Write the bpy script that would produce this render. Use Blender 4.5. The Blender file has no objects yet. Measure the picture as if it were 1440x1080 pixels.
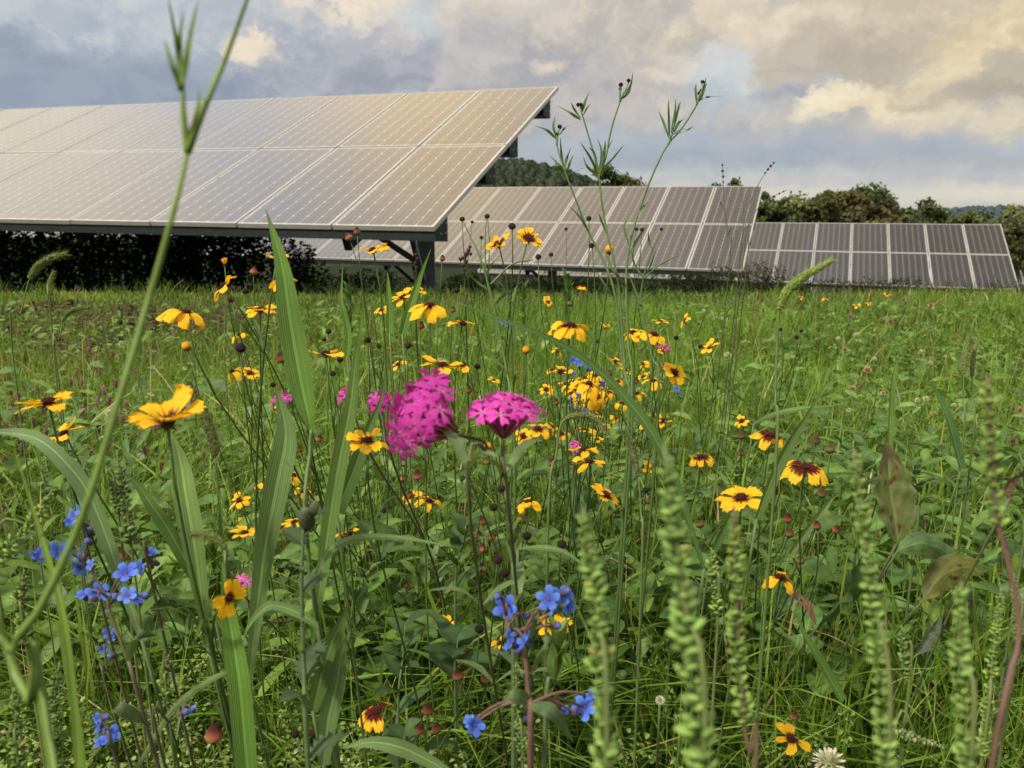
import bpy, math, random
import numpy as np
from mathutils import Vector, Matrix

rng = np.random.default_rng(7)
random.seed(7)
scene = bpy.context.scene
col = scene.collection
PI = math.pi

# ------------------------------------------------------------------ camera model
F = 1150.0                      # focal length in photo pixels (1440 wide)
TH = math.radians(12.2)         # camera looks down
HC = 0.70                       # lens height over the meadow
CT, ST = math.cos(TH), math.sin(TH)


def at(u, v, Z):
    x = (u - 720.0) / F * Z
    y = (540.0 - v) / F * Z
    return np.array([x, Z * CT + y * ST, HC + y * CT - Z * ST])


def slope_k(v):
    return (540.0 - v) / F * CT - ST


def z_for_height(v, h):
    return (h - HC) / slope_k(v)


def proj(P):
    P = np.asarray(P, float)
    d = P - np.array([0, 0, HC])
    z = d[..., 1] * CT - d[..., 2] * ST
    y = d[..., 1] * ST + d[..., 2] * CT
    zz = np.where(z > 0.02, z, 0.02)
    return 720 + F * d[..., 0] / zz, 540 - F * y / zz, z


GY = np.array([-40, 6.2, 7.5, 14.7, 21.0, 45, 70, 150, 400, 3500.])
GZ = np.array([0, 0.0, -0.09, -0.98, -1.95, -5.1, -8.3, -15, -28, -120.])
_gy = np.linspace(-40, 3500, 14161)
_gz = np.interp(_gy, GY, GZ)
_k = np.hanning(9); _k /= _k.sum()
_gzs = np.convolve(np.pad(_gz, 4, mode='edge'), _k, 'valid')


def ground(X, Y):
    X = np.asarray(X, float); Y = np.asarray(Y, float)
    b = 0.012 * np.sin(X * 3.1 + 1.3) * np.sin(Y * 2.7) + 0.008 * np.sin(X * 7.3 + Y * 5.1)
    return np.interp(Y, _gy, _gzs) + b * np.clip(1 - (Y - 3) / 8.0, 0.25, 1)


def lin(r, g=None, b=None):
    c = (r, g, b) if g is not None else r
    return tuple((x / 255 / 12.92) if x / 255 <= 0.04045 else ((x / 255 + 0.055) / 1.055) ** 2.4 for x in c)


# ------------------------------------------------------------------ mesh builder
class MB:
    def __init__(s):
        s.v = []; s.f = []; s.c = []; s.uv = []; s.n = 0

    def add(s, verts, faces, color, uv=None):
        verts = np.asarray(verts, float).reshape(-1, 3)
        k = len(verts)
        color = np.asarray(color, float)
        if color.ndim == 1:
            color = np.tile(color, (k, 1))
        s.v.append(verts); s.c.append(color)
        s.uv.append(np.zeros((k, 2)) if uv is None else np.asarray(uv, float))
        o = s.n
        s.f.extend([tuple(i + o for i in f) for f in faces])
        s.n += k
        return s

    def tube(s, pts, rad, color, sides=5, cap=True):
        pts = np.asarray(pts, float)
        n = len(pts)
        rad = np.broadcast_to(np.asarray(rad, float), (n,))
        color = np.asarray(color, float)
        T = np.gradient(pts, axis=0)
        T /= np.linalg.norm(T, axis=1)[:, None] + 1e-12
        ref = np.array([0.31, 0.95, 0.05]) if abs(T[0] @ np.array([0.31, 0.95, 0.05])) < .8 else np.array([1., 0, 0.1])
        vs = []
        for i in range(n):
            a = np.cross(T[i], ref); a /= np.linalg.norm(a) + 1e-12
            b = np.cross(T[i], a)
            ref2 = np.cross(a, T[i]); ref = ref2
            for j in range(sides):
                t = 2 * PI * j / sides
                vs.append(pts[i] + rad[i] * (math.cos(t) * a + math.sin(t) * b))
        fs = []
        for i in range(n - 1):
            for j in range(sides):
                j2 = (j + 1) % sides
                fs.append((i * sides + j, i * sides + j2, (i + 1) * sides + j2, (i + 1) * sides + j))
        if cap:
            fs.append(tuple(range(sides))[::-1]); fs.append(tuple(range((n - 1) * sides, n * sides)))
        c = color if color.ndim == 1 else np.repeat(color, sides, axis=0)
        return s.add(vs, fs, c)

    def ribbon(s, pts, wid, side, color, nv=3, fold=0.15, stripe=0.0, edge=None):
        """a leaf blade along pts, width wid, 'side' the across direction"""
        pts = np.asarray(pts, float); n = len(pts)
        wid = np.broadcast_to(np.asarray(wid, float), (n,))
        T = np.gradient(pts, axis=0); T /= np.linalg.norm(T, axis=1)[:, None] + 1e-12
        side = np.asarray(side, float)
        if side.ndim == 1:
            side = np.tile(side, (n, 1))
        S = side - (side * T).sum(1)[:, None] * T
        S /= np.linalg.norm(S, axis=1)[:, None] + 1e-12
        N = np.cross(S, T)
        color = np.asarray(color, float)
        if color.ndim == 1:
            color = np.tile(color, (n, 1))
        vs = []; cs = []
        for j in range(nv):
            a = 2 * j / (nv - 1) - 1
            vs.append(pts + S * (a * wid / 2)[:, None] + N * (abs(a) * wid * fold)[:, None])
            m = 1 + stripe * (1 if j % 2 == 0 else -1)
            if abs(a) < 1e-6 and stripe:
                m = 1 + 2.4 * stripe
            cs.append(color * m)
        vs = np.array(vs).transpose(1, 0, 2).reshape(-1, 3); cs = np.array(cs).transpose(1, 0, 2).reshape(-1, 3)
        fs = [(i * nv + j, i * nv + j + 1, (i + 1) * nv + j + 1, (i + 1) * nv + j) for i in range(n - 1) for j in range(nv - 1)]
        uv = [(j / (nv - 1), i / (n - 1)) for i in range(n) for j in range(nv)]
        return s.add(vs, fs, cs, uv=uv)

    def ball(s, c, r, color, axis=(0, 0, 1), nu=8, nv=6, fn=None):
        """ellipsoid / lathe about axis; fn(t) radius profile for t in 0..1"""
        r = np.asarray(r, float) if np.ndim(r) else np.array([r, r, r])
        R = frame(axis)
        vs = []; cs = []
        color = np.asarray(color, float)
        for i in range(nv + 1):
            t = i / nv
            if fn is None:
                z = -math.cos(PI * t); q = math.sin(PI * t)
            else:
                z = 2 * t - 1; q = fn(t)
            q = max(q, 0.012)
            for j in range(nu):
                a = 2 * PI * j / nu
                vs.append(R @ (np.array([q * math.cos(a), q * math.sin(a), z]) * r) + c)
                cs.append(color if color.ndim == 1 else color[min(i, len(color) - 1)])
        fs = [(i * nu + j, i * nu + (j + 1) % nu, (i + 1) * nu + (j + 1) % nu, (i + 1) * nu + j) for i in range(nv) for j in range(nu)]
        fs.append(tuple(range(nu))[::-1]); fs.append(tuple(range(nv * nu, (nv + 1) * nu)))
        return s.add(vs, fs, np.array(cs))

    def box(s, lo, hi, color=(1, 1, 1)):
        x0, y0, z0 = lo; x1, y1, z1 = hi
        v = [(x0, y0, z0), (x1, y0, z0), (x1, y1, z0), (x0, y1, z0), (x0, y0, z1), (x1, y0, z1), (x1, y1, z1), (x0, y1, z1)]
        f = [(3, 2, 1, 0), (4, 5, 6, 7), (0, 1, 5, 4), (1, 2, 6, 5), (2, 3, 7, 6), (3, 0, 4, 7)]
        return s.add(v, f, color)

    def bar(s, p, q, w, h, color, up=(0, 0, 1)):
        p = np.asarray(p, float); q = np.asarray(q, float)
        t = q - p; L = np.linalg.norm(t); t /= L
        a = np.cross(t, up); a /= np.linalg.norm(a) + 1e-12
        b = np.cross(a, t)
        v = []
        for e in (p, q):
            for (i, j) in ((-1, -1), (1, -1), (1, 1), (-1, 1)):
                v.append(e + a * i * w / 2 + b * j * h / 2)
        f = [(0, 1, 2, 3)[::-1], (4, 5, 6, 7), (0, 1, 5, 4), (1, 2, 6, 5), (2, 3, 7, 6), (3, 0, 4, 7)]
        return s.add(v, f, color)

    def mesh(s, name, smooth=True, uv=False):
        v = np.concatenate(s.v); c = np.concatenate(s.c)
        return make_mesh(name, v, s.f, c, smooth, np.concatenate(s.uv) if uv else None)

    def build(s, name, mat, parent=None, smooth=True, origin=None, uv=False):
        if origin is not None:
            for i in range(len(s.v)):
                s.v[i] = s.v[i] - np.asarray(origin)
        return link(name, s.mesh(name, smooth, uv), mat, parent)


def make_mesh(name, v, faces, c, smooth=True, uv=None):
    me = bpy.data.meshes.new(name)
    me.from_pydata(v.tolist(), [], faces)
    set_attr(me, c, smooth)
    if uv is not None:
        l = me.uv_layers.new(name='UVMap')
        idx = np.empty(len(me.loops), np.int32); me.loops.foreach_get('vertex_index', idx)
        l.data.foreach_set('uv', uv[idx].astype(np.float32).ravel())
    return me


def set_attr(me, c, smooth=True):
    a = me.color_attributes.new('Col', 'FLOAT_COLOR', 'POINT')
    a.data.foreach_set('color', np.c_[np.clip(c, 0, 1), np.ones(len(c))].astype(np.float32).ravel())
    if smooth:
        me.polygons.foreach_set('use_smooth', np.ones(len(me.polygons), bool))
    me.update()


def quad_mesh(name, v, quads, c, smooth=True):
    """fast path for big fields: v (N,3), quads (M,4)"""
    me = bpy.data.meshes.new(name)
    me.vertices.add(len(v)); me.vertices.foreach_set('co', v.astype(np.float32).ravel())
    m = len(quads)
    me.loops.add(m * 4); me.loops.foreach_set('vertex_index', quads.astype(np.int32).ravel())
    me.polygons.add(m)
    me.polygons.foreach_set('loop_start', np.arange(0, m * 4, 4, dtype=np.int32))
    me.update(calc_edges=True)
    set_attr(me, c, smooth)
    return me


def link(name, me, mat=None, parent=None):
    o = bpy.data.objects.new(name, me)
    col.objects.link(o)
    if mat is not None and len(me.materials) == 0:
        me.materials.append(mat)
    if parent is not None:
        o.parent = parent
    return o


def thing(name, label, cat, loc, group=None):
    o = bpy.data.objects.new(name, None)
    o.empty_display_size = 0.05
    col.objects.link(o)
    o.location = tuple(loc)
    o['label'] = label; o['category'] = cat
    if group:
        o['group'] = group
    return o


def frame(n, spin=0.0):
    n = np.asarray(n, float); n = n / np.linalg.norm(n)
    ref = np.array([1., 0, 0]) if abs(n[0]) < .9 else np.array([0, 1., 0])
    a = ref - n * (ref @ n); a /= np.linalg.norm(a)
    b = np.cross(n, a)
    c, s_ = math.cos(spin), math.sin(spin)
    return np.stack([a * c + b * s_, b * c - a * s_, n], axis=1)


def xf(R, t, sc=1.0):
    M = np.eye(4); M[:3, :3] = R * sc; M[:3, 3] = t
    return Matrix(M.tolist())


def smooth_path(P, n=14):
    """Catmull-Rom through the given points"""
    P = np.asarray(P, float)
    if len(P) == 2:
        t = np.linspace(0, 1, n)[:, None]
        return P[0] * (1 - t) + P[1] * t
    Q = np.vstack([2 * P[0] - P[1], P, 2 * P[-1] - P[-2]])
    seg = len(P) - 1
    out = []
    for t in np.linspace(0, seg, n):
        i = min(int(t), seg - 1); x = t - i
        p0, p1, p2, p3 = Q[i:i + 4]
        out.append(.5 * (2 * p1 + (p2 - p0) * x + (2 * p0 - 5 * p1 + 4 * p2 - p3) * x * x + (3 * p1 - p0 - 3 * p2 + p3) * x ** 3))
    return np.array(out)


# ------------------------------------------------------------------ materials
def nodes(name):
    m = bpy.data.materials.new(name); m.use_nodes = True
    t = m.node_tree; t.nodes.clear()
    out = t.nodes.new('ShaderNodeOutputMaterial')
    return m, t, out


def N(t, typ, **kw):
    n = t.nodes.new(typ)
    for k, v in kw.items():
        if k.startswith('i_'):
            n.inputs[k[2:].replace('_', ' ')].default_value = v
        else:
            setattr(n, k, v)
    return n


def mathn(t, op, a, b=None, c=None, clamp=False):
    n = t.nodes.new('ShaderNodeMath'); n.operation = op; n.use_clamp = clamp
    for i, x in enumerate((a, b, c)):
        if x is None:
            continue
        if isinstance(x, (int, float)):
            n.inputs[i].default_value = x
        else:
            t.links.new(x, n.inputs[i])
    return n.outputs[0]


def leafy(name, trans=0.35, rough=0.5, spec=0.3, nscale=60, namp=0.35, tint=(1.25, 1.15, 0.6), bump=0.0):
    """thin plant tissue: vertex colour broken up by noise, part of the light passes through"""
    m, t, out = nodes(name)
    at_ = N(t, 'ShaderNodeAttribute', attribute_name='Col')
    tc = N(t, 'ShaderNodeTexCoord')
    nz = N(t, 'ShaderNodeTexNoise'); nz.inputs['Scale'].default_value = nscale; nz.inputs['Detail'].default_value = 3
    t.links.new(tc.outputs['Object'], nz.inputs['Vector'])
    mr = N(t, 'ShaderNodeMapRange'); mr.inputs[1].default_value = .25; mr.inputs[2].default_value = .75
    mr.inputs[3].default_value = 1 - namp; mr.inputs[4].default_value = 1 + namp
    t.links.new(nz.outputs[0], mr.inputs[0])
    mul = N(t, 'ShaderNodeVectorMath', operation='SCALE')
    t.links.new(at_.outputs['Color'], mul.inputs[0]); t.links.new(mr.outputs[0], mul.inputs['Scale'])
    p = N(t, 'ShaderNodeBsdfPrincipled'); p.inputs['Roughness'].default_value = rough
    p.inputs['Specular IOR Level'].default_value = spec
    t.links.new(mul.outputs[0], p.inputs['Base Color'])
    if bump:
        b = N(t, 'ShaderNodeBump'); b.inputs['Strength'].default_value = bump; b.inputs['Distance'].default_value = 0.002
        t.links.new(nz.outputs[0], b.inputs['Height']); t.links.new(b.outputs[0], p.inputs['Normal'])
    if trans:
        tm = N(t, 'ShaderNodeVectorMath', operation='MULTIPLY'); tm.inputs[1].default_value = tint
        t.links.new(mul.outputs[0], tm.inputs[0])
        tr = N(t, 'ShaderNodeBsdfTranslucent'); t.links.new(tm.outputs[0], tr.inputs['Color'])
        mx = N(t, 'ShaderNodeMixShader'); mx.inputs[0].default_value = trans
        t.links.new(p.outputs[0], mx.inputs[1]); t.links.new(tr.outputs[0], mx.inputs[2])
        t.links.new(mx.outputs[0], out.inputs[0])
    else:
        t.links.new(p.outputs[0], out.inputs[0])
    return m


M_LEAF = leafy('leaf_tissue', trans=0.34, nscale=90)
M_SHADE = leafy('shade_leaf_tissue', trans=.2, rough=.85, spec=.08, nscale=60)


def blade_material():
    """ribbed grass blade: parallel veins, a pale midrib, a few rusty flecks"""
    m = leafy('broad_blade_tissue', trans=0.38, nscale=40, namp=0.14, rough=.42, spec=.35)
    t = m.node_tree
    uv = N(t, 'ShaderNodeUVMap'); uv.uv_map = 'UVMap'
    sp = N(t, 'ShaderNodeSeparateXYZ'); t.links.new(uv.outputs[0], sp.inputs[0])
    vein = mathn(t, 'SINE', mathn(t, 'MULTIPLY', sp.outputs[0], 2 * PI * 11))
    rib = mathn(t, 'LESS_THAN', mathn(t, 'ABSOLUTE', mathn(t, 'SUBTRACT', sp.outputs[0], .5)), .035)
    k = mathn(t, 'ADD', mathn(t, 'ADD', mathn(t, 'MULTIPLY', vein, .13), 1.0), mathn(t, 'MULTIPLY', rib, .55))
    sc_ = [n for n in t.nodes if n.type == 'VECT_MATH' and n.operation == 'SCALE'][0]
    src = sc_.inputs['Scale'].links[0].from_socket
    t.links.new(mathn(t, 'MULTIPLY', src, k), sc_.inputs['Scale'])
    fl = N(t, 'ShaderNodeTexNoise'); fl.inputs['Scale'].default_value = 170; fl.inputs['Detail'].default_value = 2
    tc = N(t, 'ShaderNodeTexCoord'); t.links.new(tc.outputs['Object'], fl.inputs['Vector'])
    ff = N(t, 'ShaderNodeMapRange'); ff.inputs[1].default_value = .70; ff.inputs[2].default_value = .76; t.links.new(fl.outputs[0], ff.inputs[0])
    mx = N(t, 'ShaderNodeMix', data_type='RGBA'); mx.inputs['B'].default_value = (.16, .09, .03, 1)
    t.links.new(mathn(t, 'MULTIPLY', ff.outputs[0], .8), mx.inputs['Factor']); t.links.new(sc_.outputs[0], mx.inputs['A'])
    for n in t.nodes:
        if n.type == 'BSDF_PRINCIPLED': t.links.new(mx.outputs['Result'], n.inputs['Base Color'])
    bp = N(t, 'ShaderNodeBump'); bp.inputs['Strength'].default_value = .5; bp.inputs['Distance'].default_value = .0006
    t.links.new(vein, bp.inputs['Height'])
    for n in t.nodes:
        if n.type == 'BSDF_PRINCIPLED': t.links.new(bp.outputs[0], n.inputs['Normal'])
    return m


M_GRASS = leafy('grass_tissue', trans=0.36, nscale=14, namp=0.3)
M_STEM = leafy('stem_tissue', trans=0.0, rough=.55, nscale=120, namp=.2)
M_PETAL = leafy('petal_tissue', trans=0.38, rough=.6, spec=.15, nscale=260, namp=.12, tint=(1.1, 1.0, .5))
M_PINK = leafy('pink_petal_tissue', trans=0.3, rough=.6, spec=.15, nscale=300, namp=.12, tint=(1.1, .7, 1.0))
M_BLUE = leafy('blue_petal_tissue', trans=0.25, rough=.6, spec=.15, nscale=300, namp=.15, tint=(.9, 1.0, 1.1))
M_SEED = leafy('seed_head_tissue', trans=0.0, rough=.7, spec=.2, nscale=700, namp=.35, bump=.5)
M_BLADE = blade_material()
M_SPIKE = leafy('soft_green_spike_tissue', trans=.25, rough=.6, spec=.2, nscale=500, namp=.2)
M_TREE = leafy('tree_leaf_tissue', trans=0.2, rough=.6, spec=.2, nscale=0.6, namp=.45)
M_BARK = leafy('bark', trans=0.0, rough=.9, spec=.1, nscale=20, namp=.4)


def simple(name, colr, rough=.5, metal=0.0, nscale=30, namp=.2, spec=.5):
    m, t, out = nodes(name)
    tc = N(t, 'ShaderNodeTexCoord')
    nz = N(t, 'ShaderNodeTexNoise'); nz.inputs['Scale'].default_value = nscale; nz.inputs['Detail'].default_value = 5
    t.links.new(tc.outputs['Object'], nz.inputs['Vector'])
    mr = N(t, 'ShaderNodeMapRange'); mr.inputs[1].default_value = .25; mr.inputs[2].default_value = .75
    mr.inputs[3].default_value = 1 - namp; mr.inputs[4].default_value = 1 + namp
    t.links.new(nz.outputs[0], mr.inputs[0])
    mul = N(t, 'ShaderNodeVectorMath', operation='SCALE'); mul.inputs[0].default_value = colr
    t.links.new(mr.outputs[0], mul.inputs['Scale'])
    p = N(t, 'ShaderNodeBsdfPrincipled'); p.inputs['Roughness'].default_value = rough
    p.inputs['Metallic'].default_value = metal; p.inputs['Specular IOR Level'].default_value = spec
    t.links.new(mul.outputs[0], p.inputs['Base Color'])
    r2 = mathn(t, 'MULTIPLY', mr.outputs[0], rough, clamp=True); t.links.new(r2, p.inputs['Roughness'])
    t.links.new(p.outputs[0], out.inputs[0])
    return m


M_ALU = simple('anodised_aluminium', (.42, .41, .385), rough=.42, metal=.35, namp=.1)
M_DARK = simple('dark_coated_steel', (.012, .016, .015), rough=.6, namp=.3, spec=.25)
M_GALV = simple('galvanised_steel', (.16, .18, .19), rough=.55, metal=.4, nscale=18, namp=.35)
M_SOIL = leafy('loose_soil', trans=0, rough=.95, spec=.1, nscale=40, namp=.5, bump=.6)


def cell_material():
    m, t, out = nodes('photovoltaic_cells')
    uv = N(t, 'ShaderNodeUVMap'); uv.uv_map = 'UVMap'
    sep = N(t, 'ShaderNodeSeparateXYZ'); t.links.new(uv.outputs[0], sep.inputs[0])
    # cell lattice: 6 x 12 cells inside a thin white margin
    cx = mathn(t, 'MULTIPLY', mathn(t, 'SUBTRACT', sep.outputs[0], .018), 6 / .964)
    cy = mathn(t, 'MULTIPLY', mathn(t, 'SUBTRACT', sep.outputs[1], .012), 12 / .976)
    fx = mathn(t, 'ABSOLUTE', mathn(t, 'SUBTRACT', mathn(t, 'FRACT', cx), .5))
    fy = mathn(t, 'ABSOLUTE', mathn(t, 'SUBTRACT', mathn(t, 'FRACT', cy), .5))
    gapx = mathn(t, 'GREATER_THAN', fx, .482)
    gapy = mathn(t, 'GREATER_THAN', fy, .493)
    diam = mathn(t, 'GREATER_THAN', mathn(t, 'ADD', fx, fy), .905)      # clipped cell corners
    # two bus bars and hair-fine fingers along the module
    bb = mathn(t, 'ABSOLUTE', mathn(t, 'SUBTRACT', fx, .22))
    bus = mathn(t, 'LESS_THAN', bb, .012)
    fing = mathn(t, 'GREATER_THAN', mathn(t, 'FRACT', mathn(t, 'MULTIPLY', cx, 9.0)), .78)
    ox = mathn(t, 'GREATER_THAN', mathn(t, 'ABSOLUTE', mathn(t, 'SUBTRACT', sep.outputs[0], .5)), .484)
    oy = mathn(t, 'GREATER_THAN', mathn(t, 'ABSOLUTE', mathn(t, 'SUBTRACT', sep.outputs[1], .5)), .489)
    w = mathn(t, 'MAXIMUM', mathn(t, 'MAXIMUM', diam, mathn(t, 'MULTIPLY', gapx, .95)), mathn(t, 'MAXIMUM', mathn(t, 'MULTIPLY', gapy, .2), mathn(t, 'MAXIMUM', ox, oy)))
    w = mathn(t, 'MAXIMUM', w, mathn(t, 'MULTIPLY', bus, .38))
    w = mathn(t, 'MAXIMUM', w, mathn(t, 'MULTIPLY', fing, .035), clamp=True)
    oi = N(t, 'ShaderNodeObjectInfo')
    tc = N(t, 'ShaderNodeTexCoord')
    nz = N(t, 'ShaderNodeTexNoise'); nz.inputs['Scale'].default_value = 1.4; nz.inputs['Detail'].default_value = 4
    t.links.new(tc.outputs['Object'], nz.inputs['Vector'])
    base = N(t, 'ShaderNodeMix', data_type='RGBA')
    base.inputs['A'].default_value = (.005, .0045, .005, 1); base.inputs['B'].default_value = (.010, .0085, .008, 1)
    t.links.new(mathn(t, 'MULTIPLY', mathn(t, 'ADD', oi.outputs['Random'], nz.outputs[0]), .5), base.inputs['Factor'])
    mix = N(t, 'ShaderNodeMix', data_type='RGBA'); mix.inputs['B'].default_value = (.36, .35, .32, 1)
    t.links.new(w, mix.inputs['Factor']); t.links.new(base.outputs['Result'], mix.inputs['A'])
    # dusty glass: a thin film of dust seen strongly at grazing angles
    dust = N(t, 'ShaderNodeTexNoise'); dust.inputs['Scale'].default_value = 5; dust.inputs['Detail'].default_value = 6
    t.links.new(tc.outputs['Object'], dust.inputs['Vector'])
    p = N(t, 'ShaderNodeBsdfPrincipled')
    t.links.new(mix.outputs['Result'], p.inputs['Base Color'])
    p.inputs['Roughness'].default_value = .30
    p.inputs['IOR'].default_value = 1.75
    p.inputs['Specular IOR Level'].default_value = .5
    p.inputs['Coat Weight'].default_value = 1.0; p.inputs['Coat IOR'].default_value = 1.55
    rr = N(t, 'ShaderNodeMapRange'); rr.inputs[3].default_value = .10; rr.inputs[4].default_value = .26
    t.links.new(dust.outputs[0], rr.inputs[0]); t.links.new(rr.outputs[0], p.inputs['Coat Roughness'])
    t.links.new(p.outputs[0], out.inputs[0])
    return m


M_CELL = cell_material()


def ground_material():
    m, t, out = nodes('meadow_soil')
    tc = N(t, 'ShaderNodeTexCoord')
    def nz(s, d=6):
        n = N(t, 'ShaderNodeTexNoise'); n.inputs['Scale'].default_value = s; n.inputs['Detail'].default_value = d
        t.links.new(tc.outputs['Object'], n.inputs['Vector']); return n.outputs[0]
    r1 = N(t, 'ShaderNodeValToRGB'); e = r1.color_ramp.elements
    e[0].position = .36; e[0].color = (.022, .018, .010, 1); e[1].position = .66; e[1].color = (.030, .046, .012, 1)
    t.links.new(nz(9), r1.inputs[0])
    r2 = N(t, 'ShaderNodeValToRGB'); e = r2.color_ramp.elements
    e[0].position = .35; e[0].color = (.010, .017, .005, 1); e[1].position = .7; e[1].color = (.022, .030, .010, 1)
    t.links.new(nz(.15), r2.inputs[0])
    sp = N(t, 'ShaderNodeSeparateXYZ'); t.links.new(tc.outputs['Object'], sp.inputs[0])
    far = N(t, 'ShaderNodeMapRange'); far.inputs[1].default_value = 7; far.inputs[2].default_value = 14
    t.links.new(sp.outputs[1], far.inputs[0])
    mx = N(t, 'ShaderNodeMix', data_type='RGBA'); t.links.new(far.outputs[0], mx.inputs['Factor'])
    t.links.new(r1.outputs[0], mx.inputs['A']); t.links.new(r2.outputs[0], mx.inputs['B'])
    p = N(t, 'ShaderNodeBsdfPrincipled'); p.inputs['Roughness'].default_value = .95; p.inputs['Specular IOR Level'].default_value = .1
    t.links.new(mx.outputs['Result'], p.inputs['Base Color'])
    b = N(t, 'ShaderNodeBump'); b.inputs['Strength'].default_value = .7; b.inputs['Distance'].default_value = .03
    t.links.new(nz(22), b.inputs['Height']); t.links.new(b.outputs[0], p.inputs['Normal'])
    t.links.new(p.outputs[0], out.inputs[0])
    return m


# ------------------------------------------------------------------ camera, sun, sky
cam_d = bpy.data.cameras.new('camera'); cam = bpy.data.objects.new('camera', cam_d); col.objects.link(cam)
cam.location = (0, 0, HC); cam.rotation_euler = (PI / 2 - TH, 0, 0)
cam_d.sensor_width = 36; cam_d.lens = 36 * F / 1440; cam_d.clip_start = .02; cam_d.clip_end = 9000
cam_d.dof.use_dof = True; cam_d.dof.focus_distance = .95; cam_d.dof.aperture_fstop = 14.5
scene.camera = cam
scene.view_settings.view_transform = 'Standard'; scene.view_settings.look = 'None'
scene.view_settings.exposure = 0; scene.view_settings.gamma = 1
scene.cycles.use_denoising = True
scene.cycles.max_bounces = 7; scene.cycles.diffuse_bounces = 4; scene.cycles.glossy_bounces = 3
scene.cycles.transmission_bounces = 4; scene.cycles.transparent_max_bounces = 8

SUN_DIR = np.array([-.62, -.52, .80]); SUN_DIR /= np.linalg.norm(SUN_DIR)      # towards the sun
sun_d = bpy.data.lights.new('sun', 'SUN'); sun_d.energy = 5.0; sun_d.angle = math.radians(7); sun_d.color = (1.0, .93, .80)
sun = bpy.data.objects.new('sun', sun_d); col.objects.link(sun)
sun.rotation_euler = Vector((-SUN_DIR).tolist()).to_track_quat('-Z', 'Y').to_euler()
SUN_EL = math.asin(SUN_DIR[2]); SUN_AZ = math.atan2(SUN_DIR[0], SUN_DIR[1])

world = bpy.data.worlds.new('World'); scene.world = world; world.use_nodes = True


PUFF0 = .78


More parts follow.
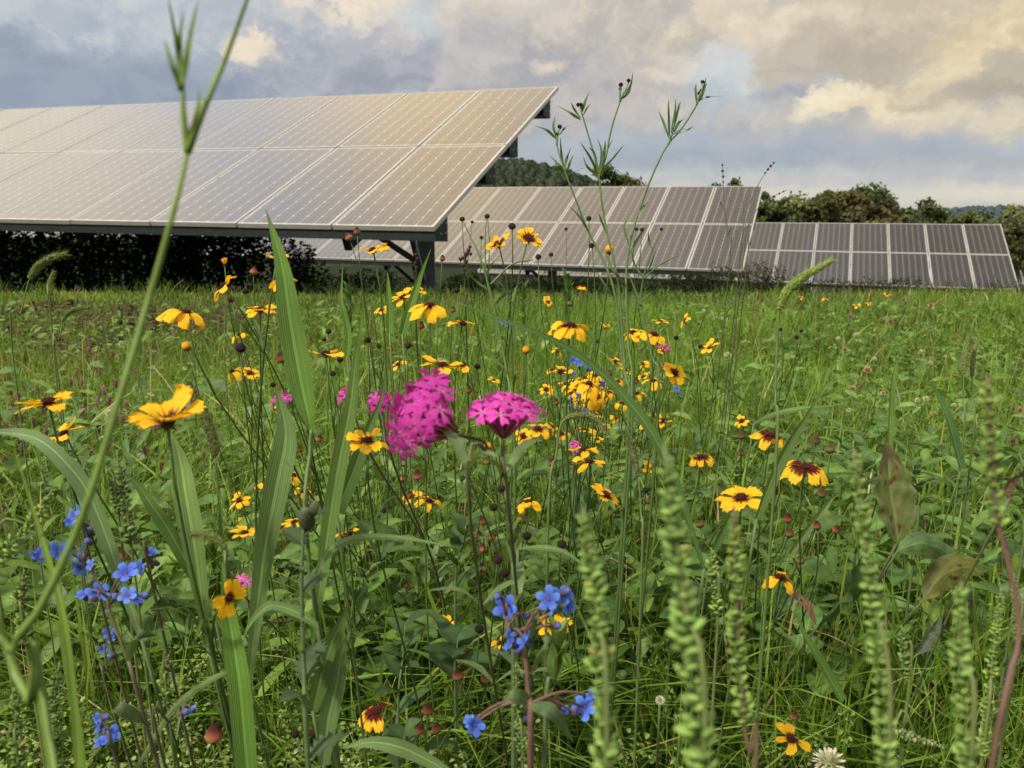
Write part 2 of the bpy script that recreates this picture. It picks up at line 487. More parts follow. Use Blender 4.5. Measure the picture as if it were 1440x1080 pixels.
def build_sky():
    t = world.node_tree; t.nodes.clear()
    L = t.links.new
    out = N(t, 'ShaderNodeOutputWorld')
    sky = N(t, 'ShaderNodeTexSky', sky_type='NISHITA'); sky.sun_disc = False
    sky.sun_elevation = SUN_EL; sky.sun_rotation = SUN_AZ
    bg1 = N(t, 'ShaderNodeBackground'); bg1.inputs[1].default_value = .08; L(sky.outputs[0], bg1.inputs[0])
    tc = N(t, 'ShaderNodeTexCoord')
    nrm = N(t, 'ShaderNodeVectorMath', operation='NORMALIZE'); L(tc.outputs['Generated'], nrm.inputs[0])
    D = nrm.outputs[0]
    sp = N(t, 'ShaderNodeSeparateXYZ'); L(D, sp.inputs[0])
    az = mathn(t, 'MULTIPLY', mathn(t, 'ARCTAN2', sp.outputs[0], sp.outputs[1]), 180 / PI)
    el = mathn(t, 'MULTIPLY', mathn(t, 'ARCSINE', sp.outputs[2]), 180 / PI)

    def vec(x, y, z=None):
        c = N(t, 'ShaderNodeCombineXYZ')
        for i, q in enumerate((x, y, z)):
            if q is None: continue
            if isinstance(q, (int, float)): c.inputs[i].default_value = q
            else: L(q, c.inputs[i])
        return c.outputs[0]
    AE = vec(az, el, 0.0)
    # cloud layer coordinates flatten towards the horizon
    flat = vec(mathn(t, 'MULTIPLY', az, 1.0), mathn(t, 'MULTIPLY', mathn(t, 'POWER', mathn(t, 'MAXIMUM', mathn(t, 'ADD', el, 3), .1), .82), 2.6), 0.0)

    def noise(v, s, d=6, r=.55, off=(0, 0, 0), coln=False, dist=0.0):
        if off != (0, 0, 0):
            a = N(t, 'ShaderNodeVectorMath', operation='ADD'); L(v, a.inputs[0]); a.inputs[1].default_value = off; v = a.outputs[0]
        n = N(t, 'ShaderNodeTexNoise', noise_dimensions='2D'); n.inputs['Scale'].default_value = s; n.inputs['Detail'].default_value = d
        n.inputs['Roughness'].default_value = r; n.inputs['Distortion'].default_value = dist
        L(v, n.inputs['Vector']); return n.outputs[1 if coln else 0]
    f1 = noise(flat, .11, 8, .56, (3.7, 1.2, 0), dist=.5)
    f2 = noise(flat, .11, 8, .56, (3.7 - .75, 1.2 + .95, 0), dist=.5)    # the same field a step towards the light
    relief = mathn(t, 'SUBTRACT', f1, f2)
    fine = noise(flat, .30, 9, .62, (9, 4, 2), dist=.3)
    lit = mathn(t, 'ADD', mathn(t, 'ADD', mathn(t, 'MULTIPLY', relief, 4.6), mathn(t, 'MULTIPLY', mathn(t, 'SUBTRACT', f1, .5), 2.0)),
                mathn(t, 'ADD', mathn(t, 'MULTIPLY', mathn(t, 'SUBTRACT', fine, .5), 1.5), .5), clamp=True)
    wsub = N(t, 'ShaderNodeVectorMath', operation='SUBTRACT'); wsub.inputs[1].default_value = (.5, .5, .5)
    L(noise(flat, .15, 10, .66, (1, 7, 3), True), wsub.inputs[0])
    W = wsub.outputs[0]
    # cauliflower heads: cellular billows, bent by the noise above
    bend = N(t, 'ShaderNodeVectorMath', operation='MULTIPLY_ADD'); L(W, bend.inputs[0]); bend.inputs[1].default_value = (9, 9, 0); L(flat, bend.inputs[2])

    def billow(off):
        v_ = bend.outputs[0]
        if off != (0, 0, 0):
            a_ = N(t, 'ShaderNodeVectorMath', operation='ADD'); L(v_, a_.inputs[0]); a_.inputs[1].default_value = off; v_ = a_.outputs[0]
        vo = N(t, 'ShaderNodeTexVoronoi', feature='F1', voronoi_dimensions='2D'); vo.inputs['Scale'].default_value = .16; vo.inputs['Detail'].default_value = 4
        vo.inputs['Roughness'].default_value = .5; vo.inputs['Lacunarity'].default_value = 2.1
        L(v_, vo.inputs['Vector']); return vo.outputs['Distance']
    p1, p2 = billow((0, 0, 0)), billow((-.7, 1.1, 0))
    puff = mathn(t, 'SUBTRACT', PUFF0, p1)
    prel = mathn(t, 'SUBTRACT', p2, p1)
    lit2 = mathn(t, 'ADD', mathn(t, 'MULTIPLY', prel, 1.05), mathn(t, 'ADD', mathn(t, 'MULTIPLY', puff, .55), mathn(t, 'MULTIPLY', mathn(t, 'SUBTRACT', lit, .5), .55)))

    ramp = N(t, 'ShaderNodeValToRGB')
    e = ramp.color_ramp.elements
    stops = [(0.0, (206, 202, 192)), (2.0, (198, 200, 200)), (5.0, (178, 187, 200)), (13, (188, 194, 203)), (22, (224, 214, 196)), (36, (236, 220, 192)), (46, (176, 176, 180)), (60, (205, 204, 205)), (90, (255, 252, 244))]
    while len(e) < len(stops): e.new(.5)
    for i, (x, c) in enumerate(stops):
        e[i].position = x / 90; e[i].color = (*lin(c), 1)
    wel = mathn(t, 'ADD', el, 0.0)
    L(mathn(t, 'DIVIDE', wel, 90), ramp.inputs[0])
    colr = ramp.outputs[0]

    def px(u, v):
        x = (u - 720) / F; y = (540 - v) / F
        d = np.array([x, CT + y * ST, y * CT - ST]); d /= np.linalg.norm(d)
        return math.degrees(math.atan2(d[0], d[1])), math.degrees(math.asin(d[2]))

    wcache = {}

    def warped(w):
        if w not in wcache:
            s = N(t, 'ShaderNodeVectorMath', operation='MULTIPLY'); L(W, s.inputs[0]); s.inputs[1].default_value = (w * 1.3, w, 0)
            a = N(t, 'ShaderNodeVectorMath', operation='ADD'); L(AE, a.inputs[0]); L(s.outputs[0], a.inputs[1]); wcache[w] = a.outputs[0]
        return wcache[w]

    def blob(u, v, ru, rv, A, B, op=.9, edge=.45, w=6, absae=None, pk=.9, ld=.38):
        nonlocal colr
        c = px(u, v) if absae is None else absae[:2]
        A = tuple(a_ * .52 + b_ * .48 for a_, b_ in zip(A, B)) if absae is None else A
        edge = edge * 1.7
        rx, ry = (ru * 0.0497, rv * 0.0497) if absae is None else absae[2:]
        d = N(t, 'ShaderNodeVectorMath', operation='SUBTRACT'); L(warped(w), d.inputs[0]); d.inputs[1].default_value = (c[0], c[1], 0)
        m = N(t, 'ShaderNodeVectorMath', operation='MULTIPLY'); L(d.outputs[0], m.inputs[0]); m.inputs[1].default_value = (1 / rx, 1 / ry, 0)
        ln = N(t, 'ShaderNodeVectorMath', operation='LENGTH'); L(m.outputs[0], ln.inputs[0])
        mr = N(t, 'ShaderNodeMapRange', interpolation_type='SMOOTHSTEP')
        mr.inputs[1].default_value = 1 + edge; mr.inputs[2].default_value = 1 - edge; mr.inputs[3].default_value = 0; mr.inputs[4].default_value = op
        L(mathn(t, 'SUBTRACT', ln.outputs['Value'], mathn(t, 'MULTIPLY', puff, pk)), mr.inputs[0])
        dt = N(t, 'ShaderNodeVectorMath', operation='DOT_PRODUCT'); L(m.outputs[0], dt.inputs[0]); dt.inputs[1].default_value = (-.35 * ld, .9 * ld, 0)
        li = mathn(t, 'ADD', mathn(t, 'ADD', lit2, dt.outputs['Value']), .5, clamp=True)
        cm = N(t, 'ShaderNodeMix', data_type='RGBA'); cm.inputs['A'].default_value = (*lin(A), 1); cm.inputs['B'].default_value = (*lin(B), 1)
        L(li, cm.inputs['Factor'])
        mx = N(t, 'ShaderNodeMix', data_type='RGBA'); L(mr.outputs[0], mx.inputs['Factor']); L(colr, mx.inputs['A']); L(cm.outputs['Result'], mx.inputs['B'])
        colr = mx.outputs['Result']

    # unseen overhead clouds, added to tone the panel reflections: azimuth, elevation, radii
    def over(az_, el_, ra, re, A, B, op=.9):
        blob(0, 0, 0, 0, A, B, op, .5, 8, (az_, el_, ra, re), .5, .2)
    over(0, 54, 90, 9, (150, 152, 160), (206, 200, 194), .8)
    over(-12, 41, 10, 10, (240, 206, 158), (255, 232, 188))
    over(-27, 33, 7, 13, (176, 178, 190), (220, 220, 224))
    over(-42, 24, 10, 9, (240, 224, 200), (255, 246, 226))
    over(-62, 30, 12, 14, (214, 204, 190), (244, 234, 216))
    over(1, 45, 7, 9, (180, 158, 132), (208, 188, 160))
    over(13, 46, 6, 12, (130, 114, 98), (158, 142, 124))
    over(34, 48, 18, 15, (62, 54, 46), (92, 82, 72), .96)
    # the part of the sky in front
    blob(150, 80, 340, 95, (134, 147, 168), (176, 185, 197), .95, .4, 8)
    blob(120, 0, 250, 44, (166, 176, 190), (212, 214, 216), .9, .4, 7)
    blob(330, 122, 240, 36, (130, 142, 165), (156, 165, 181), .85, .5, 6)
    blob(60, 132, 170, 26, (134, 147, 170), (156, 167, 185), .8, .5, 5)
    blob(500, 6, 130, 34, (196, 205, 214), (248, 232, 206), .95, .3, 5)
    blob(455, 84, 105, 50, (142, 149, 164), (190, 191, 196), .95, .22, 7)
    blob(575, 92, 122, 64, (134, 140, 157), (184, 184, 191), .96, .2, 7, ld=.5)
    blob(362, 68, 36, 15, (208, 202, 196), (250, 232, 206), .95, .3, 5)
    blob(600, 26, 50, 14, (192, 204, 214), (222, 226, 226), .8, .4, 4)
    blob(760, 10, 180, 40, (180, 172, 163), (234, 221, 203), .95, .3, 6)
    blob(750, 90, 150, 70, (150, 152, 160), (200, 195, 192), .95, .2, 7, ld=.5)
    blob(935, 38, 180, 58, (166, 162, 160), (218, 209, 198), .95, .25, 7)
    blob(775, 92, 22, 11, (226, 210, 190), (250, 236, 212), .9, .35, 4)
    blob(880, 140, 130, 42, (154, 157, 168), (202, 194, 188), .95, .22, 6, ld=.5)
    blob(1160, 172, 230, 34, (160, 162, 168), (196, 192, 188), .92, .3, 6)
    blob(1260, 30, 280, 90, (184, 170, 148), (234, 217, 188), .96, .22, 8)
    blob(1045, 104, 84, 40, (200, 208, 211), (216, 219, 217), .92, .3, 6)
    blob(1110, 132, 36, 16, (150, 152, 160), (186, 184, 182), .9, .3, 5)
    blob(1060, 18, 100, 32, (206, 192, 170), (242, 227, 202), .85, .35, 7)
    blob(1190, 140, 60, 28, (222, 204, 172), (254, 240, 208), .96, .22, 6)
    blob(1285, 138, 80, 27, (212, 194, 162), (250, 234, 200), .96, .25, 6)
    blob(1330, 92, 56, 36, (200, 181, 150), (246, 227, 190), .9, .3, 6)
    blob(1205, 80, 100, 34, (172, 161, 146), (202, 189, 168), .9, .3, 7)
    blob(1405, 44, 74, 50, (188, 168, 136), (244, 225, 186), .92, .3, 7)
    blob(1412, 126, 84, 28, (160, 150, 136), (194, 182, 162), .96, .22, 5)
    blob(1380, 174, 150, 16, (194, 183, 164), (232, 218, 190), .88, .4, 4)
    blob(900, 218, 270, 32, (156, 166, 182), (184, 188, 195), .9, .45, 4, pk=.5, ld=.15)
    blob(1180, 221, 330, 14, (150, 160, 178), (172, 179, 190), .9, .45, 3, pk=.5, ld=.15)
    blob(1400, 230, 160, 15, (166, 172, 182), (188, 188, 190), .8, .5, 3, pk=.5, ld=.15)
    blob(1180, 249, 330, 9, (166, 175, 187), (204, 204, 202), .8, .5, 2.5, pk=.4, ld=.15)
    blob(1310, 271, 260, 11, (204, 203, 198), (228, 221, 203), .9, .5, 2, pk=.4, ld=.15)
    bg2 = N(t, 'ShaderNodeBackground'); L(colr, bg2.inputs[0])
    # upper sky out of view, brightened to add ground light and panel reflections
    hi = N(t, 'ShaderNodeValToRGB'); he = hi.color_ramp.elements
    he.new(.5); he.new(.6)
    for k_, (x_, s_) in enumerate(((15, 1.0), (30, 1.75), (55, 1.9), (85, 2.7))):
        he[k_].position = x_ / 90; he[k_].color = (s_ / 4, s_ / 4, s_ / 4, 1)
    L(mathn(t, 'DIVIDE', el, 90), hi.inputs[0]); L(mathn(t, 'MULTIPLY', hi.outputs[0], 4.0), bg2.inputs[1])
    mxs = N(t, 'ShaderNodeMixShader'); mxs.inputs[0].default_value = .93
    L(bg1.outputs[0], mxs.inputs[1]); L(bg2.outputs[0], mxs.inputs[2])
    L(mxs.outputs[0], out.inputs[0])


build_sky()

# ------------------------------------------------------------------ ground, hills
def build_ground():
    ys = np.concatenate([np.linspace(-6, 12, 73), np.linspace(12.6, 60, 60), np.geomspace(62, 3400, 50)])
    xs = np.concatenate([-np.geomspace(2600, 14, 30), np.linspace(-13, 13, 79), np.geomspace(14, 2600, 30)])
    X, Y = np.meshgrid(xs, ys)
    Z = ground(X, Y)
    v = np.stack([X, Y, Z], -1).reshape(-1, 3)
    nx, ny = len(xs), len(ys)
    i = np.arange(nx * ny).reshape(ny, nx)
    q = np.stack([i[:-1, :-1], i[:-1, 1:], i[1:, 1:], i[1:, :-1]], -1).reshape(-1, 4)
    o = link('ground', quad_mesh('ground', v, q, np.full((len(v), 3), .1)), ground_material())
    o['kind'] = 'structure'


build_ground()


def ridge(name, prof, Y, depth, c0, nrows=14, seed=1, rough=1.0):
    """a hill whose skyline follows prof = [(u, v)...] when standing at distance Y"""
    r = np.random.default_rng(seed)
    us = np.array([p[0] for p in prof], float); vs = np.array([p[1] for p in prof], float)
    uu = np.linspace(us[0], us[-1], 90); vv = np.interp(uu, us, vs)
    top = np.array([at(u, v, Y) for u, v in zip(uu, vv)])
    V = []; C = []
    for k in range(nrows):
        t_ = k / (nrows - 1)
        fr = top.copy()
        fr[:, 1] -= depth * (1 - t_)
        fr[:, 2] = top[:, 2] - (top[:, 2] + 60 + Y * .02) * (1 - t_) ** 1.6 * .8
        V.append(fr); C.append(np.tile(c0, (len(uu), 1)) * r.uniform(.8, 1.2, (len(uu), 1)))
    back = top.copy(); back[:, 1] += depth; back[:, 2] -= 80; V.append(back); C.append(np.tile(c0, (len(uu), 1)))
    V = np.array(V); n, m = V.shape[:2]
    i = np.arange(n * m).reshape(n, m)
    q = np.stack([i[:-1, :-1], i[:-1, 1:], i[1:, 1:], i[1:, :-1]], -1).reshape(-1, 4)
    o = link(name, quad_mesh(name, V.reshape(-1, 3), q, np.array(C).reshape(-1, 3)), M_TREE)
    o['kind'] = 'structure'
    return V


def wood(name, V, size, n, c_lo, c_hi, seed):
    """far-off wood on a hillside, a mass of small uneven crowns"""
    r = np.random.default_rng(seed)
    mb_v = []; mb_q = []; mb_c = []
    base = []
    nu, nvv = 6, 4
    for i in range(nvv + 1):
        a = PI * (.08 + .92 * i / nvv)
        for j in range(nu):
            b = 2 * PI * j / nu + .4 * i
            base.append((math.sin(a) * math.cos(b), math.sin(a) * math.sin(b), math.cos(a)))
    base = np.array(base)
    q = np.array([(i * nu + j, i * nu + (j + 1) % nu, (i + 1) * nu + (j + 1) % nu, (i + 1) * nu + j) for i in range(nvv) for j in range(nu)])
    rows, cols = V.shape[:2]
    for k in range(n):
        t_ = r.uniform(rows * .25, rows - 2.01); s_ = r.uniform(0, cols - 1.01)
        if k % 3 == 0: t_ = rows - 2.01
        i, j = int(t_), int(s_)
        a, b = t_ - i, s_ - j
        p = V[i, j] * (1 - a) * (1 - b) + V[i + 1, j] * a * (1 - b) + V[i, j + 1] * (1 - a) * b + V[i + 1, j + 1] * a * b
        sz = size * r.uniform(.6, 1.3)
        bb = base * r.uniform(.75, 1.25, (len(base), 1)) * np.array([sz, sz, sz * r.uniform(.8, 1.3)]) + p
        c = np.array(c_lo) + (np.array(c_hi) - np.array(c_lo)) * r.uniform(0, 1)
        mb_q.append(q + len(base) * len(mb_v)); mb_v.append(bb)
        mb_c.append(np.tile(c, (len(base), 1)) * r.uniform(.7, 1.25, (len(base), 1)))
    o = link(name, quad_mesh(name, np.concatenate(mb_v), np.concatenate(mb_q), np.concatenate(mb_c), smooth=False), M_TREE)
    o['kind'] = 'stuff'; return o


Vh = ridge('hill', [(380, 270), (560, 244), (640, 236), (700, 233), (735, 234), (775, 243), (805, 252), (840, 267), (900, 288), (960, 297)], 520, 160, (.020, .034, .016), seed=3)
w1 = wood('hillside_wood', Vh, 3.3, 3200, (.013, .023, .012), (.032, .044, .020), 4)
Vf = ridge('far_hill', [(1060, 300), (1190, 301), (1300, 301), (1340, 298), (1380, 295), (1405, 294), (1440, 297), (1520, 303), (1640, 304)], 2200, 420, (.045, .075, .085), seed=5)  # bluish base colour stands in for distance haze
w2 = wood('far_wood', Vf, 9, 1300, (.040, .070, .078), (.062, .092, .095), 6)  # crown colours carry the same painted haze


# ------------------------------------------------------------------ trees beyond the arrays
def tree(name, label, u, vtop, wpx, Y, cols, group=None, airy=0.0, bare=False, vbase=None, seed=0, trunk_show=.25):
    r = np.random.default_rng(seed)
    top = at(u, vtop, Y)
    X, Yw = top[0], top[1]
    gz = float(ground(X, Yw))
    H = top[2] - gz
    Wd = wpx / F * Y * 1.4
    t = thing(name, label, 'tree', (X, Yw, gz), group)
    tb = MB()
    tr = max(.08, H * .022)
    tip = np.array([r.uniform(-.3, .3), r.uniform(-.3, .3), H * .93])
    P = smooth_path([(0, 0, -.3), (r.uniform(-.1, .1), .1, H * .35), (tip[0] * .6, tip[1] * .6, H * .65), tip], 12)
    bc = np.array([.035, .03, .026])
    tb.tube(P, np.linspace(tr, tr * .15, 12), bc, 6)
    ends = []
    nl = 16 if bare else 11
    for k in range(nl):
        q = P[int(r.integers(3, 11))]
        a = r.uniform(0, 2 * PI)
        ln = Wd * .5 * r.uniform(.55, 1.05)
        up_ = r.uniform(.25, .9) * ln
        e = q + np.array([math.cos(a) * ln, math.sin(a) * ln, up_])
        e[2] = min(e[2], H * .97)
        m_ = (q + e) / 2 + np.array([0, 0, ln * .1])
        lp = smooth_path([q, m_, e], 6)
        tb.tube(lp, np.linspace(tr * .35, tr * .06, 6), bc, 4)
        ends += [lp[3], lp[4], lp[5]]
        if bare:
            for _ in range(5):
                s_ = lp[int(r.integers(2, 6))]
                tb.tube([s_, s_ + np.array([r.uniform(-.6, .6), r.uniform(-.3, .3), r.uniform(.4, 1.1)]) * ln * .5], [tr * .07, tr * .03], bc, 3)
    tb.build('trunk', M_BARK, t)
    if bare:
        return t
    # crown: leaf sized faces gathered in clumps at the limb ends
    clumps = [(np.array([0, 0, H * .9]), Wd * .2)]
    for e in ends:
        clumps.append((e + r.normal(0, .06, 3) * Wd, Wd * r.uniform(.11, .22)))
    for k in range(int(46 * (1 - airy * .7))):
        a = r.uniform(0, 2 * PI); zz = r.uniform(.14, .95)
        rad = Wd * .5 * math.sin(PI * min(1, .12 + zz * .86)) ** .6 * r.uniform(.3, 1.0)
        clumps.append((np.array([math.cos(a) * rad, math.sin(a) * rad, H * zz]), Wd * r.uniform(.10, .20)))
    vs = []; cs = []
    cols = np.array(cols)
    for (c, rr) in clumps:
        n = int(110 * (1 - airy * .5))
        d = r.normal(0, 1, (n, 3)); d /= np.linalg.norm(d, axis=1)[:, None]
        p = c + d * rr * (r.uniform(.35, 1.0, (n, 1))) * np.array([1, 1, .75])
        s = Wd * .021 * r.uniform(.6, 1.5, (n, 1)) + .035
        a = r.normal(0, 1, (n, 3)); a /= np.linalg.norm(a, axis=1)[:, None]
        b = np.cross(a, d + r.normal(0, .5, (n, 3))); b /= np.linalg.norm(b, axis=1)[:, None] + 1e-9
        quad = np.stack([p - a * s * 1.3, p + b * s * .8, p + a * s * 1.3, p - b * s * .8], 1)
        vs.append(quad.reshape(-1, 3))
        cc = cols[r.integers(0, len(cols))] * r.uniform(.75, 1.25)
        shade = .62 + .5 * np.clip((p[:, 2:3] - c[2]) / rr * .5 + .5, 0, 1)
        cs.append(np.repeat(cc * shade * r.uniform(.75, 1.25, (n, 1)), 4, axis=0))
    v = np.concatenate(vs); c = np.concatenate(cs)
    q = np.arange(len(v)).reshape(-1, 4)
    link('crown', quad_mesh('crown', v, q, c, smooth=False), M_TREE, t)
    return t


GR = (.074, .100, .030); DG = (.048, .072, .024); YG = (.112, .124, .036); RU = (.115, .092, .038); OL = (.082, .096, .036)
TG = 'trees on the treeline behind the solar arrays'
tree('broadleaf_tree', 'round tree turning rust brown above the middle of the second array', 874, 236, 64, 62, [GR, OL, RU, RU, DG], TG, seed=11)
tree('broadleaf_tree', 'small orange tree peeking over the second array beside the wooded hill', 842, 254, 36, 70, [RU, (.13, .07, .02), OL], TG, seed=12)
tree('broadleaf_tree', 'low green treetop peeking over the top right of the second array', 1010, 254, 44, 66, [DG, GR], TG, seed=13)
tree('broadleaf_tree', 'dark leafy tree touching the right end of the second array', 1084, 266, 42, 58, [GR, DG, OL], TG, seed=14)
tree('broadleaf_tree', 'low yellowish green tree just right of the second array', 1116, 289, 62, 60, [YG, OL, GR], TG, seed=15)
tree('twiggy_tree', 'bare grey twiggy tree on the treeline above the third array', 1138, 280, 26, 64, [GR], TG, bare=True, seed=16)
tree('slender_tree', 'thin airy tree top standing tallest at the left of the tree clump', 1161, 263, 28, 56, [GR, DG], TG, airy=.85, seed=17)
tree('broadleaf_tree', 'yellow topped leafy tree in the clump above the third array', 1198, 267, 52, 60, [YG, GR, OL, YG], TG, seed=18)
tree('broadleaf_tree', 'tall dark green tree with the highest broad crown of the clump', 1240, 268, 58, 58, [DG, GR, OL], TG, seed=19)
tree('broadleaf_tree', 'rust tinted bushy tree low in the middle of the clump', 1222, 283, 70, 52, [RU, OL, (.075, .062, .02)], TG, seed=20)
tree('broadleaf_tree', 'wide mid green tree low at the left of the clump', 1172, 287, 70, 53, [GR, OL, YG], TG, seed=21)
tree('broadleaf_tree', 'rounded olive tree on the treeline right of the tall clump', 1288, 289, 52, 60, [GR, OL, DG], TG, seed=22)
tree('broadleaf_tree', 'lower olive tree ahead of the far blue hill', 1322, 292, 46, 63, [OL, GR, YG], TG, seed=23)
tree('broadleaf_tree', 'small yellow green tree above the right end of the third array', 1358, 300, 52, 60, [YG, OL], TG, seed=24)
tree('broadleaf_tree', 'low green tree between the tall clump and the rounded olive tree', 1262, 292, 50, 62, [GR, DG, OL], TG, seed=27)
tree('broadleaf_tree', 'low olive tree just left of the small yellow green tree', 1340, 298, 44, 66, [OL, GR], TG, seed=28)
tree('broadleaf_tree', 'low green tree between the twiggy tree and the second array', 1096, 284, 44, 66, [GR, OL, YG], TG, seed=29)
tree('broadleaf_tree', 'low green tree right of the small yellow green tree', 1384, 302, 46, 64, [GR, YG, OL], TG, seed=30)
tree('broadleaf_tree', 'light olive tree at the right edge beyond the third array', 1430, 302, 70, 48, [YG, OL, (.075, .085, .03)], TG, seed=25)
tree('broadleaf_tree', 'dark low bush like tree between the third array and the right edge tree', 1398, 318, 44, 46, [OL, GR, YG], TG, seed=26)

# ------------------------------------------------------------------ solar arrays
PW, PH = 1.012, 1.976            # module pitch


def panel_meshes():
    w, h = .992, 1.956
    b = MB()
    x0, x1, y0, y1 = -w / 2 + .009, w / 2 - .009, -h / 2 + .009, h / 2 - .009
    b.add([(x0, y0, -.004), (x1, y0, -.004), (x1, y1, -.004), (x0, y1, -.004)], [(0, 1, 2, 3)], (.05, .05, .05), uv=[(0, 0), (1, 0), (1, 1), (0, 1)])
    b.add([(x0, y0, -.012), (x1, y0, -.012), (x1, y1, -.012), (x0, y1, -.012)], [(3, 2, 1, 0)], (.05, .05, .05), uv=[(.5, .5)] * 4)
    me = b.mesh('solar_panel', smooth=False, uv=True); me.materials.append(M_CELL)
    f = MB(); t = .0125
    f.box((-w / 2, -h / 2, -.042), (w / 2, -h / 2 + t, 0)); f.box((-w / 2, h / 2 - t, -.042), (w / 2, h / 2, 0))
    f.box((-w / 2, -h / 2 + t, -.042), (-w / 2 + t, h / 2 - t, 0)); f.box((w / 2 - t, -h / 2 + t, -.042), (w / 2, h / 2 - t, 0))
    fm = f.mesh('panel_frame', smooth=False); fm.materials.append(M_ALU)
    return me, fm


PANEL_ME, FRAME_ME = panel_meshes()
XR = np.array([.9415, -.3368, -.0087]); YR = np.array([.3113, .8598, .4047])


def solar_array(label, o, ncols, xv=None, yv=None, posts=(-1.0, -4.2, -7.4, -10.6), bolts=False):
    X = XR if xv is None else np.array(xv); Y = YR if yv is None else np.array(yv)
    X = X / np.linalg.norm(X); Y = Y - X * (X @ Y); Y /= np.linalg.norm(Y); Zn = np.cross(X, Y)
    R = np.stack([X, Y, Zn], 1)
    o = np.array(o) + np.array([0, 0, HC])
    gz = float(ground(o[0], o[1]))
    base = np.array([o[0], o[1], gz])
    t = thing('solar_array', label, 'solar array', base, 'rows of solar panels on steel posts')

    def W(x, y, z):
        return o - base + R @ np.array([x, y, z])
    for i in range(ncols):
        for j in range(2):
            p = link('solar_panel', PANEL_ME, None, t)
            jit = Matrix.Rotation(random.uniform(-.0025, .0025), 4, 'X') @ Matrix.Rotation(random.uniform(-.0025, .0025), 4, 'Y')
            p.matrix_local = xf(R, W(-(i + .5) * PW, (j + .5) * PH, 0)) @ jit
            link('panel_frame', FRAME_ME, None, p)
    Yh = np.array([Y[0], Y[1], 0]); Yh /= np.linalg.norm(Yh)
    xl = -ncols * PW
    for s0 in (.03, 1.32, 2.05, 3.30):
        A = (s0, -.044); Bq = (s0 + .28, -.044)
        b = MB(); V = []
        for x in (xl + .02, -.012):
            a = W(x, *A); q = W(x, *Bq)
            c = q - np.array([0, 0, .215]); d = a - np.array([0, 0, .09])
            V += [a, q, c, d]
        b.add(V, [(0, 1, 2, 3), (7, 6, 5, 4), (0, 4, 5, 1), (1, 5, 6, 2), (2, 6, 7, 3), (3, 7, 4, 0)], (.02, .02, .02))
        pu = b.build('purlin', M_DARK, t, smooth=False)
        if bolts:
            for k, (fa, fb) in enumerate(((.9, .2), (.85, .62), (.45, .55))):
                a, q, c, d = V[4:]
                pt = (a * (1 - fa) + q * fa) * (1 - fb) + (d * (1 - fa) + c * fa) * fb
                bb = MB(); bb.ball(pt + X * .002, (.009, .009, .004), (.6, .6, .6), axis=X, nu=8, nv=4)
                bb.build('bolt', M_ALU, pu)
    for k, px_ in enumerate(posts):
        if px_ < xl: continue
        # rafter under the purlins, a post at mid slope and two struts
        b = MB(); b.bar(W(px_, .15, -.26), W(px_, 3.75, -.26), .07, .12, (.1, .1, .1), up=Zn)
        b.build('rafter', M_DARK, t, smooth=False)
        top = W(px_, 1.95, -.30)
        g0 = float(ground(*(top[:2] + base[:2]))) - base[2] - .3
        b = MB()
        p0 = np.array([top[0], top[1], g0])
        sx = X[:2] / np.linalg.norm(X[:2]); sx = np.array([sx[0], sx[1], 0])
        for off in (-.05, .05):        # two flanges and a web
            b.bar(p0 + sx * off, top + sx * off, .012, .11, (.1, .1, .1), up=sx)
        b.bar(p0, top, .10, .012, (.1, .1, .1), up=Yh)
        b.build('post', M_GALV, t, smooth=False)
        mid = p0 + (top - p0) * .52
        for (s_, z_) in ((3.3, -.32),):
            b = MB(); b.bar(mid, W(px_, s_, z_), .05, .05, (.1, .1, .1), up=sx); b.build('strut', M_GALV, t, smooth=False)
        b = MB(); b.bar(p0 + (top - p0) * .40 + Yh * -.08, W(px_ - .62, .9, -.16), .055, .055, (.1, .1, .1)); b.build('strut', M_DARK, t, smooth=False)
        b = MB(); b.bar(p0 + (top - p0) * .30 + Yh * -.08, W(px_ + .25, .9, -.16), .055, .055, (.1, .1, .1)); b.build('strut', M_GALV, t, smooth=False)
    return t


solar_array('nearest and largest solar array filling the upper left', (-.657, 7.038, -.168), 13, bolts=True)
solar_array('second solar array, behind and right of the nearest one', (4.144, 14.741, -1.112), 12, (.9363, -.3512, -.0043), (.3241, .8592, .3959), posts=(-1.0, -4.2, -7.4, -10.6))
solar_array('third solar array of dark panels at the right', (13.019, 20.991, -2.066), 15, (.9338, -.3578, -.0019), (.3287, .8557, .3997), posts=(-3.8, -8.2, -12.4))
solar_array('fourth solar array, a thin strip showing below the third', (16.55, 27.75, -3.10), 6, (.9338, -.3578, -.0019), (.3287, .8557, .3997), posts=(-2, -5))
solar_array('farthest solar array, a sliver cut by the right edge', (34.5, 41.5, -4.95), 14, (.9338, -.3578, -.0019), (.3287, .8557, .3997), posts=(-2, -6, -10))


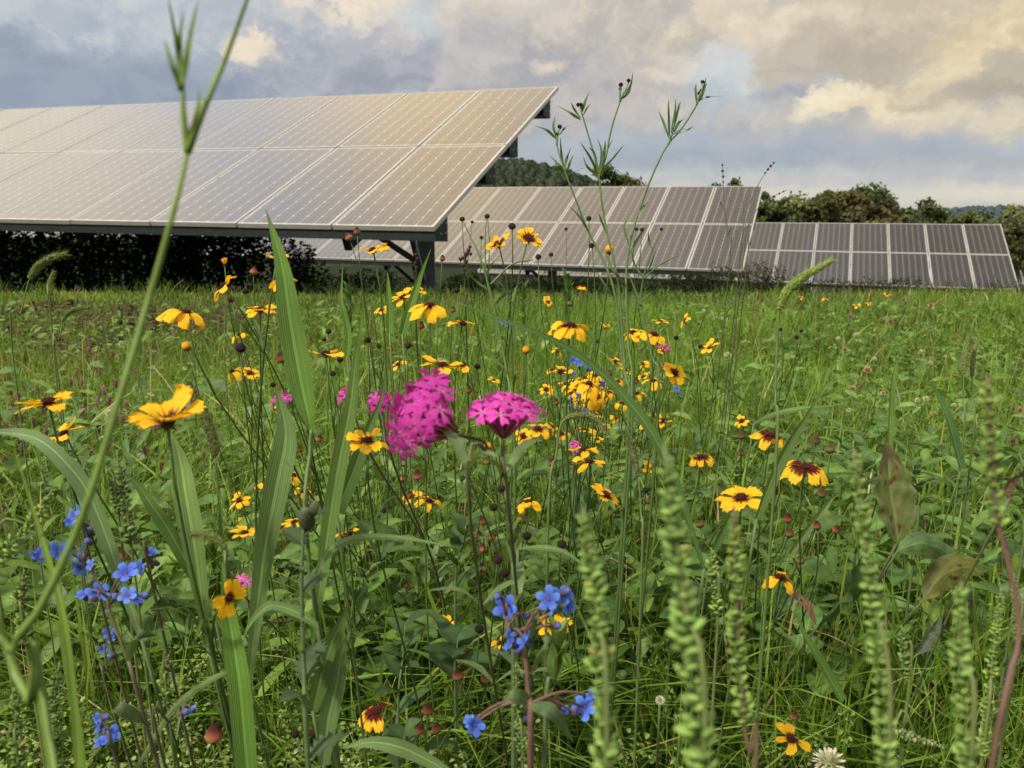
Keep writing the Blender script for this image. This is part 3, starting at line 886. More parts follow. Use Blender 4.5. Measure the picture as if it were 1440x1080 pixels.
# ------------------------------------------------------------------ shrubs and rank weeds under the arrays
def shrub(name, label, cat, x, y, w, h, colr, n=2600, leaf=.035, seed=0, group=None, tall=False):
    r = np.random.default_rng(seed)
    gz = float(ground(x, y))
    t = thing(name, label, cat, (x, y, gz), group)
    sb = MB()
    for k in range(9):
        a = r.uniform(0, 2 * PI); e = np.array([math.cos(a) * w * .4 * r.uniform(.3, 1), math.sin(a) * w * .3, h * r.uniform(.6, .95)])
        sb.tube(smooth_path([(0, 0, -.05), e * .5 + r.normal(0, .03, 3), e], 6), np.linspace(.012, .003, 6), (.03, .025, .018), 4)
    sb.build('stem', M_BARK, t)
    p = r.uniform(-1, 1, (n, 3)); p = p[(p ** 2).sum(1) < 1.0]
    lump = 1 + .25 * np.sin(p[:, 0] * 5 + seed) * np.cos(p[:, 1] * 4) + .12 * np.sin(p[:, 0] * 13 + seed * 2)
    p = p * np.array([w / 2, w * .36, h * .56]) * lump[:, None] + np.array([0, 0, h * .5])
    p = p[p[:, 2] > 0]
    m = len(p)
    s = leaf * r.uniform(.5, 1.4, (m, 1))
    a = r.normal(0, 1, (m, 3)); a[:, 2] = a[:, 2] * .6 + (.7 if tall else 0); a /= np.linalg.norm(a, axis=1)[:, None]
    b = np.cross(a, r.normal(0, 1, (m, 3))); b /= np.linalg.norm(b, axis=1)[:, None]
    wv = .22 if tall else .5
    q = np.stack([p - a * s, p + b * s * wv, p + a * s, p - b * s * wv], 1).reshape(-1, 3)
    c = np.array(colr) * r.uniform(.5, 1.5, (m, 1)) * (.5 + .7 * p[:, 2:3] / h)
    link('foliage', quad_mesh('foliage', q, np.arange(len(q)).reshape(-1, 4), np.repeat(c, 4, 0), smooth=False), M_SHADE, t)
    return t


SG = 'dark shrubs in the shade under the nearest array'
sh_desc = ['at the far left edge', 'second from the left edge', 'third from the left edge', 'left of the middle of the dark row', 'at the middle of the dark row',
           'right of the middle of the dark row', 'third from its right end', 'second from its right end']
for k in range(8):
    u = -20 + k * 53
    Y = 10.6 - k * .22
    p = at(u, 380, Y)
    shrub('shrub', 'dark shrub under the nearest array, ' + sh_desc[k], 'shrub', p[0], Y, 1.0, .98 + .12 * math.sin(k * 2.1), (.011, .024, .005), 4200, .032, 40 + k, SG)  # near-black leaf colour has the shade under the array put into it
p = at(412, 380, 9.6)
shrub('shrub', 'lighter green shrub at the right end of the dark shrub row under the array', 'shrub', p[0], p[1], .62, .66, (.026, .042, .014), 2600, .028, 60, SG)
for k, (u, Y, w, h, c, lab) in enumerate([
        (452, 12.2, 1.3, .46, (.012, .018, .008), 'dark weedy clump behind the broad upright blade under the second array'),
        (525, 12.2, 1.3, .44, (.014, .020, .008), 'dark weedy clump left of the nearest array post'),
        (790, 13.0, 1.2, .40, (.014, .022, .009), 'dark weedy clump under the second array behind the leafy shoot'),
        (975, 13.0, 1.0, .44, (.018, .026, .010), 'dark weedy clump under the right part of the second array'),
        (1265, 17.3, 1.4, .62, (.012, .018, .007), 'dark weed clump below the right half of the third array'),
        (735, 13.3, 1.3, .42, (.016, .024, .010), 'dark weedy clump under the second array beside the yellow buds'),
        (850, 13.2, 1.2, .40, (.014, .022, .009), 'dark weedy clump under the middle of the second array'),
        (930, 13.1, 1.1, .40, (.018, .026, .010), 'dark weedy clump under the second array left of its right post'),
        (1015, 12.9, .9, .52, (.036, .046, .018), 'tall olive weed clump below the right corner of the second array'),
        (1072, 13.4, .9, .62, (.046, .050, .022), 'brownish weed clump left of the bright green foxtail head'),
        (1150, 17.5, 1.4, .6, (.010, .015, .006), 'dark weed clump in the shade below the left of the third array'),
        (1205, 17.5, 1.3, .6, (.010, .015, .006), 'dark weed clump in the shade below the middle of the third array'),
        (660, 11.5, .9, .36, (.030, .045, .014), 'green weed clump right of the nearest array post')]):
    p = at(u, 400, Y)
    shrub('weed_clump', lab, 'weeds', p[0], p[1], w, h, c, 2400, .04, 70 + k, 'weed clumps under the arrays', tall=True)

# ------------------------------------------------------------------ flowers
CLEAR = []                       # sight lines kept free of grass: (u, v, radius px, depth)


def keep_clear(u, v, r, Z):
    CLEAR.append((u, v, r, Z))


ANCH = [('domed pink flower head', 590, 585), ('flat topped pink head', 708, 575), ('big golden left flower', 235, 582),
        ('tallest broad grass blade', 408, 450), ('greyish broad blade', 386, 690), ('nearest array post', 600, 370),
        ('lower left blue flowers', 130, 810), ('bottom centre blue flowers', 740, 870), ('bright green foxtail head', 1133, 398),
        ('spotted dock leaf', 1255, 710), ('lower maroon skirted flower', 1130, 657), ('wide ragged yellow flower', 1042, 700),
        ('wide open yellow flower', 850, 697), ('two toned drooping flower', 800, 456), ('maroon skirted bottom flower', 530, 1000),
        ('tiny neat yellow flower', 628, 878), ('tallest right ragweed spike', 1400, 620), ('long bent slanting blade', 800, 490),
        ('lone bottom right flower', 1113, 1040), ('sideways lower left flower', 323, 840), ('pale thistle bud', 430, 725), ('tall left ragweed spike', 850, 900)]
DIRS = ['right of', 'upper right of', 'above', 'upper left of', 'left of', 'lower left of', 'below', 'lower right of']


def auto_labels(items, head):
    """each item is told apart by the landmark next to it and the side it stands on"""
    used = set(); out = {}
    order = sorted(range(len(items)), key=lambda i: min((items[i][0] - a[1]) ** 2 + (items[i][1] - a[2]) ** 2 for a in ANCH))
    for i in order:
        u, v = items[i][:2]
        best = None
        for a in ANCH:
            d = math.hypot(u - a[1], v - a[2])
            if d < 6: continue
            k = int(round(math.degrees(math.atan2(a[2] - v, u - a[1])) / 45)) % 8
            if (a[0], k) in used: continue
            if best is None or d < best[0]: best = (d, a[0], k)
        used.add((best[1], best[2]))
        out[i] = '%s closest %s the %s' % (head, DIRS[best[2]], best[1])
    return [out[i] for i in range(len(items))]


YEL = np.array([.88, .46, .010]); YEL2 = np.array([.88, .58, .03]); RED = np.array([.085, .008, .005])


def petal_mesh(style, red, seed, Wp=.52):
    r = np.random.default_rng(seed)
    nr, nc = 9, 9
    V = []; C = []
    k1 = r.uniform(-.12, .12); tw = r.uniform(-.28, .28); bend = r.uniform(-.16, .16); ph = r.uniform(0, 6)
    ln = r.uniform(.90, 1.06)
    rr = np.linspace(.13, 1.0, nr)
    for x in rr:
        prof = .30 + .70 * math.sin(min(1, (x - .05) / .72) * PI / 2) ** 1.3
        if x > .8: prof *= 1 - (x - .8) * .55
        for j in range(nc):
            a = 2 * j / (nc - 1) - 1
            lob = (.035 + .085 * abs(math.sin(1.5 * PI * a + .0)) ** 1.0 * 0) + .17 * (1 - abs(math.cos(1.5 * PI * a))) + .12 * a * a
            xx = x * ln * (1 - lob * ((x - .13) / .87) ** 4)
            yy = a * .5 * Wp * prof + k1 * x * x
            if style == 'flat': z = .10 * x - .14 * x * x
            elif style == 'cup': z = .34 * x - .10 * x * x
            elif style == 'droop': z = .14 * x - .62 * x * x
            elif style == 'bowl': z = .46 * x - .10 * x * x
            else: z = .05 * x - .28 * x * x
            z += .05 * a * a * x - .025 * math.cos(a * PI * 3) * x * .6 + tw * a * x * .35 + .03 * math.sin(7 * x + ph) + bend * x * x
            V.append((xx, yy, z))
            lim = red + .05 * math.sin(a * 7 + ph) - .05 * abs(a) + .02 * math.sin(a * 19)
            f = np.clip((x - lim) / .06, 0, 1)
            y_ = YEL * (1 - .5 * x) + YEL2 * .5 * x
            y_ = y_ * (1 - .10 * (math.cos(a * PI * 3) < -.3)) * r.uniform(.95, 1.05)
            C.append(RED * (1 - f) + y_ * f)
    F_ = [(i * nc + j, i * nc + j + 1, (i + 1) * nc + j + 1, (i + 1) * nc + j) for i in range(nr - 1) for j in range(nc - 1)]
    me = make_mesh('ray_petal', np.array(V), F_, np.array(C)); me.materials.append(M_PETAL)
    return me


_pool = {}


def petal_pool(style, red):
    k = (style, round(red, 2))
    if k not in _pool:
        _pool[k] = [petal_mesh(style, red, hash(k[0]) % 7 + int(red * 100) + 13 * i) for i in range(6)] if False else [petal_mesh(style, red, len(style) * 17 + int(red * 100) + 13 * i) for i in range(6)]
    return _pool[k]


def disc_mesh():
    b = MB(); r = np.random.default_rng(5)
    b.ball((0, 0, .03), (.20, .20, .11), (.035, .007, .006), nu=14, nv=8)
    for k in range(70):
        a = r.uniform(0, 2 * PI); q = math.sqrt(r.uniform(0, 1)) * .19
        p = np.array([q * math.cos(a), q * math.sin(a), .03 + .11 * math.sqrt(max(0, 1 - (q / .2) ** 2))])
        c = (.06, .010, .008) if k % 5 else (.22, .07, .01)
        b.ball(p, (.016, .016, .035), c, axis=(p[0] * 2, p[1] * 2, .25), nu=5, nv=3)
    me = b.mesh('disc'); me.materials.append(M_SEED); return me


def calyx_mesh():
    b = MB()
    b.ball((0, 0, -.07), (.17, .17, .10), np.array([(.05, .07, .02)] * 3 + [(.07, .05, .015)] * 3 + [(.06, .02, .01)] * 3), nu=12, nv=8)
    for k in range(8):
        a = k * PI / 4
        d = np.array([math.cos(a), math.sin(a), 0])
        P = [d * .12 + [0, 0, -.10], d * .25 + [0, 0, -.09], d * .36 + [0, 0, -.13]]
        b.ribbon(P, [.08, .07, .01], np.cross(d, (0, 0, 1)), (.05, .08, .02))
    me = b.mesh('calyx'); me.materials.append(M_STEM); return me


DISC_ME, CALYX_ME = disc_mesh(), calyx_mesh()
FR = np.random.default_rng(99)


def stem_path(base, head, nrm, n=12, bow=.02):
    L = np.linalg.norm(head - base)
    nn = np.asarray(nrm, float) / np.linalg.norm(nrm)
    c1 = base + np.array([FR.normal(0, bow * 1.6), FR.normal(0, bow), L * .45])
    c2 = head - nn * min(.07, L * .3) - np.array([0, 0, L * .08])
    t_ = np.linspace(0, 1, n)[:, None]
    return base * (1 - t_) ** 3 + 3 * c1 * t_ * (1 - t_) ** 2 + 3 * c2 * t_ ** 2 * (1 - t_) + head * t_ ** 3


def ground_point(p, spread=.05, push=None):
    x = p[0] + FR.normal(0, spread * 1.6); y = p[1] + (FR.uniform(.06, .26) if push is None else push)
    return np.array([x, y, float(ground(x, y)) - .005])


STEM_C = np.array([.060, .105, .026])


def thread_leaves(b, P, n, ln=.06, c=STEM_C, lo=.25, hi=.85, w=.0022):
    for k in range(n):
        i = int(FR.integers(int(len(P) * lo), max(int(len(P) * hi), int(len(P) * lo) + 1)))
        a = FR.uniform(0, 2 * PI); d = np.array([math.cos(a), math.sin(a), 0]); l = ln * FR.uniform(.5, 1.2)
        q = P[i]
        b.ribbon(smooth_path([q, q + d * l * .4 + [0, 0, l * .45], q + d * l * .8 + [0, 0, l * .55 - l * .1]], 6), [w, w * 1.2, w * 1.2, w, w * .7, w * .2], np.cross(d, (0, 0, 1)), c * FR.uniform(.8, 1.3))


def coreopsis(label, u, v, w, n=(0, .25, 1), style='flat', red=.36, D=.038, npet=8, keep=None, spin=None, group=None, scale_disc=1.0, tilt=.0, Z=None, leaves=True):
    w = w * 1.1
    Z = Z or F * D / w
    k = slope_k(v)
    if HC + k * Z < .06: Z = (.06 - HC) / k
    R0 = w * Z / F / 2
    p = at(u, v, Z)
    nrm = np.array([n[0] + FR.normal(0, .06), -(n[1] * .58 - .05), n[2]], float); nrm /= np.linalg.norm(nrm)
    spin = FR.uniform(0, 2 * PI) if spin is None else spin
    Rm = frame(nrm, spin)
    base = ground_point(p, .035)
    t = thing('coreopsis', label, 'yellow flower', base, group)
    P = stem_path(base, p - nrm * R0 * .14, nrm)
    sb = MB(); sb.tube(P, np.linspace(.0012, .0008, len(P)), STEM_C * FR.uniform(.8, 1.15), 5)
    sb.build('stem', M_STEM, t, origin=base)
    if leaves:
        for _ in range(4):
            lb = MB(); thread_leaves(lb, P, 1); lb.build('leaf', M_LEAF, t, origin=base)
    hp = p - base
    d = link('disc', DISC_ME, None, t); d.matrix_local = xf(Rm, hp, R0 * scale_disc)
    c = link('calyx', CALYX_ME, None, t); c.matrix_local = xf(Rm, hp, R0)
    pool = petal_pool(style, red)
    ks = range(npet) if keep is None else keep
    for i in ks:
        a = 2 * PI * i / npet + FR.normal(0, .12)
        Rz = np.array([[math.cos(a), -math.sin(a), 0], [math.sin(a), math.cos(a), 0], [0, 0, 1]])
        ty = FR.normal(0, .17) + tilt
        Ry = np.array([[math.cos(ty), 0, math.sin(ty)], [0, 1, 0], [-math.sin(ty), 0, math.cos(ty)]])
        o = link('ray_petal', pool[int(FR.integers(0, 6))], None, t)
        o.matrix_local = xf(Rm @ Rz @ Ry, hp + Rm @ np.array([0, 0, .004 * (i % 2)]) * R0, R0 * FR.uniform(.84, 1.12))
    keep_clear(u, v, w * .55 + 3, Z)
    return t


# the flowers one by one: label, u, v, width, facing (right, towards camera, up), style, options
def flowers():
    c = coreopsis
    # left foreground
    c('largest golden yellow flower, in the left foreground', 235, 594, 104, (.05, .30, 1), 'bowl', red=.30, D=.042, spin=.2)
    c('golden flower at the left edge with petals spread level', 68, 566, 84, (-.15, .10, 1), 'flat', red=.34, D=.042, keep=[0, 1, 2, 4, 5, 6, 7])
    c('golden flower at left with upraised right petals, below the left edge flower', 90, 610, 60, (-.55, .25, 1), 'flat', red=.38, D=.040, keep=[0, 1, 3, 4, 5, 7])
    c('golden flower with wilting hanging petals, left of the long blurred stem top', 262, 440, 60, (.05, .05, 1), 'droop', red=.28, D=.040)
    c('yellow flower on a bare stem just left of the broad upright grass blade', 366, 436, 48, (.25, .35, 1), 'flat', red=.34, D=.038)
    c('yellow flower turned sideways with petals pointing down left, before the dark shrubs', 314, 402, 46, (-.9, .35, .6), 'flat', red=.32, D=.038, keep=[0, 1, 2, 4, 5, 6])
    c('half open yellow bud flower pointing up against the dark shrubs', 316, 373, 20, (0, .1, 1), 'cup', red=.24, D=.020, tilt=-.9)
    c('yellow flower half hidden by the tip of the broad upright blade', 390, 364, 38, (.5, .3, 1), 'cup', red=.32, D=.038, Z=.62, keep=[0, 2, 4, 5])
    c('wilting yellow flower half hidden behind the broad upright blade', 396, 394, 42, (-.2, .1, 1), 'droop', red=.30, D=.040, Z=.60, keep=[0, 1, 3, 4, 6])
    # under the nearest array's corner
    c('yellow flower with raised right petals, left of the array post', 524, 352, 50, (-.35, .45, 1), 'flat', red=.30, D=.040, keep=[0, 1, 2, 3, 4, 6, 7])
    c('back lit yellow flower, left one of the high pair before the second array', 701, 345, 40, (-.35, .75, .7), 'cup', red=.48, D=.036)
    c('back lit yellow flower, right one of the high pair before the second array', 743, 337, 46, (.30, .85, .6), 'cup', red=.46, D=.038)
    c('small yellow flower left of the maroon domed flower below the array post', 567, 418, 38, (-.25, .5, 1), 'flat', red=.34, D=.036)
    c('wide yellow flower with a maroon domed centre and sagging petals below the array post', 605, 430, 60, (.05, .40, 1), 'droop', red=.30, D=.042, npet=9)
    c('yellow flower with petals slanting down right, right of the maroon domed flower', 651, 455, 44, (.35, .10, 1), 'sag', red=.32, D=.040, keep=[0, 1, 2, 5, 6, 7])
    c('ragged golden flower with an upright petal above the domed pink flower head', 622, 514, 62, (-.05, .15, 1), 'flat', red=.34, D=.042, keep=[0, 1, 2, 4, 6, 7])
    c('golden flower pair member with raised right petal above the flat pink head', 652, 513, 36, (-.6, .1, 1), 'flat', red=.36, D=.036, keep=[0, 1, 5, 6])
    c('two toned yellow flower with drooping petals above the crowded cluster', 802, 458, 60, (.15, .20, 1), 'droop', red=.40, D=.042, npet=10)
    c('flower with three remaining yellow petals among dark buds left of the broad blade', 458, 498, 60, (0, .05, 1), 'flat', red=.30, D=.042, keep=[0, 3, 4, 6])
    c('yellow flower tucked behind the lower left of the domed pink head', 517, 620, 60, (.25, .60, 1), 'flat', red=.36, D=.040, Z=.56)
    c('small faded yellow flower left of the broad upright blade', 326, 522, 34, (-.4, .3, 1), 'droop', red=.28, D=.036, keep=[0, 1, 2, 5])
    c('small yellow flower right of the faded one, left of the broad blade', 351, 525, 30, (.2, .6, 1), 'flat', red=.40, D=.034)
    # crowd right of centre
    c('small orange yellow flower standing alone above the crowd, below the leaning blade', 771, 425, 15, (.2, .9, .5), 'flat', red=.40, D=.030)
    c('small far yellow flower just above the row under the second array', 819, 403, 17, (.1, .2, 1), 'sag', red=.36, D=.032)
    c('tiny round yellow flower facing the camera under the second array', 769, 421, 13, (.1, .95, .4), 'flat', red=.42, D=.026, Z=2.1)
    c('small orange flower half closed right of the two toned drooping flower', 851, 461, 16, (0, .3, 1), 'cup', red=.40, D=.026, tilt=-.3)
    c('yellow flower with petals spread wide, left one of the far right row', 890, 467, 36, (-.2, .1, 1), 'sag', red=.34, D=.038)
    c('yellow flower with a dark domed centre, right one of the far right row', 920, 470, 46, (.1, .15, 1), 'sag', red=.36, D=.040)
    c('small yellow flower above the far right row', 928, 452, 26, (.1, .2, 1), 'flat', red=.32, D=.034, keep=[0, 1, 3, 4, 5, 7])
    c('small yellow flower leaning right at the end of the far right row', 963, 451, 22, (-.7, .2, .8), 'flat', red=.32, D=.032, keep=[0, 1, 2, 4, 5, 6])
    c('yellow flower leaning left alone in green grass right of the crowd', 998, 489, 28, (-.6, .3, .9), 'flat', red=.30, D=.034)
    c('bright yellow flower facing the camera at the right end of the crowd', 948, 524, 40, (.35, .90, .55), 'flat', red=.36, D=.036)
    c('yellow flower with broad lower petals touching the camera facing one', 918, 535, 30, (-.1, .35, 1), 'droop', red=.34, D=.036, keep=[0, 1, 2, 3, 5, 6])
    c('wilted yellow flower high in the right part of the crowd', 904, 512, 18, (-.6, .4, .5), 'droop', red=.34, D=.030)
    c('tiny plain yellow flower above the camera facing one', 930, 494, 14, (.1, .6, .8), 'flat', red=.22, D=.024)
    c('flower with one upright yellow petal at the left of the crowd', 788, 523, 42, (0, .1, 1), 'flat', red=.40, D=.040, keep=[0, 2, 3, 4], tilt=-.2)
    c('wilted dark centred flower above the one with the upright petal', 784, 494, 18, (.3, .5, .6), 'droop', red=.40, D=.030, keep=[0, 2, 3, 5])
    CG = 'overlapping yellow flowers of the crowd right of centre'
    for (u, v, w, n) in ((812, 549, 30, (-.3, .6, .8)), (828, 540, 46, (.2, .4, 1)), (838, 556, 44, (.3, .7, .7)), (823, 532, 30, (-.2, .2, 1)), (846, 540, 28, (.4, .5, .8)), (804, 552, 24, (-.4, .7, .6)), (850, 556, 26, (.5, .4, .8))):
        c('yellow flower overlapping others in the crowd right of centre', u, v, w, n, 'droop' if w > 28 else 'flat', red=.36, D=.038, group=CG, leaves=False)
    c('orange tinged flower right of the crowd by the bent grass blade', 869, 536, 22, (.3, .5, .7), 'droop', red=.38, D=.032)
    c('wilted orange flower at the lower right of the crowd', 876, 566, 26, (.1, .3, 1), 'droop', red=.45, D=.034, keep=[0, 2, 3, 5, 7])
    c('small yellow flower just under the crowd', 838, 583, 22, (.3, .4, 1), 'flat', red=.34, D=.032)
    c('yellow flower with tattered petals at the top of the crowd under the leaning blade', 866, 508, 26, (.2, .5, .9), 'flat', red=.38, D=.034, keep=[0, 1, 2, 4, 6])
    c('small tattered flower left of the crowd with its disc toward the camera', 768, 548, 22, (-.2, .8, .6), 'flat', red=.40, D=.032, keep=[0, 1, 3, 4, 6, 7])
    c('yellow flower lower left of the camera facing one, half wilted', 896, 553, 24, (-.3, .4, .8), 'droop', red=.38, D=.034, keep=[0, 1, 3, 5, 6])
    c('yellow flower just behind the maroon domed one below the array post', 588, 408, 26, (.3, .5, .8), 'flat', red=.34, D=.034)
    c('small yellow flower between the ragged golden pair and the leaning blade', 694, 535, 20, (.2, .5, .8), 'flat', red=.34, D=.030, keep=[0, 1, 3, 4, 6])
    c('wilting yellow flower left of the tallest broad blade above the faded one', 336, 470, 26, (-.3, .3, .9), 'droop', red=.34, D=.034, keep=[0, 1, 2, 4, 6])
    DG_ = 'small yellow flowers drifting around the crowd'
    for (u, v, w, n, st, kp) in ((858, 552, 24, (.2, .5, .8), 'droop', [0, 1, 2, 4, 6]), (815, 566, 20, (-.2, .7, .7), 'flat', None), (796, 540, 24, (-.4, .4, .9), 'sag', None), (880, 520, 20, (.4, .6, .7), 'flat', [0, 1, 3, 4, 6]),
                                 (838, 528, 24, (0, .4, 1), 'flat', None), (866, 588, 18, (.3, .5, .8), 'droop', None), (905, 530, 20, (-.3, .6, .7), 'flat', [0, 2, 3, 5, 6]), (776, 520, 20, (-.2, .4, 1), 'sag', [0, 1, 3, 4, 6]),
                                 (850, 600, 18, (.2, .6, .8), 'flat', None), (790, 610, 22, (.1, .4, 1), 'sag', None), (840, 618, 20, (.3, .4, .9), 'flat', [0, 1, 3, 4, 6])):
        c('small ragged yellow flower in the drift around the crowd right of centre', u, v, w, n, st, red=.38, D=.034, keep=kp, group=DG_, leaves=False)
    c('yellow flower low behind the tallest broad blade, left of it, petals spread', 372, 676, 30, (-.2, .4, 1), 'sag', red=.34, D=.036)
    c('small ragged yellow flower right of the greyish broad blade', 425, 690, 26, (.3, .6, .8), 'flat', red=.36, D=.034, keep=[0, 1, 3, 4, 6])
    c('yellow flower with swept petals left of the pale thistle bud', 396, 742, 30, (-.3, .4, .9), 'flat', red=.34, D=.036, keep=[0, 1, 2, 4, 5, 7])
    c('small yellow flower left of the post beside the slender upright blade', 536, 436, 24, (-.2, .5, .9), 'flat', red=.36, D=.034)
    c('yellow flower low left of the domed pink head under the raised petal one', 560, 512, 26, (-.3, .3, 1), 'sag', red=.34, D=.036, keep=[0, 1, 3, 4, 6, 7])
    # below the crowd
    c('small camera facing flower at the left of the trio right of the flat pink head', 736, 613, 28, (-.2, .9, .5), 'flat', red=.40, D=.034)
    c('wide flower in the middle of the trio right of the flat pink head', 756, 603, 40, (.05, .40, 1), 'sag', red=.38, D=.038)
    c('narrow flower at the right of the trio right of the flat pink head', 777, 600, 24, (.7, .4, .7), 'flat', red=.34, D=.034)
    c('yellow flower beside the arched foxtail head, above a level pair', 822, 605, 34, (.1, .3, 1), 'sag', red=.38, D=.036, keep=[0, 1, 3, 4, 6])
    c('level yellow flower, upper one of two stacked below the arched foxtail', 822, 632, 48, (-.10, .02, 1), 'flat', red=.34, D=.040, keep=[0, 1, 3, 4, 5, 7])
    c('level yellow flower, lower one of two stacked below the arched foxtail', 829, 649, 50, (-.12, .05, 1), 'flat', red=.32, D=.040, keep=[0, 1, 3, 4, 5, 7])
    c('flower with a single yellow petal by the drooping foxtail', 908, 595, 28, (-.2, .3, 1), 'droop', red=.34, D=.036, keep=[0, 3, 4])
    c('yellow flower with long level petals behind the bent grass blade', 932, 591, 34, (.1, .1, 1), 'flat', red=.34, D=.038, keep=[0, 1, 4, 5, 7])
    c('pale ragged yellow flower beside the drooping foxtail', 910, 657, 22, (.4, .8, .3), 'flat', red=.28, D=.030)
    c('small bright flower leaning left, above the maroon drooping flower at right', 1043, 592, 26, (-.5, .75, .6), 'flat', red=.36, D=.032, keep=[0, 1, 2, 3, 5, 6])
    c('flower with a maroon skirt and yellow petal tips drooping, upper one at right', 1085, 612, 52, (.05, .25, 1), 'droop', red=.64, D=.042, spin=.4)
    c('small maroon skirted flower drooping left of the upper right one', 985, 642, 36, (-.15, .25, 1), 'droop', red=.60, D=.036)
    c('flower with a maroon skirt and yellow petals drooping, lower one at right', 1132, 657, 60, (.05, .30, 1), 'droop', red=.58, D=.044, spin=.1)
    c('yellow flower partly behind a slanting grass blade beside the lower right one', 1098, 660, 34, (-.3, .5, 1), 'sag', red=.34, D=.038, Z=.86)
    c('wide yellow flower with a ragged right side behind the short ragweed spike', 1042, 700, 70, (-.08, .42, 1), 'flat', red=.30, D=.044)
    c('wide open yellow flower with right petals facing camera, right of centre', 852, 696, 58, (.45, .50, 1), 'flat', red=.34, D=.042, keep=[0, 1, 2, 3, 4, 6, 7])
    c('yellow flower with one petal held upright left of the wide open one', 742, 706, 44, (-.05, .10, 1), 'sag', red=.30, D=.040, keep=[0, 1, 2, 4, 5, 7])
    c('yellow flower leaning left under the domed pink head', 578, 698, 32, (-.2, .3, 1), 'flat', red=.30, D=.036, keep=[0, 1, 3, 4, 5])
    c('yellow flower with big hanging petals right under the domed pink head', 604, 704, 36, (.35, .30, 1), 'droop', red=.36, D=.038, keep=[0, 1, 3, 5, 6])
    # lower left
    c('small yellow flower topmost of the group left of the shorter broad blade', 336, 704, 34, (-.3, .4, 1), 'flat', red=.32, D=.036)
    c('yellow flower in the middle of the group left of the shorter broad blade', 345, 731, 28, (.3, .6, .8), 'droop', red=.40, D=.034, keep=[0, 1, 3, 5, 6])
    c('yellow flower lowest of the group left of the shorter broad blade', 344, 750, 44, (.05, .20, 1), 'flat', red=.30, D=.040)
    c('loose yellow flower between the two broad grass blades', 413, 668, 30, (.6, .6, .6), 'droop', red=.26, D=.036, keep=[0, 1, 2, 4, 6])
    c('yellow flower behind the pale thistle bud', 415, 734, 38, (.1, .3, 1), 'flat', red=.32, D=.038, keep=[0, 1, 3, 4, 5])
    c('yellow flower right of the thistle with its dark centre to the left', 492, 751, 40, (-.2, .3, 1), 'flat', red=.40, D=.038, keep=[0, 1, 2, 6, 7])
    c('yellow flower standing on edge with its dark face turned right at lower left', 322, 840, 58, (.72, .80, .15), 'flat', red=.26, D=.038, Z=.46, keep=[0, 1, 2, 4, 5, 6])
    c('flower with deep maroon skirt and three yellow petal tips at bottom left of centre', 531, 1000, 56, (.02, .35, 1), 'droop', red=.62, D=.040, spin=.25, keep=[1, 2, 3, 4, 5, 6])
    c('tiny neat yellow flower facing the camera at lower centre', 628, 879, 27, (.05, .75, .75), 'flat', red=.38, D=.024, npet=8)
    c('yellow flower with a dark centre just behind the central blue flowers', 780, 882, 48, (.15, .70, .8), 'flat', red=.34, D=.038, Z=.85)
    c('yellow flower sliver behind the central blue flower stem', 703, 905, 30, (-.5, .4, .8), 'flat', red=.30, D=.034, Z=.9, keep=[0, 2, 3, 5])
    c('orange wilting flower with a brown centre at lower right', 1098, 812, 50, (.1, .25, 1), 'droop', red=.40, D=.040, keep=[0, 2, 3, 5, 7])
    c('lone yellow flower with four petals at the bottom right', 1113, 1040, 54, (.1, .60, .9), 'flat', red=.32, D=.036, keep=[0, 2, 4, 5, 6])
    c('orange yellow flower mixed with a small pink blossom left of the shorter blade', 389, 576, 20, (-.5, .6, .6), 'flat', red=.36, D=.028, keep=[0, 1, 2, 4])
    # far ones along the edge of the slope
    c('far orange flower standing on the grass edge below the third array', 1247, 414, 15, (.1, .25, 1), 'flat', red=.3, D=.036, Z=3.0, leaves=False)
    c('far yellow flower on the grass edge left of the orange one', 1205, 430, 13, (0, .3, 1), 'flat', red=.2, D=.034, Z=3.1, leaves=False)
    c('far yellow flower close left of the orange one on the grass edge', 1222, 427, 9, (0, .5, 1), 'flat', red=.2, D=.03, Z=3.4, leaves=False)
    c('far yellow blossom low right of the bright green foxtail head', 1160, 421, 10, (0, .5, 1), 'flat', red=.2, D=.03, Z=3.4, leaves=False)
    c('far yellow blossom touching the bright green foxtail head', 1126, 418, 9, (0, .5, 1), 'flat', red=.2, D=.03, Z=3.5, leaves=False)


flowers()


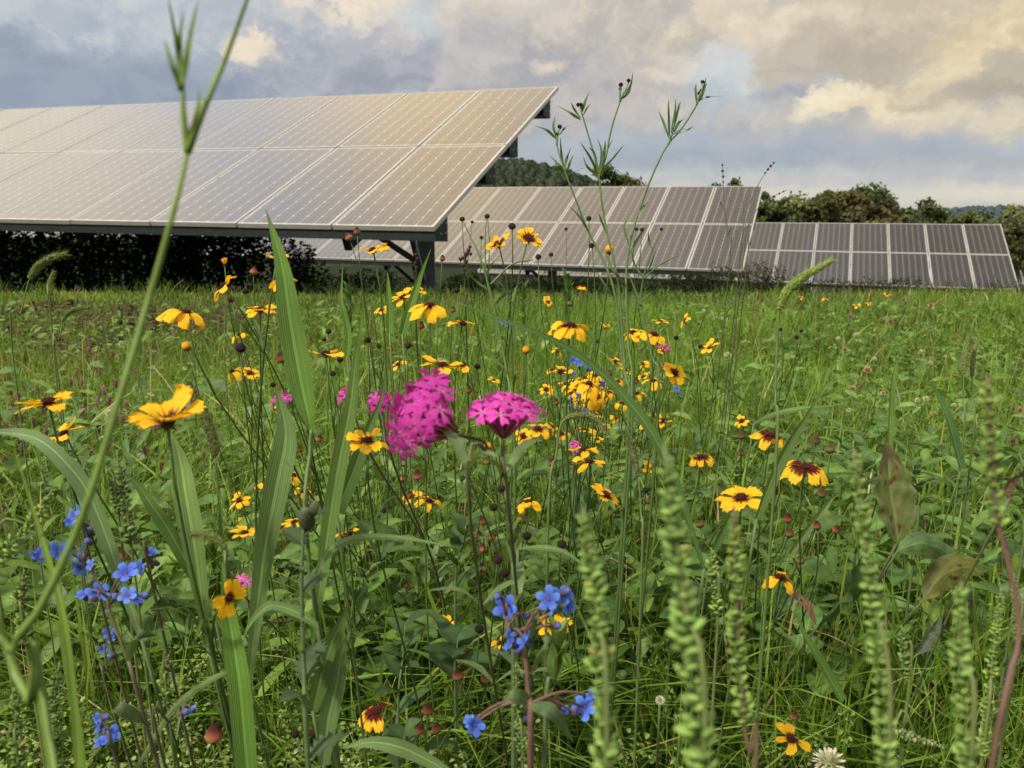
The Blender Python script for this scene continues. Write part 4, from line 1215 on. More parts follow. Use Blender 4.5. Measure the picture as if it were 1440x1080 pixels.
# ------------------------------------------------------------------ coreopsis buds and spent heads
def bud_mesh(kind, seed):
    b = MB()
    if kind == 'brown':
        fn = lambda t_: [.30, .62, .92, 1.0, .94, .80, .62, .50, .28][min(8, int(t_ * 8 + .01))]
        cs = [(.08, .10, .03), (.16, .10, .03), (.24, .12, .035), (.22, .085, .03), (.15, .05, .02), (.09, .028, .014), (.05, .016, .01), (.035, .012, .008), (.03, .01, .008)]
        b.ball((0, 0, 0), (.46, .46, .52), np.array(cs) * 1.2, nu=12, nv=8, fn=fn)
    elif kind == 'cone':
        fn = lambda t_: [.20, .55, .86, 1.0, .96, .80, .62, .48, .20][min(8, int(t_ * 8 + .01))]
        cs = [(.10, .09, .03), (.26, .12, .05), (.36, .17, .07), (.33, .13, .06), (.24, .08, .04), (.15, .045, .02), (.07, .02, .01), (.04, .012, .008), (.03, .01, .008)]
        b.ball((0, 0, 0), (.46, .46, .54), np.array(cs) * 1.25, nu=14, nv=8, fn=fn)
    elif kind == 'dark':
        fn = lambda t_: [.25, .60, .85, .95, 1.0, .95, .80, .60, .25][min(8, int(t_ * 8 + .01))]
        cs = [(.04, .05, .015), (.05, .05, .016), (.045, .035, .014), (.035, .022, .012), (.026, .014, .01), (.02, .01, .008), (.018, .009, .007), (.018, .009, .007), (.018, .009, .007)]
        b.ball((0, 0, 0), (.5, .5, .42), np.array(cs), nu=10, nv=8, fn=fn)
    elif kind == 'green':
        cs = [(.07, .10, .03)] * 4 + [(.15, .14, .04), (.12, .07, .02), (.08, .03, .015)] + [(.05, .02, .01)] * 2
        b.ball((0, 0, 0), (.5, .5, .46), np.array(cs), nu=12, nv=8)
    else:
        cs = [(.07, .08, .02), (.12, .05, .015), (.20, .05, .015), (.42, .14, .012), (.62, .27, .012), (.70, .33, .012), (.62, .26, .012), (.50, .16, .012), (.4, .1, .01)]
        b.ball((0, 0, 0), (.48, .48, .54), np.array(cs), nu=12, nv=8)
    me = b.mesh('bud'); me.materials.append(M_SEED)
    s = MB()
    for k in range(7):          # the small green bracts below
        a = k * 2 * PI / 7; d = np.array([math.cos(a), math.sin(a), 0])
        s.ribbon([d * .12 + [0, 0, -.42], d * .42 + [0, 0, -.34], d * .58 + [0, 0, -.22]], [.16, .14, .03], np.cross(d, (0, 0, 1)), (.05, .07, .022))
    sm = s.mesh('bract'); sm.materials.append(M_LEAF)
    return me, sm


BUD = {k: bud_mesh(k, i) for i, k in enumerate(('brown', 'cone', 'dark', 'green', 'yellow'))}
BLIST = [
    (250, 637, 25, 'cone'), (262, 487, 13, 'yellow'), (357, 381, 12, 'cone'), (338, 489, 16, 'dark'), (395, 503, 15, 'brown'), (384, 541, 8, 'dark'), (168, 781, 23, 'cone'), (301, 1032, 28, 'cone'), (465, 1006, 23, 'cone'), (355, 1056, 20, 'brown'), (442, 1030, 14, 'dark'), (415, 1032, 12, 'dark'), (302, 857, 11, 'dark'), (345, 409, 10, 'dark'), (325, 421, 10, 'dark'), (449, 616, 11, 'cone'), (421, 631, 9, 'brown'),
    (679, 732, 13, 'brown'), (674, 753, 12, 'brown'), (692, 755, 12, 'brown'), (679, 771, 13, 'cone'), (700, 787, 13, 'dark'), (679, 798, 14, 'cone'), (710, 805, 14, 'dark'), (721, 817, 14, 'brown'), (741, 753, 13, 'dark'), (730, 732, 9, 'yellow'), (772, 753, 12, 'cone'), (790, 765, 14, 'dark'), (694, 713, 12, 'dark'), (705, 687, 12, 'dark'), (674, 884, 14, 'dark'), (650, 916, 13, 'green'), (644, 948, 18, 'cone'), (684, 952, 18, 'brown'), (602, 997, 18, 'brown'), (614, 1023, 16, 'brown'), (591, 1025, 15, 'brown'), (594, 989, 10, 'brown'), (699, 1031, 12, 'brown'), (708, 931, 10, 'brown'), (571, 822, 10, 'brown'), (576, 695, 11, 'brown'), (486, 723, 10, 'dark'), (518, 772, 10, 'brown'), (540, 717, 10, 'dark'),
    (858, 725, 8, 'brown'), (906, 752, 10, 'brown'), (908, 689, 10, 'dark'), (867, 732, 8, 'yellow'), (914, 704, 9, 'brown'), (845, 760, 9, 'dark'),
    (517, 478, 10, 'dark'), (574, 486, 10, 'dark'), (549, 489, 9, 'brown'), (532, 487, 8, 'dark'), (557, 472, 6, 'brown'), (642, 408, 9, 'dark'), (521, 409, 8, 'dark'), (622, 363, 9, 'brown'), (490, 333, 12, 'cone'), (502, 325, 11, 'brown'), (740, 492, 11, 'yellow'), (802, 427, 9, 'green'), (857, 351, 13, 'yellow'), (832, 345, 9, 'dark'), (757, 361, 9, 'dark'), (775, 358, 7, 'dark'), (637, 435, 9, 'brown'), (592, 457, 11, 'brown'), (671, 515, 9, 'dark'), (660, 548, 10, 'brown'), (686, 628, 12, 'yellow'), (686, 648, 12, 'cone'), (587, 668, 15, 'cone'), (567, 672, 10, 'cone'), (775, 650, 11, 'brown'), (782, 565, 10, 'brown'), (462, 466, 9, 'dark'), (456, 477, 7, 'dark'), (478, 505, 10, 'dark'), (432, 513, 10, 'dark'), (468, 525, 9, 'dark'),
    (650, 308, 8, 'dark'), (664, 312, 5, 'dark'), (685, 304, 8, 'dark'), (720, 318, 11, 'dark'), (828, 307, 8, 'dark'), (895, 322, 6, 'dark'), (903, 323, 7, 'dark'), (677, 334, 6, 'dark'), (796, 322, 5, 'dark'),
    (1120, 474, 7, 'dark'), (1127, 465, 6, 'dark'), (1098, 463, 6, 'dark'), (1042, 613, 11, 'green'), (1148, 619, 12, 'green'), (1167, 632, 13, 'green'), (1042, 636, 10, 'brown'), (985, 487, 7, 'dark'), (984, 737, 12, 'green'), (1082, 704, 10, 'cone'), (1108, 728, 14, 'brown'), (1110, 750, 13, 'green'), (1149, 739, 13, 'brown'), (1176, 744, 12, 'brown'), (1125, 788, 13, 'green'), (1156, 694, 13, 'green'), (990, 800, 12, 'cone'), (1117, 1006, 13, 'brown'), (872, 478, 6, 'dark'), (840, 480, 6, 'dark'), (895, 535, 8, 'brown'), (855, 525, 12, 'green'), (951, 475, 7, 'dark'),
]
BHEAD = {'brown': 'round reddish brown bud', 'cone': 'tan brown spent head', 'dark': 'dark brown seed head', 'green': 'plump greenish bud', 'yellow': 'orange opening bud'}


def buds():
    labs = [None] * len(BLIST)
    for kind in BUD:
        idx = [i for i, b in enumerate(BLIST) if b[3] == kind]
        for i, l in zip(idx, auto_labels([BLIST[i] for i in idx], BHEAD[kind])):
            labs[i] = l
    for (u, v, w, kind), lab in zip(BLIST, labs):
        D = {'cone': .0125, 'brown': .0095, 'dark': .0085, 'green': .010, 'yellow': .0105}[kind]
        Z = min(F * D / w, 2.6)
        k = slope_k(v)
        if HC + k * Z < .07: Z = (.07 - HC) / k
        s = w * Z / F
        p = at(u, v, Z)
        base = ground_point(p, .04)
        nrm = np.array([FR.normal(0, .18), FR.normal(0, .15), 1]); nrm /= np.linalg.norm(nrm)
        t = thing('coreopsis_bud', lab, 'flower bud', base, 'coreopsis buds and spent heads on thin stems')
        P = stem_path(base, p - nrm * s * .4, nrm)
        sb = MB(); sb.tube(P, np.linspace(.0010, .0007, len(P)), STEM_C * FR.uniform(.7, 1.1), 4)
        sb.build('stem', M_STEM, t, origin=base)
        o = link('bud', BUD[kind][0], None, t); o.matrix_local = xf(frame(nrm, FR.uniform(0, 6)), p - base, s)
        q = link('bract', BUD[kind][1], None, o)
        keep_clear(u, v, w * .55 + 2, Z)


buds()

# ------------------------------------------------------------------ pink catchfly
def pink_blossom_mesh(tone):
    b = MB()
    for k in range(5):
        a = 2 * PI * k / 5
        ca, sa = math.cos(a), math.sin(a)
        pts = [(.06, -.05), (.06, .05), (.35, -.13), (.35, .13), (.68, -.26), (.68, .26), (.98, -.24), (.98, .24), (.40, 0), (.72, 0), (.86, 0)]
        zz = [.0, .0, .03, .03, .02, .02, -.06, -.06, .05, .05, .0]
        V = [(x * ca - y * sa, x * sa + y * ca, z) for (x, y), z in zip(pts, zz)]
        fs = [(0, 2, 8), (0, 8, 1), (1, 8, 3), (2, 4, 9, 8), (8, 9, 5, 3), (4, 6, 10, 9), (9, 10, 7, 5)]
        C = [(.62, .20, .50)] * 2 + [(.60, .060, .42)] * 2 + [(.62, .055, .44)] * 4 + [(.55, .07, .40), (.60, .055, .43), (.56, .045, .38)]
        b.add(V, fs, np.array(C) * np.array(tone) * np.array((1.0, 1.0, .90)))
        for j in (-1, 1):          # crown scales
            x, y = .14, .05 * j
            b.add([(x * ca - y * sa, x * sa + y * ca, .0), ((x + .05) * ca - y * sa, (x + .05) * sa + y * ca, .0), ((x + .06) * ca - y * sa, (x + .06) * sa + y * ca, .14)], [(0, 1, 2)], (.68, .30, .55))
    me = b.mesh('blossom'); me.materials.append(M_PINK); return me


PINKS = [pink_blossom_mesh(m_) for m_ in ((1, 1, 1), (.84, .8, .86), (.70, .62, .74), (1.02, 1.4, 1.04))]
PR = np.random.default_rng(31)


def catchfly(label, u, v, w, n, nb, flat, Z, D=.0135, stem_to=None, leaves=True):
    p = at(u, v, Z); R = w * Z / F / 2
    nn = np.array([n[0], -n[1], n[2]], float); nn /= np.linalg.norm(nn)
    Rm = frame(nn)
    foot = p - nn * R * (1.05 if not flat else 1.0)
    base = at(stem_to[0], stem_to[1], Z + .02) if stem_to is not None else foot - np.array([0, 0, .2])
    base = np.array([base[0] + .03, base[1] + .38, float(ground(base[0], base[1]))])
    t = thing('catchfly', label, 'pink flower', base, 'pink catchfly flower heads')
    sb = MB()
    P = stem_path(base, foot, nn if not flat else np.array([0, 0, 1.]), 14, .01) if stem_to is None else smooth_path([base, at(stem_to[0], stem_to[1], Z + .01), foot - nn * .02, foot], 16)
    kk = np.linspace(0, 1, len(P))[:, None] ** .6; sb.tube(P, np.linspace(.0010, .0010, len(P)), np.array((.055, .085, .028)) * (1 - kk) + np.array((.12, .090, .060)) * kk, 6)
    sb.build('stem', M_STEM, t, origin=base)
    if leaves:
        for q in (.20, .32, .42):
            i = int(q * (len(P) - 1)); a0 = PR.uniform(0, PI)
            lb = MB()
            for s_ in (0, PI):
                d = np.array([math.cos(a0 + s_), math.sin(a0 + s_), 0])
                lb.ribbon(smooth_path([P[i], P[i] + d * .014 + [0, 0, .012], P[i] + d * .03 + [0, 0, .014]], 6), [.002, .005, .007, .006, .004, .001], np.cross(d, (0, 0, 1)), (.13, .19, .07))
            lb.build('leaf', M_LEAF, t, origin=base)
    ga = PI * (3 - math.sqrt(5))
    for i in range(nb):
        f = (i + .5) / nb
        if flat:
            rad = math.sqrt(f) * R * .92; zz = (.16 - .22 * f) * R
            loc = np.array([rad * math.cos(i * ga), rad * math.sin(i * ga), zz + PR.normal(0, .05) * R])
            dirn = np.array([loc[0] / R * .75, loc[1] / R * .75, 1.0])
        else:
            th = math.acos(1 - f * .98); 
            dirn = np.array([math.sin(th) * math.cos(i * ga), math.sin(th) * math.sin(i * ga), math.cos(th)])
            loc = dirn * np.array([.88, .88, .36]) * R * PR.uniform(.86, 1.04)
        dirn = dirn + PR.normal(0, .22, 3); dirn /= np.linalg.norm(dirn)
        wl = p + Rm @ loc; wd = Rm @ dirn
        o = link('blossom', PINKS[int(PR.integers(0, 4))], None, t); o.matrix_local = xf(frame(wd, PR.uniform(0, 6)), wl - base, D / 2 * PR.uniform(.85, 1.1))
        cb = MB()
        e0 = foot + (wl - foot) * .10
        Pc = smooth_path([e0, e0 + (wl - e0) * .5 + wd * -.001, wl - wd * .0006], 6)
        m = PR.uniform(.8, 1.2)
        cb.tube(Pc, [.0007, .0009, .0011, .0013, .0013, .0010], np.array([(.17, .09, .07), (.20, .075, .085), (.24, .055, .10), (.25, .04, .11), (.26, .035, .12), (.30, .03, .16)]) * m * 1.7, 5)
        cb.build('calyx_tube', M_STEM, t, origin=base)
    keep_clear(u, v, w * .62, Z)
    return t


catchfly('domed magenta pink flower head in the centre, tilted left', 592, 583, 130, (-.76, .38, .54), 27, False, .42, D=.0182, stem_to=(662, 740))
catchfly('flat topped magenta pink flower head seen from the side, right of the domed one', 709, 570, 104, (.02, .06, 1), 22, True, .43, D=.0185, stem_to=(718, 740))
catchfly('small pink flower head just behind the upper left of the domed one', 533, 566, 34, (-.1, .45, .9), 9, False, .62)
catchfly('small pink blossom cluster between the narrow grass blade and the domed head', 488, 556, 24, (-.3, .3, 1), 6, False, .66)
catchfly('tiny pink blossoms half hidden behind the shorter broad blade', 396, 562, 22, (.2, .3, 1), 5, False, .70)
catchfly('pair of tiny pink blossoms low at left beside the sideways yellow flower', 342, 818, 22, (0, .3, .9), 2, True, .75)
catchfly('pale pink blossom beside the far right row of yellow flowers', 938, 488, 22, (.3, .3, 1), 5, True, 1.3)
catchfly('faint pink blossom between the stacked yellow flowers and the arched foxtail', 808, 626, 18, (0, .4, 1), 4, True, .9)


# ------------------------------------------------------------------ blue forget-me-nots
def blue_blossom_mesh(seed, tone):
    b = MB(); r = np.random.default_rng(seed)
    for k in range(5):
        a = 2 * PI * k / 5; ca, sa = math.cos(a), math.sin(a)
        pts = [(.10, -.08), (.10, .08), (.42, -.30), (.42, .30), (.78, -.34), (.78, .34), (1.0, -.15), (1.0, .15), (.45, 0), (.8, 0)]
        zz = [-.02, -.02, .10, .10, .10, .10, .04, .04, .14, .15]
        cup = r.uniform(-.15, .75); sx_ = r.uniform(.82, 1.08)
        V = [(x * sx_ * ca - y * sa, x * sx_ * sa + y * ca, z + cup * x * x * .6 + r.normal(0, .03)) for (x, y), z in zip(pts, zz)]
        fs = [(0, 2, 8), (0, 8, 1), (1, 8, 3), (2, 4, 9, 8), (8, 9, 5, 3), (4, 6, 9), (6, 7, 9), (9, 7, 5)]
        C = [(.07, .06, .26)] * 2 + [(.055, .12, .56)] * 2 + [(.085, .18, .68)] * 4 + [(.05, .10, .50), (.07, .15, .62)]
        b.add(V, fs, np.array(C) * np.array(tone) * r.uniform(.85, 1.1) * np.array((1.35, 1.3, 1.12)))
    b.ball((0, 0, .05), (.12, .12, .08), (.10, .10, .26), nu=8, nv=4)
    me = b.mesh('blossom'); me.materials.append(M_BLUE); return me


BLUES = [blue_blossom_mesh(s_, t_) for s_, t_ in ((1, (1, 1, 1)), (2, (.8, .8, .9)), (3, (1.3, 1.15, .95)), (4, (.9, .9, .8)), (5, (1.0, .9, 1.0)))]


def blue_bud_mesh():
    b = MB(); b.ball((0, 0, 0), (.5, .5, .8), np.array([(.08, .07, .06)] * 4 + [(.10, .07, .12)] * 2 + [(.10, .14, .45)] * 3), nu=8, nv=8)
    me = b.mesh('bud'); me.materials.append(M_SEED); return me


BLUEBUD_ME = blue_bud_mesh()
BR = np.random.default_rng(77)


def forget_me_not(label, stem_px, Z, blossoms, buds_=(), leaves=(), D=.0115, group=None, stem_c=(.10, .085, .055), rad=.0010):
    """stem_px: main stem from the lowest visible point up; each blossom (u, v, w, branch point along the stem 0..1)"""
    pts = [at(u, v, Z) for u, v in stem_px]
    push = .16 if Z > .6 else .10
    g = np.array([pts[0][0], pts[0][1] + push, float(ground(pts[0][0], pts[0][1] + push))])
    if Z > .6: stem_c = (.06, .085, .03); rad = .0009
    t = thing('forget_me_not', label, 'blue flower', g, group)
    P = smooth_path([g] + pts, 26) if pts[0][2] > .1 else smooth_path(pts, 26)
    sb = MB(); sb.tube(P, np.linspace(rad * 1.1, rad * .6, len(P)), stem_c, 6); sb.build('stem', M_STEM, t, origin=g)
    have = False
    for (u, v, w, s) in list(blossoms) + [(b[0], b[1], -b[2], b[3]) for b in buds_]:
        i = min(int((len(P) - 1) * s), len(P) - 1)
        z_ = Z + BR.uniform(-.012, .012)
        p = at(u, v, z_)
        nrm = np.array([BR.normal(0, .7), -abs(BR.normal(.65, .4)), BR.uniform(.1, 1.0)]); nrm /= np.linalg.norm(nrm)
        mid = (P[i] + p) / 2 + np.array([0, 0, .004])
        tb = MB(); tb.tube(smooth_path([P[i], mid, p - nrm * .002], 7), np.linspace(rad * .55, rad * .35, 7), stem_c, 4); tb.build('flower_stalk', M_STEM, t, origin=g)
        if w > 0:
            r = w * z_ / F / 2
            o = link('blossom', BLUES[int(BR.integers(0, 5))], None, t); o.matrix_local = xf(frame(nrm, BR.uniform(0, 6)), p - g, r * BR.uniform(.85, 1.1))
            cb = link('bud', BLUEBUD_ME, None, t)
            cb.matrix_local = xf(frame(nrm), p - nrm * r * .35 - g, r * .55); cb.name = 'calyx'
            keep_clear(u, v, w * .6, z_)
        else:
            o = link('bud', BLUEBUD_ME, None, t); o.matrix_local = xf(frame(nrm), p - g, -w * z_ / F)
            keep_clear(u, v, -w * .7, z_)
    for (s, du, dv, wl) in leaves:
        i = int((len(P) - 1) * s); q = P[i]
        e = q + np.array([du, 0, -dv]) / F * Z
        m = (q + e) / 2 + np.array([0, -.008, .012])
        lb = MB(); lb.ribbon(smooth_path([q, m, e], 9), np.array([.3, .8, 1, 1, .95, .8, .6, .35, .05]) * wl / F * Z, (.5, .6, .3), (.085, .13, .05), nv=5, stripe=.06)
        lb.build('leaf', M_LEAF, t, origin=g)
    for (u, v) in stem_px: keep_clear(u, v, 8, Z)
    return t


forget_me_not('blue flowered plant with a purple brown stem at the bottom centre', [(746, 1085), (743, 980), (738, 925), (716, 880), (712, 866)], .42,
              [(712, 853, 34, 1), (737, 904, 30, .78), (718, 907, 30, .8), (748, 893, 24, .75), (772, 843, 34, .70), (790, 838, 30, .70), (798, 853, 26, .70), (780, 852, 28, .70), (668, 1020, 34, .32), (660, 1014, 22, .32), (823, 995, 34, .30), (795, 1000, 18, .30), (716, 895, 22, .8), (831, 977, 14, .3)],
              [(700, 838, 12, 1), (741, 866, 10, .8), (783, 880, 11, .7), (730, 915, 12, .8), (808, 1000, 12, .3), (795, 832, 12, .7), (741, 1010, 10, .4)],
              [(.5, 40, -60, 24), (.35, -55, 30, 20), (.30, 60, 60, 22), (.62, 22, -70, 18)], stem_c=(.13, .075, .055), rad=.0018)
forget_me_not('blue flowered plant at the left with a forked purple stem', [(205, 1015), (180, 930), (155, 862), (150, 840), (120, 790)], .47,
              [(140, 833, 32, .8), (118, 837, 26, .8), (178, 805, 32, .78), (198, 798, 24, .78), (180, 838, 26, .7), (192, 842, 18, .7), (82, 777, 32, .98), (52, 783, 24, .98), (115, 778, 26, 1), (112, 798, 24, .97), (128, 795, 18, .97), (100, 768, 20, 1)],
              [(125, 762, 10, 1), (165, 840, 11, .72), (205, 838, 10, .7), (132, 842, 9, .8)], [(.4, 45, -40, 18), (.2, -50, -10, 18)], rad=.0012)
forget_me_not('small blue flower cluster high at left behind the long blurred stem', [(130, 800), (127, 760), (125, 735)], .52, [(104, 726, 26, .95), (113, 718, 18, .95), (128, 720, 20, 1), (98, 733, 16, .95)], [(129, 747, 12, .8), (134, 722, 9, 1)])
forget_me_not('drooping pair of blue flowers low at the left near the bottom edge', [(170, 1090), (160, 1050), (146, 1015)], .46, [(154, 1035, 32, .9), (140, 1022, 24, 1), (144, 1044, 24, .9), (138, 1010, 16, 1)], [(147, 1008, 10, 1)])
forget_me_not('single blue bud flower on a hooked stalk low at left', [(225, 1050), (240, 1015), (258, 1000)], .5, [(270, 999, 18, 1)], [(260, 1001, 11, 1)])
forget_me_not('few small blue blossoms beneath the left blue flowered plant', [(160, 1000), (150, 940), (147, 905)], .55, [(153, 889, 18, 1), (146, 912, 16, .9), (156, 898, 12, 1)], [(158, 922, 9, .8)])
forget_me_not('blue blossom half hidden by a small yellow petal beside the tan spent head', [(216, 830), (215, 800), (214, 785)], .52, [(214, 777, 18, 1)], [(218, 792, 9, .9)])
bl = 'small blue blossoms mixed into the yellow crowd right of centre, '
forget_me_not(bl + 'upper trio', [(818, 640), (816, 560), (815, 520)], 1.0, [(806, 507, 13, 1), (816, 509, 15, 1), (827, 507, 12, 1)], D=.011)
forget_me_not(bl + 'middle pair', [(832, 640), (830, 560), (829, 525)], 1.0, [(827, 519, 13, 1), (835, 516, 12, 1), (805, 525, 12, .9)])
forget_me_not(bl + 'lowest and rightmost', [(850, 650), (848, 580), (846, 550)], 1.0, [(847, 541, 15, 1)])
forget_me_not(bl + 'lowest left ones', [(812, 660), (811, 600), (812, 565)], 1.0, [(813, 557, 13, 1), (803, 560, 9, 1), (804, 571, 10, .9), (823, 578, 10, .8)])
forget_me_not('tiny blue blossoms in the grass below the high backlit yellow pair', [(713, 520), (712, 480), (710, 465)], 1.6, [(707, 453, 9, 1), (717, 459, 9, 1)], D=.012)
forget_me_not('tiny blue blossom low right of the camera facing yellow flower', [(955, 620), (953, 570), (952, 555)], 1.3, [(952, 547, 11, 1), (957, 556, 8, 1)])


# ------------------------------------------------------------------ ragweed spikes
RR = np.random.default_rng(55)


def ragweed(label, path, Z, wpx, stem_c=(.13, .16, .05), head_c=(.20, .25, .065), stem_px=None, density=1.0, top=.5, group='green ragweed flower spikes'):
    """path: from the lower end of the spike to its tip in the view"""
    Z = Z * (.64 if Z < .45 else .85)
    P = smooth_path([at(u, v, Z) for u, v in path], 40)
    if stem_px:
        S = smooth_path([at(u, v, Z) for u, v in stem_px], 12)
        low = S[0]
    else:
        S = None; low = P[0]
    g = np.array([low[0], low[1] + .01, float(ground(low[0], low[1]))])
    t = thing('ragweed', label, 'ragweed', g, group)
    full = smooth_path([g, g * .5 + low * .5] + ([S[0], S[6], S[-1]] if S is not None else []) + [P[0], P[20], P[-1]], 24)
    sb = MB(); sb.tube(full, np.linspace(.0011, .0005, 24), stem_c, 5); sb.build('stem', M_STEM, t, origin=g)
    W = wpx / F * Z
    L = np.linalg.norm(np.diff(P, axis=0), axis=1).sum()
    n = int(L / (W * .25) * density)
    hb = MB()
    T = np.gradient(P, axis=0); T /= np.linalg.norm(T, axis=1)[:, None]
    for k in range(n):
        f = k / n
        q = P[int(f * 39)]; tt = T[int(f * 39)]
        Rf = frame(tt, k * 1.1)
        sc = (1 - f ** 3 * (1 - top)) * RR.uniform(.7, 1.25) * (1 + .15 * math.sin(k * .55 + W * 4000))
        for j in range(3):
            a = j * PI * 2 / 3 + RR.normal(0, .3)
            d = Rf @ np.array([math.cos(a), math.sin(a), 0])
            c = q + d * W * .27 * sc + tt * RR.normal(0, W * .07)
            ax = d * .62 - tt * .9 + RR.normal(0, .18, 3)
            col_ = np.array(head_c) * RR.uniform(.6, 1.35) * (np.array((1.12, .95, .8)) if RR.uniform() < .06 else np.array((.84, 1.02, .82)))
            s = W * .215 * sc * RR.uniform(.7, 1.2)
            hb.ball(c, (s, s, s * .46), np.array([col_ * .7, col_ * .85, col_, col_ * 1.15, col_ * .8]), axis=ax, nu=6, nv=4, fn=lambda x: [.25, .60, .90, 1.0, .55][min(4, int(x * 4 + .01))])
            hb.tube([q, c], [W * .02, W * .02], col_ * .7, 3, cap=False)
    hb.build('flower_spike', M_SPIKE, t, origin=g)
    for (u, v) in path: keep_clear(u, v, wpx * .7, Z)
    return t


RG = (.27, .34, .10)
ragweed('tall blurred ragweed spike left of the pair near the lower centre', [(853, 1100), (845, 960), (840, 860), (828, 780), (820, 715)], .36, 40, head_c=RG)
ragweed('thickest blurred ragweed spike with a bent tip right of the lower centre', [(990, 1100), (972, 960), (963, 850), (948, 730), (934, 625)], .33, 50, head_c=RG)
ragweed('shorter ragweed spike just right of the thickest one', [(1046, 1010), (1036, 900), (1036, 800), (1032, 712)], .42, 34, head_c=(.25, .31, .085), stem_px=[(1062, 1090), (1050, 1040)], stem_c=(.12, .09, .05))
ragweed('slim straight ragweed spike left of the spotted dock leaf', [(1248, 1100), (1238, 960), (1226, 830), (1212, 720), (1201, 632)], .40, 32, head_c=RG)
ragweed('ragweed spike rising from the bottom right, below the shriveled leaf', [(1362, 1100), (1352, 980), (1350, 880), (1352, 818)], .38, 36, head_c=RG)
ragweed('tallest ragweed spike at far right on a reddish stem', [(1402, 730), (1396, 660), (1390, 590), (1389, 528)], .38, 34, head_c=(.26, .32, .08), stem_px=[(1392, 1090), (1430, 960), (1430, 860), (1412, 770)], stem_c=(.13, .075, .055))
ragweed('slender ragweed spike leaning right near the right edge', [(1382, 1060), (1390, 980), (1400, 890), (1408, 826)], .48, 18, head_c=(.27, .33, .09))
ragweed('small ragweed spike touching the right edge', [(1432, 900), (1430, 860), (1426, 806)], .50, 16, head_c=(.27, .33, .09))
ragweed('short ragweed spike below the spotted dock leaf', [(1280, 950), (1270, 910), (1268, 880)], .55, 18, head_c=(.18, .24, .08))
ragweed('ragweed spike lying almost flat near the bottom right', [(1258, 1028), (1290, 1038), (1330, 1052)], .55, 14, head_c=(.26, .28, .13))
ragweed('small ragweed spike beside the central blue flower stem', [(735, 1070), (728, 1000), (725, 932)], .55, 18, head_c=(.17, .23, .07))
ragweed('tiny ragweed spike in the foreground right of the tall left one', [(1010, 860), (1003, 810), (1000, 770)], .55, 20, head_c=(.25, .30, .09))
ragweed('beaded pale green spike at left standing upright behind the blurred stem', [(184, 760), (176, 700), (164, 634)], .62, 24, head_c=(.19, .23, .09))
ragweed('beaded pale green spike leaning right at the left edge', [(-6, 790), (30, 752), (58, 720), (74, 688)], .55, 28, head_c=(.27, .33, .09))
ragweed('thin beaded spike close left of the upright pale one', [(166, 720), (160, 690), (156, 674)], .62, 14, head_c=(.19, .23, .09))
ragweed('pale green spike low at left beneath the arching blade', [(36, 900), (30, 850), (34, 800)], .55, 24, head_c=(.17, .22, .06))
ragweed('bushy pale green spike at lower left below the blue flowers', [(82, 1080), (76, 1000), (84, 930)], .55, 26, head_c=(.15, .20, .06))
ragweed('bushy pale green spike in the lower left corner', [(28, 1085), (22, 1020), (30, 960)], .52, 28, head_c=(.16, .21, .06))
ragweed('short pale green spike right of the drooping blue pair', [(236, 990), (232, 950), (238, 920)], .6, 18, head_c=(.15, .20, .06))


# ------------------------------------------------------------------ foxtail grass
def foxtail(label, path, Z, wpx, stem_px, c=(.13, .17, .045), bri=(.24, .26, .10), group='foxtail seed heads', hair=1.0):
    P = smooth_path([at(u, v, Z) for u, v in path], 26)
    spx = [at(u, v, Z) for u, v in stem_px]
    low = spx[0]
    g = np.array([low[0], low[1] + .01, float(ground(low[0], low[1]))])
    t = thing('foxtail', label, 'foxtail grass', g, group)
    S = smooth_path([g] + spx + [P[0]], 16)
    sb = MB(); sb.tube(S, np.linspace(.0012, .0007, 16), (.10, .14, .04), 4); sb.build('stem', M_STEM, t, origin=g)
    W = wpx / F * Z
    prof = np.sin(np.linspace(.16, .93, 26) * PI) ** .6
    hb = MB(); hb.tube(P, prof * W * .22, c, 6)
    T = np.gradient(P, axis=0); T /= np.linalg.norm(T, axis=1)[:, None]
    L = np.linalg.norm(np.diff(P, axis=0), axis=1).sum()
    n = int(min(420, max(130, L / W * 85)))
    for k in range(n):
        i = int(RR.uniform(0, 25.99)); a = RR.uniform(0, 2 * PI)
        d = frame(T[i]) @ np.array([math.cos(a), math.sin(a), 0])
        q = P[i] + d * W * .22 * prof[i]
        m = RR.uniform(.7, 1.35)
        hb.ball(q, (W * .055, W * .055, W * .12), np.array(c) * m, axis=T[i] * .9 + d * .5, nu=4, nv=3)
    hb.build('seed_head', M_SEED, t, origin=g)
    bb = MB()
    for k in range(int(n * 1.3 * hair)):
        i = int(RR.uniform(0, 25.99)); a = RR.uniform(0, 2 * PI)
        d = frame(T[i]) @ np.array([math.cos(a), math.sin(a), 0])
        q = P[i] + d * W * .2 * prof[i]; e = q + (d * .85 + T[i] * .75) * W * .36 * RR.uniform(.7, 1.2)
        s = np.cross(d, T[i]) * max(W * .012, .00022)
        bb.add([q - s, q + s, e], [(0, 1, 2)], np.array(bri) * RR.uniform(.7, 1.3))
    bb.build('bristle', M_LEAF, t, origin=g)
    for (u, v) in path: keep_clear(u, v, wpx * .7, Z)
    return t


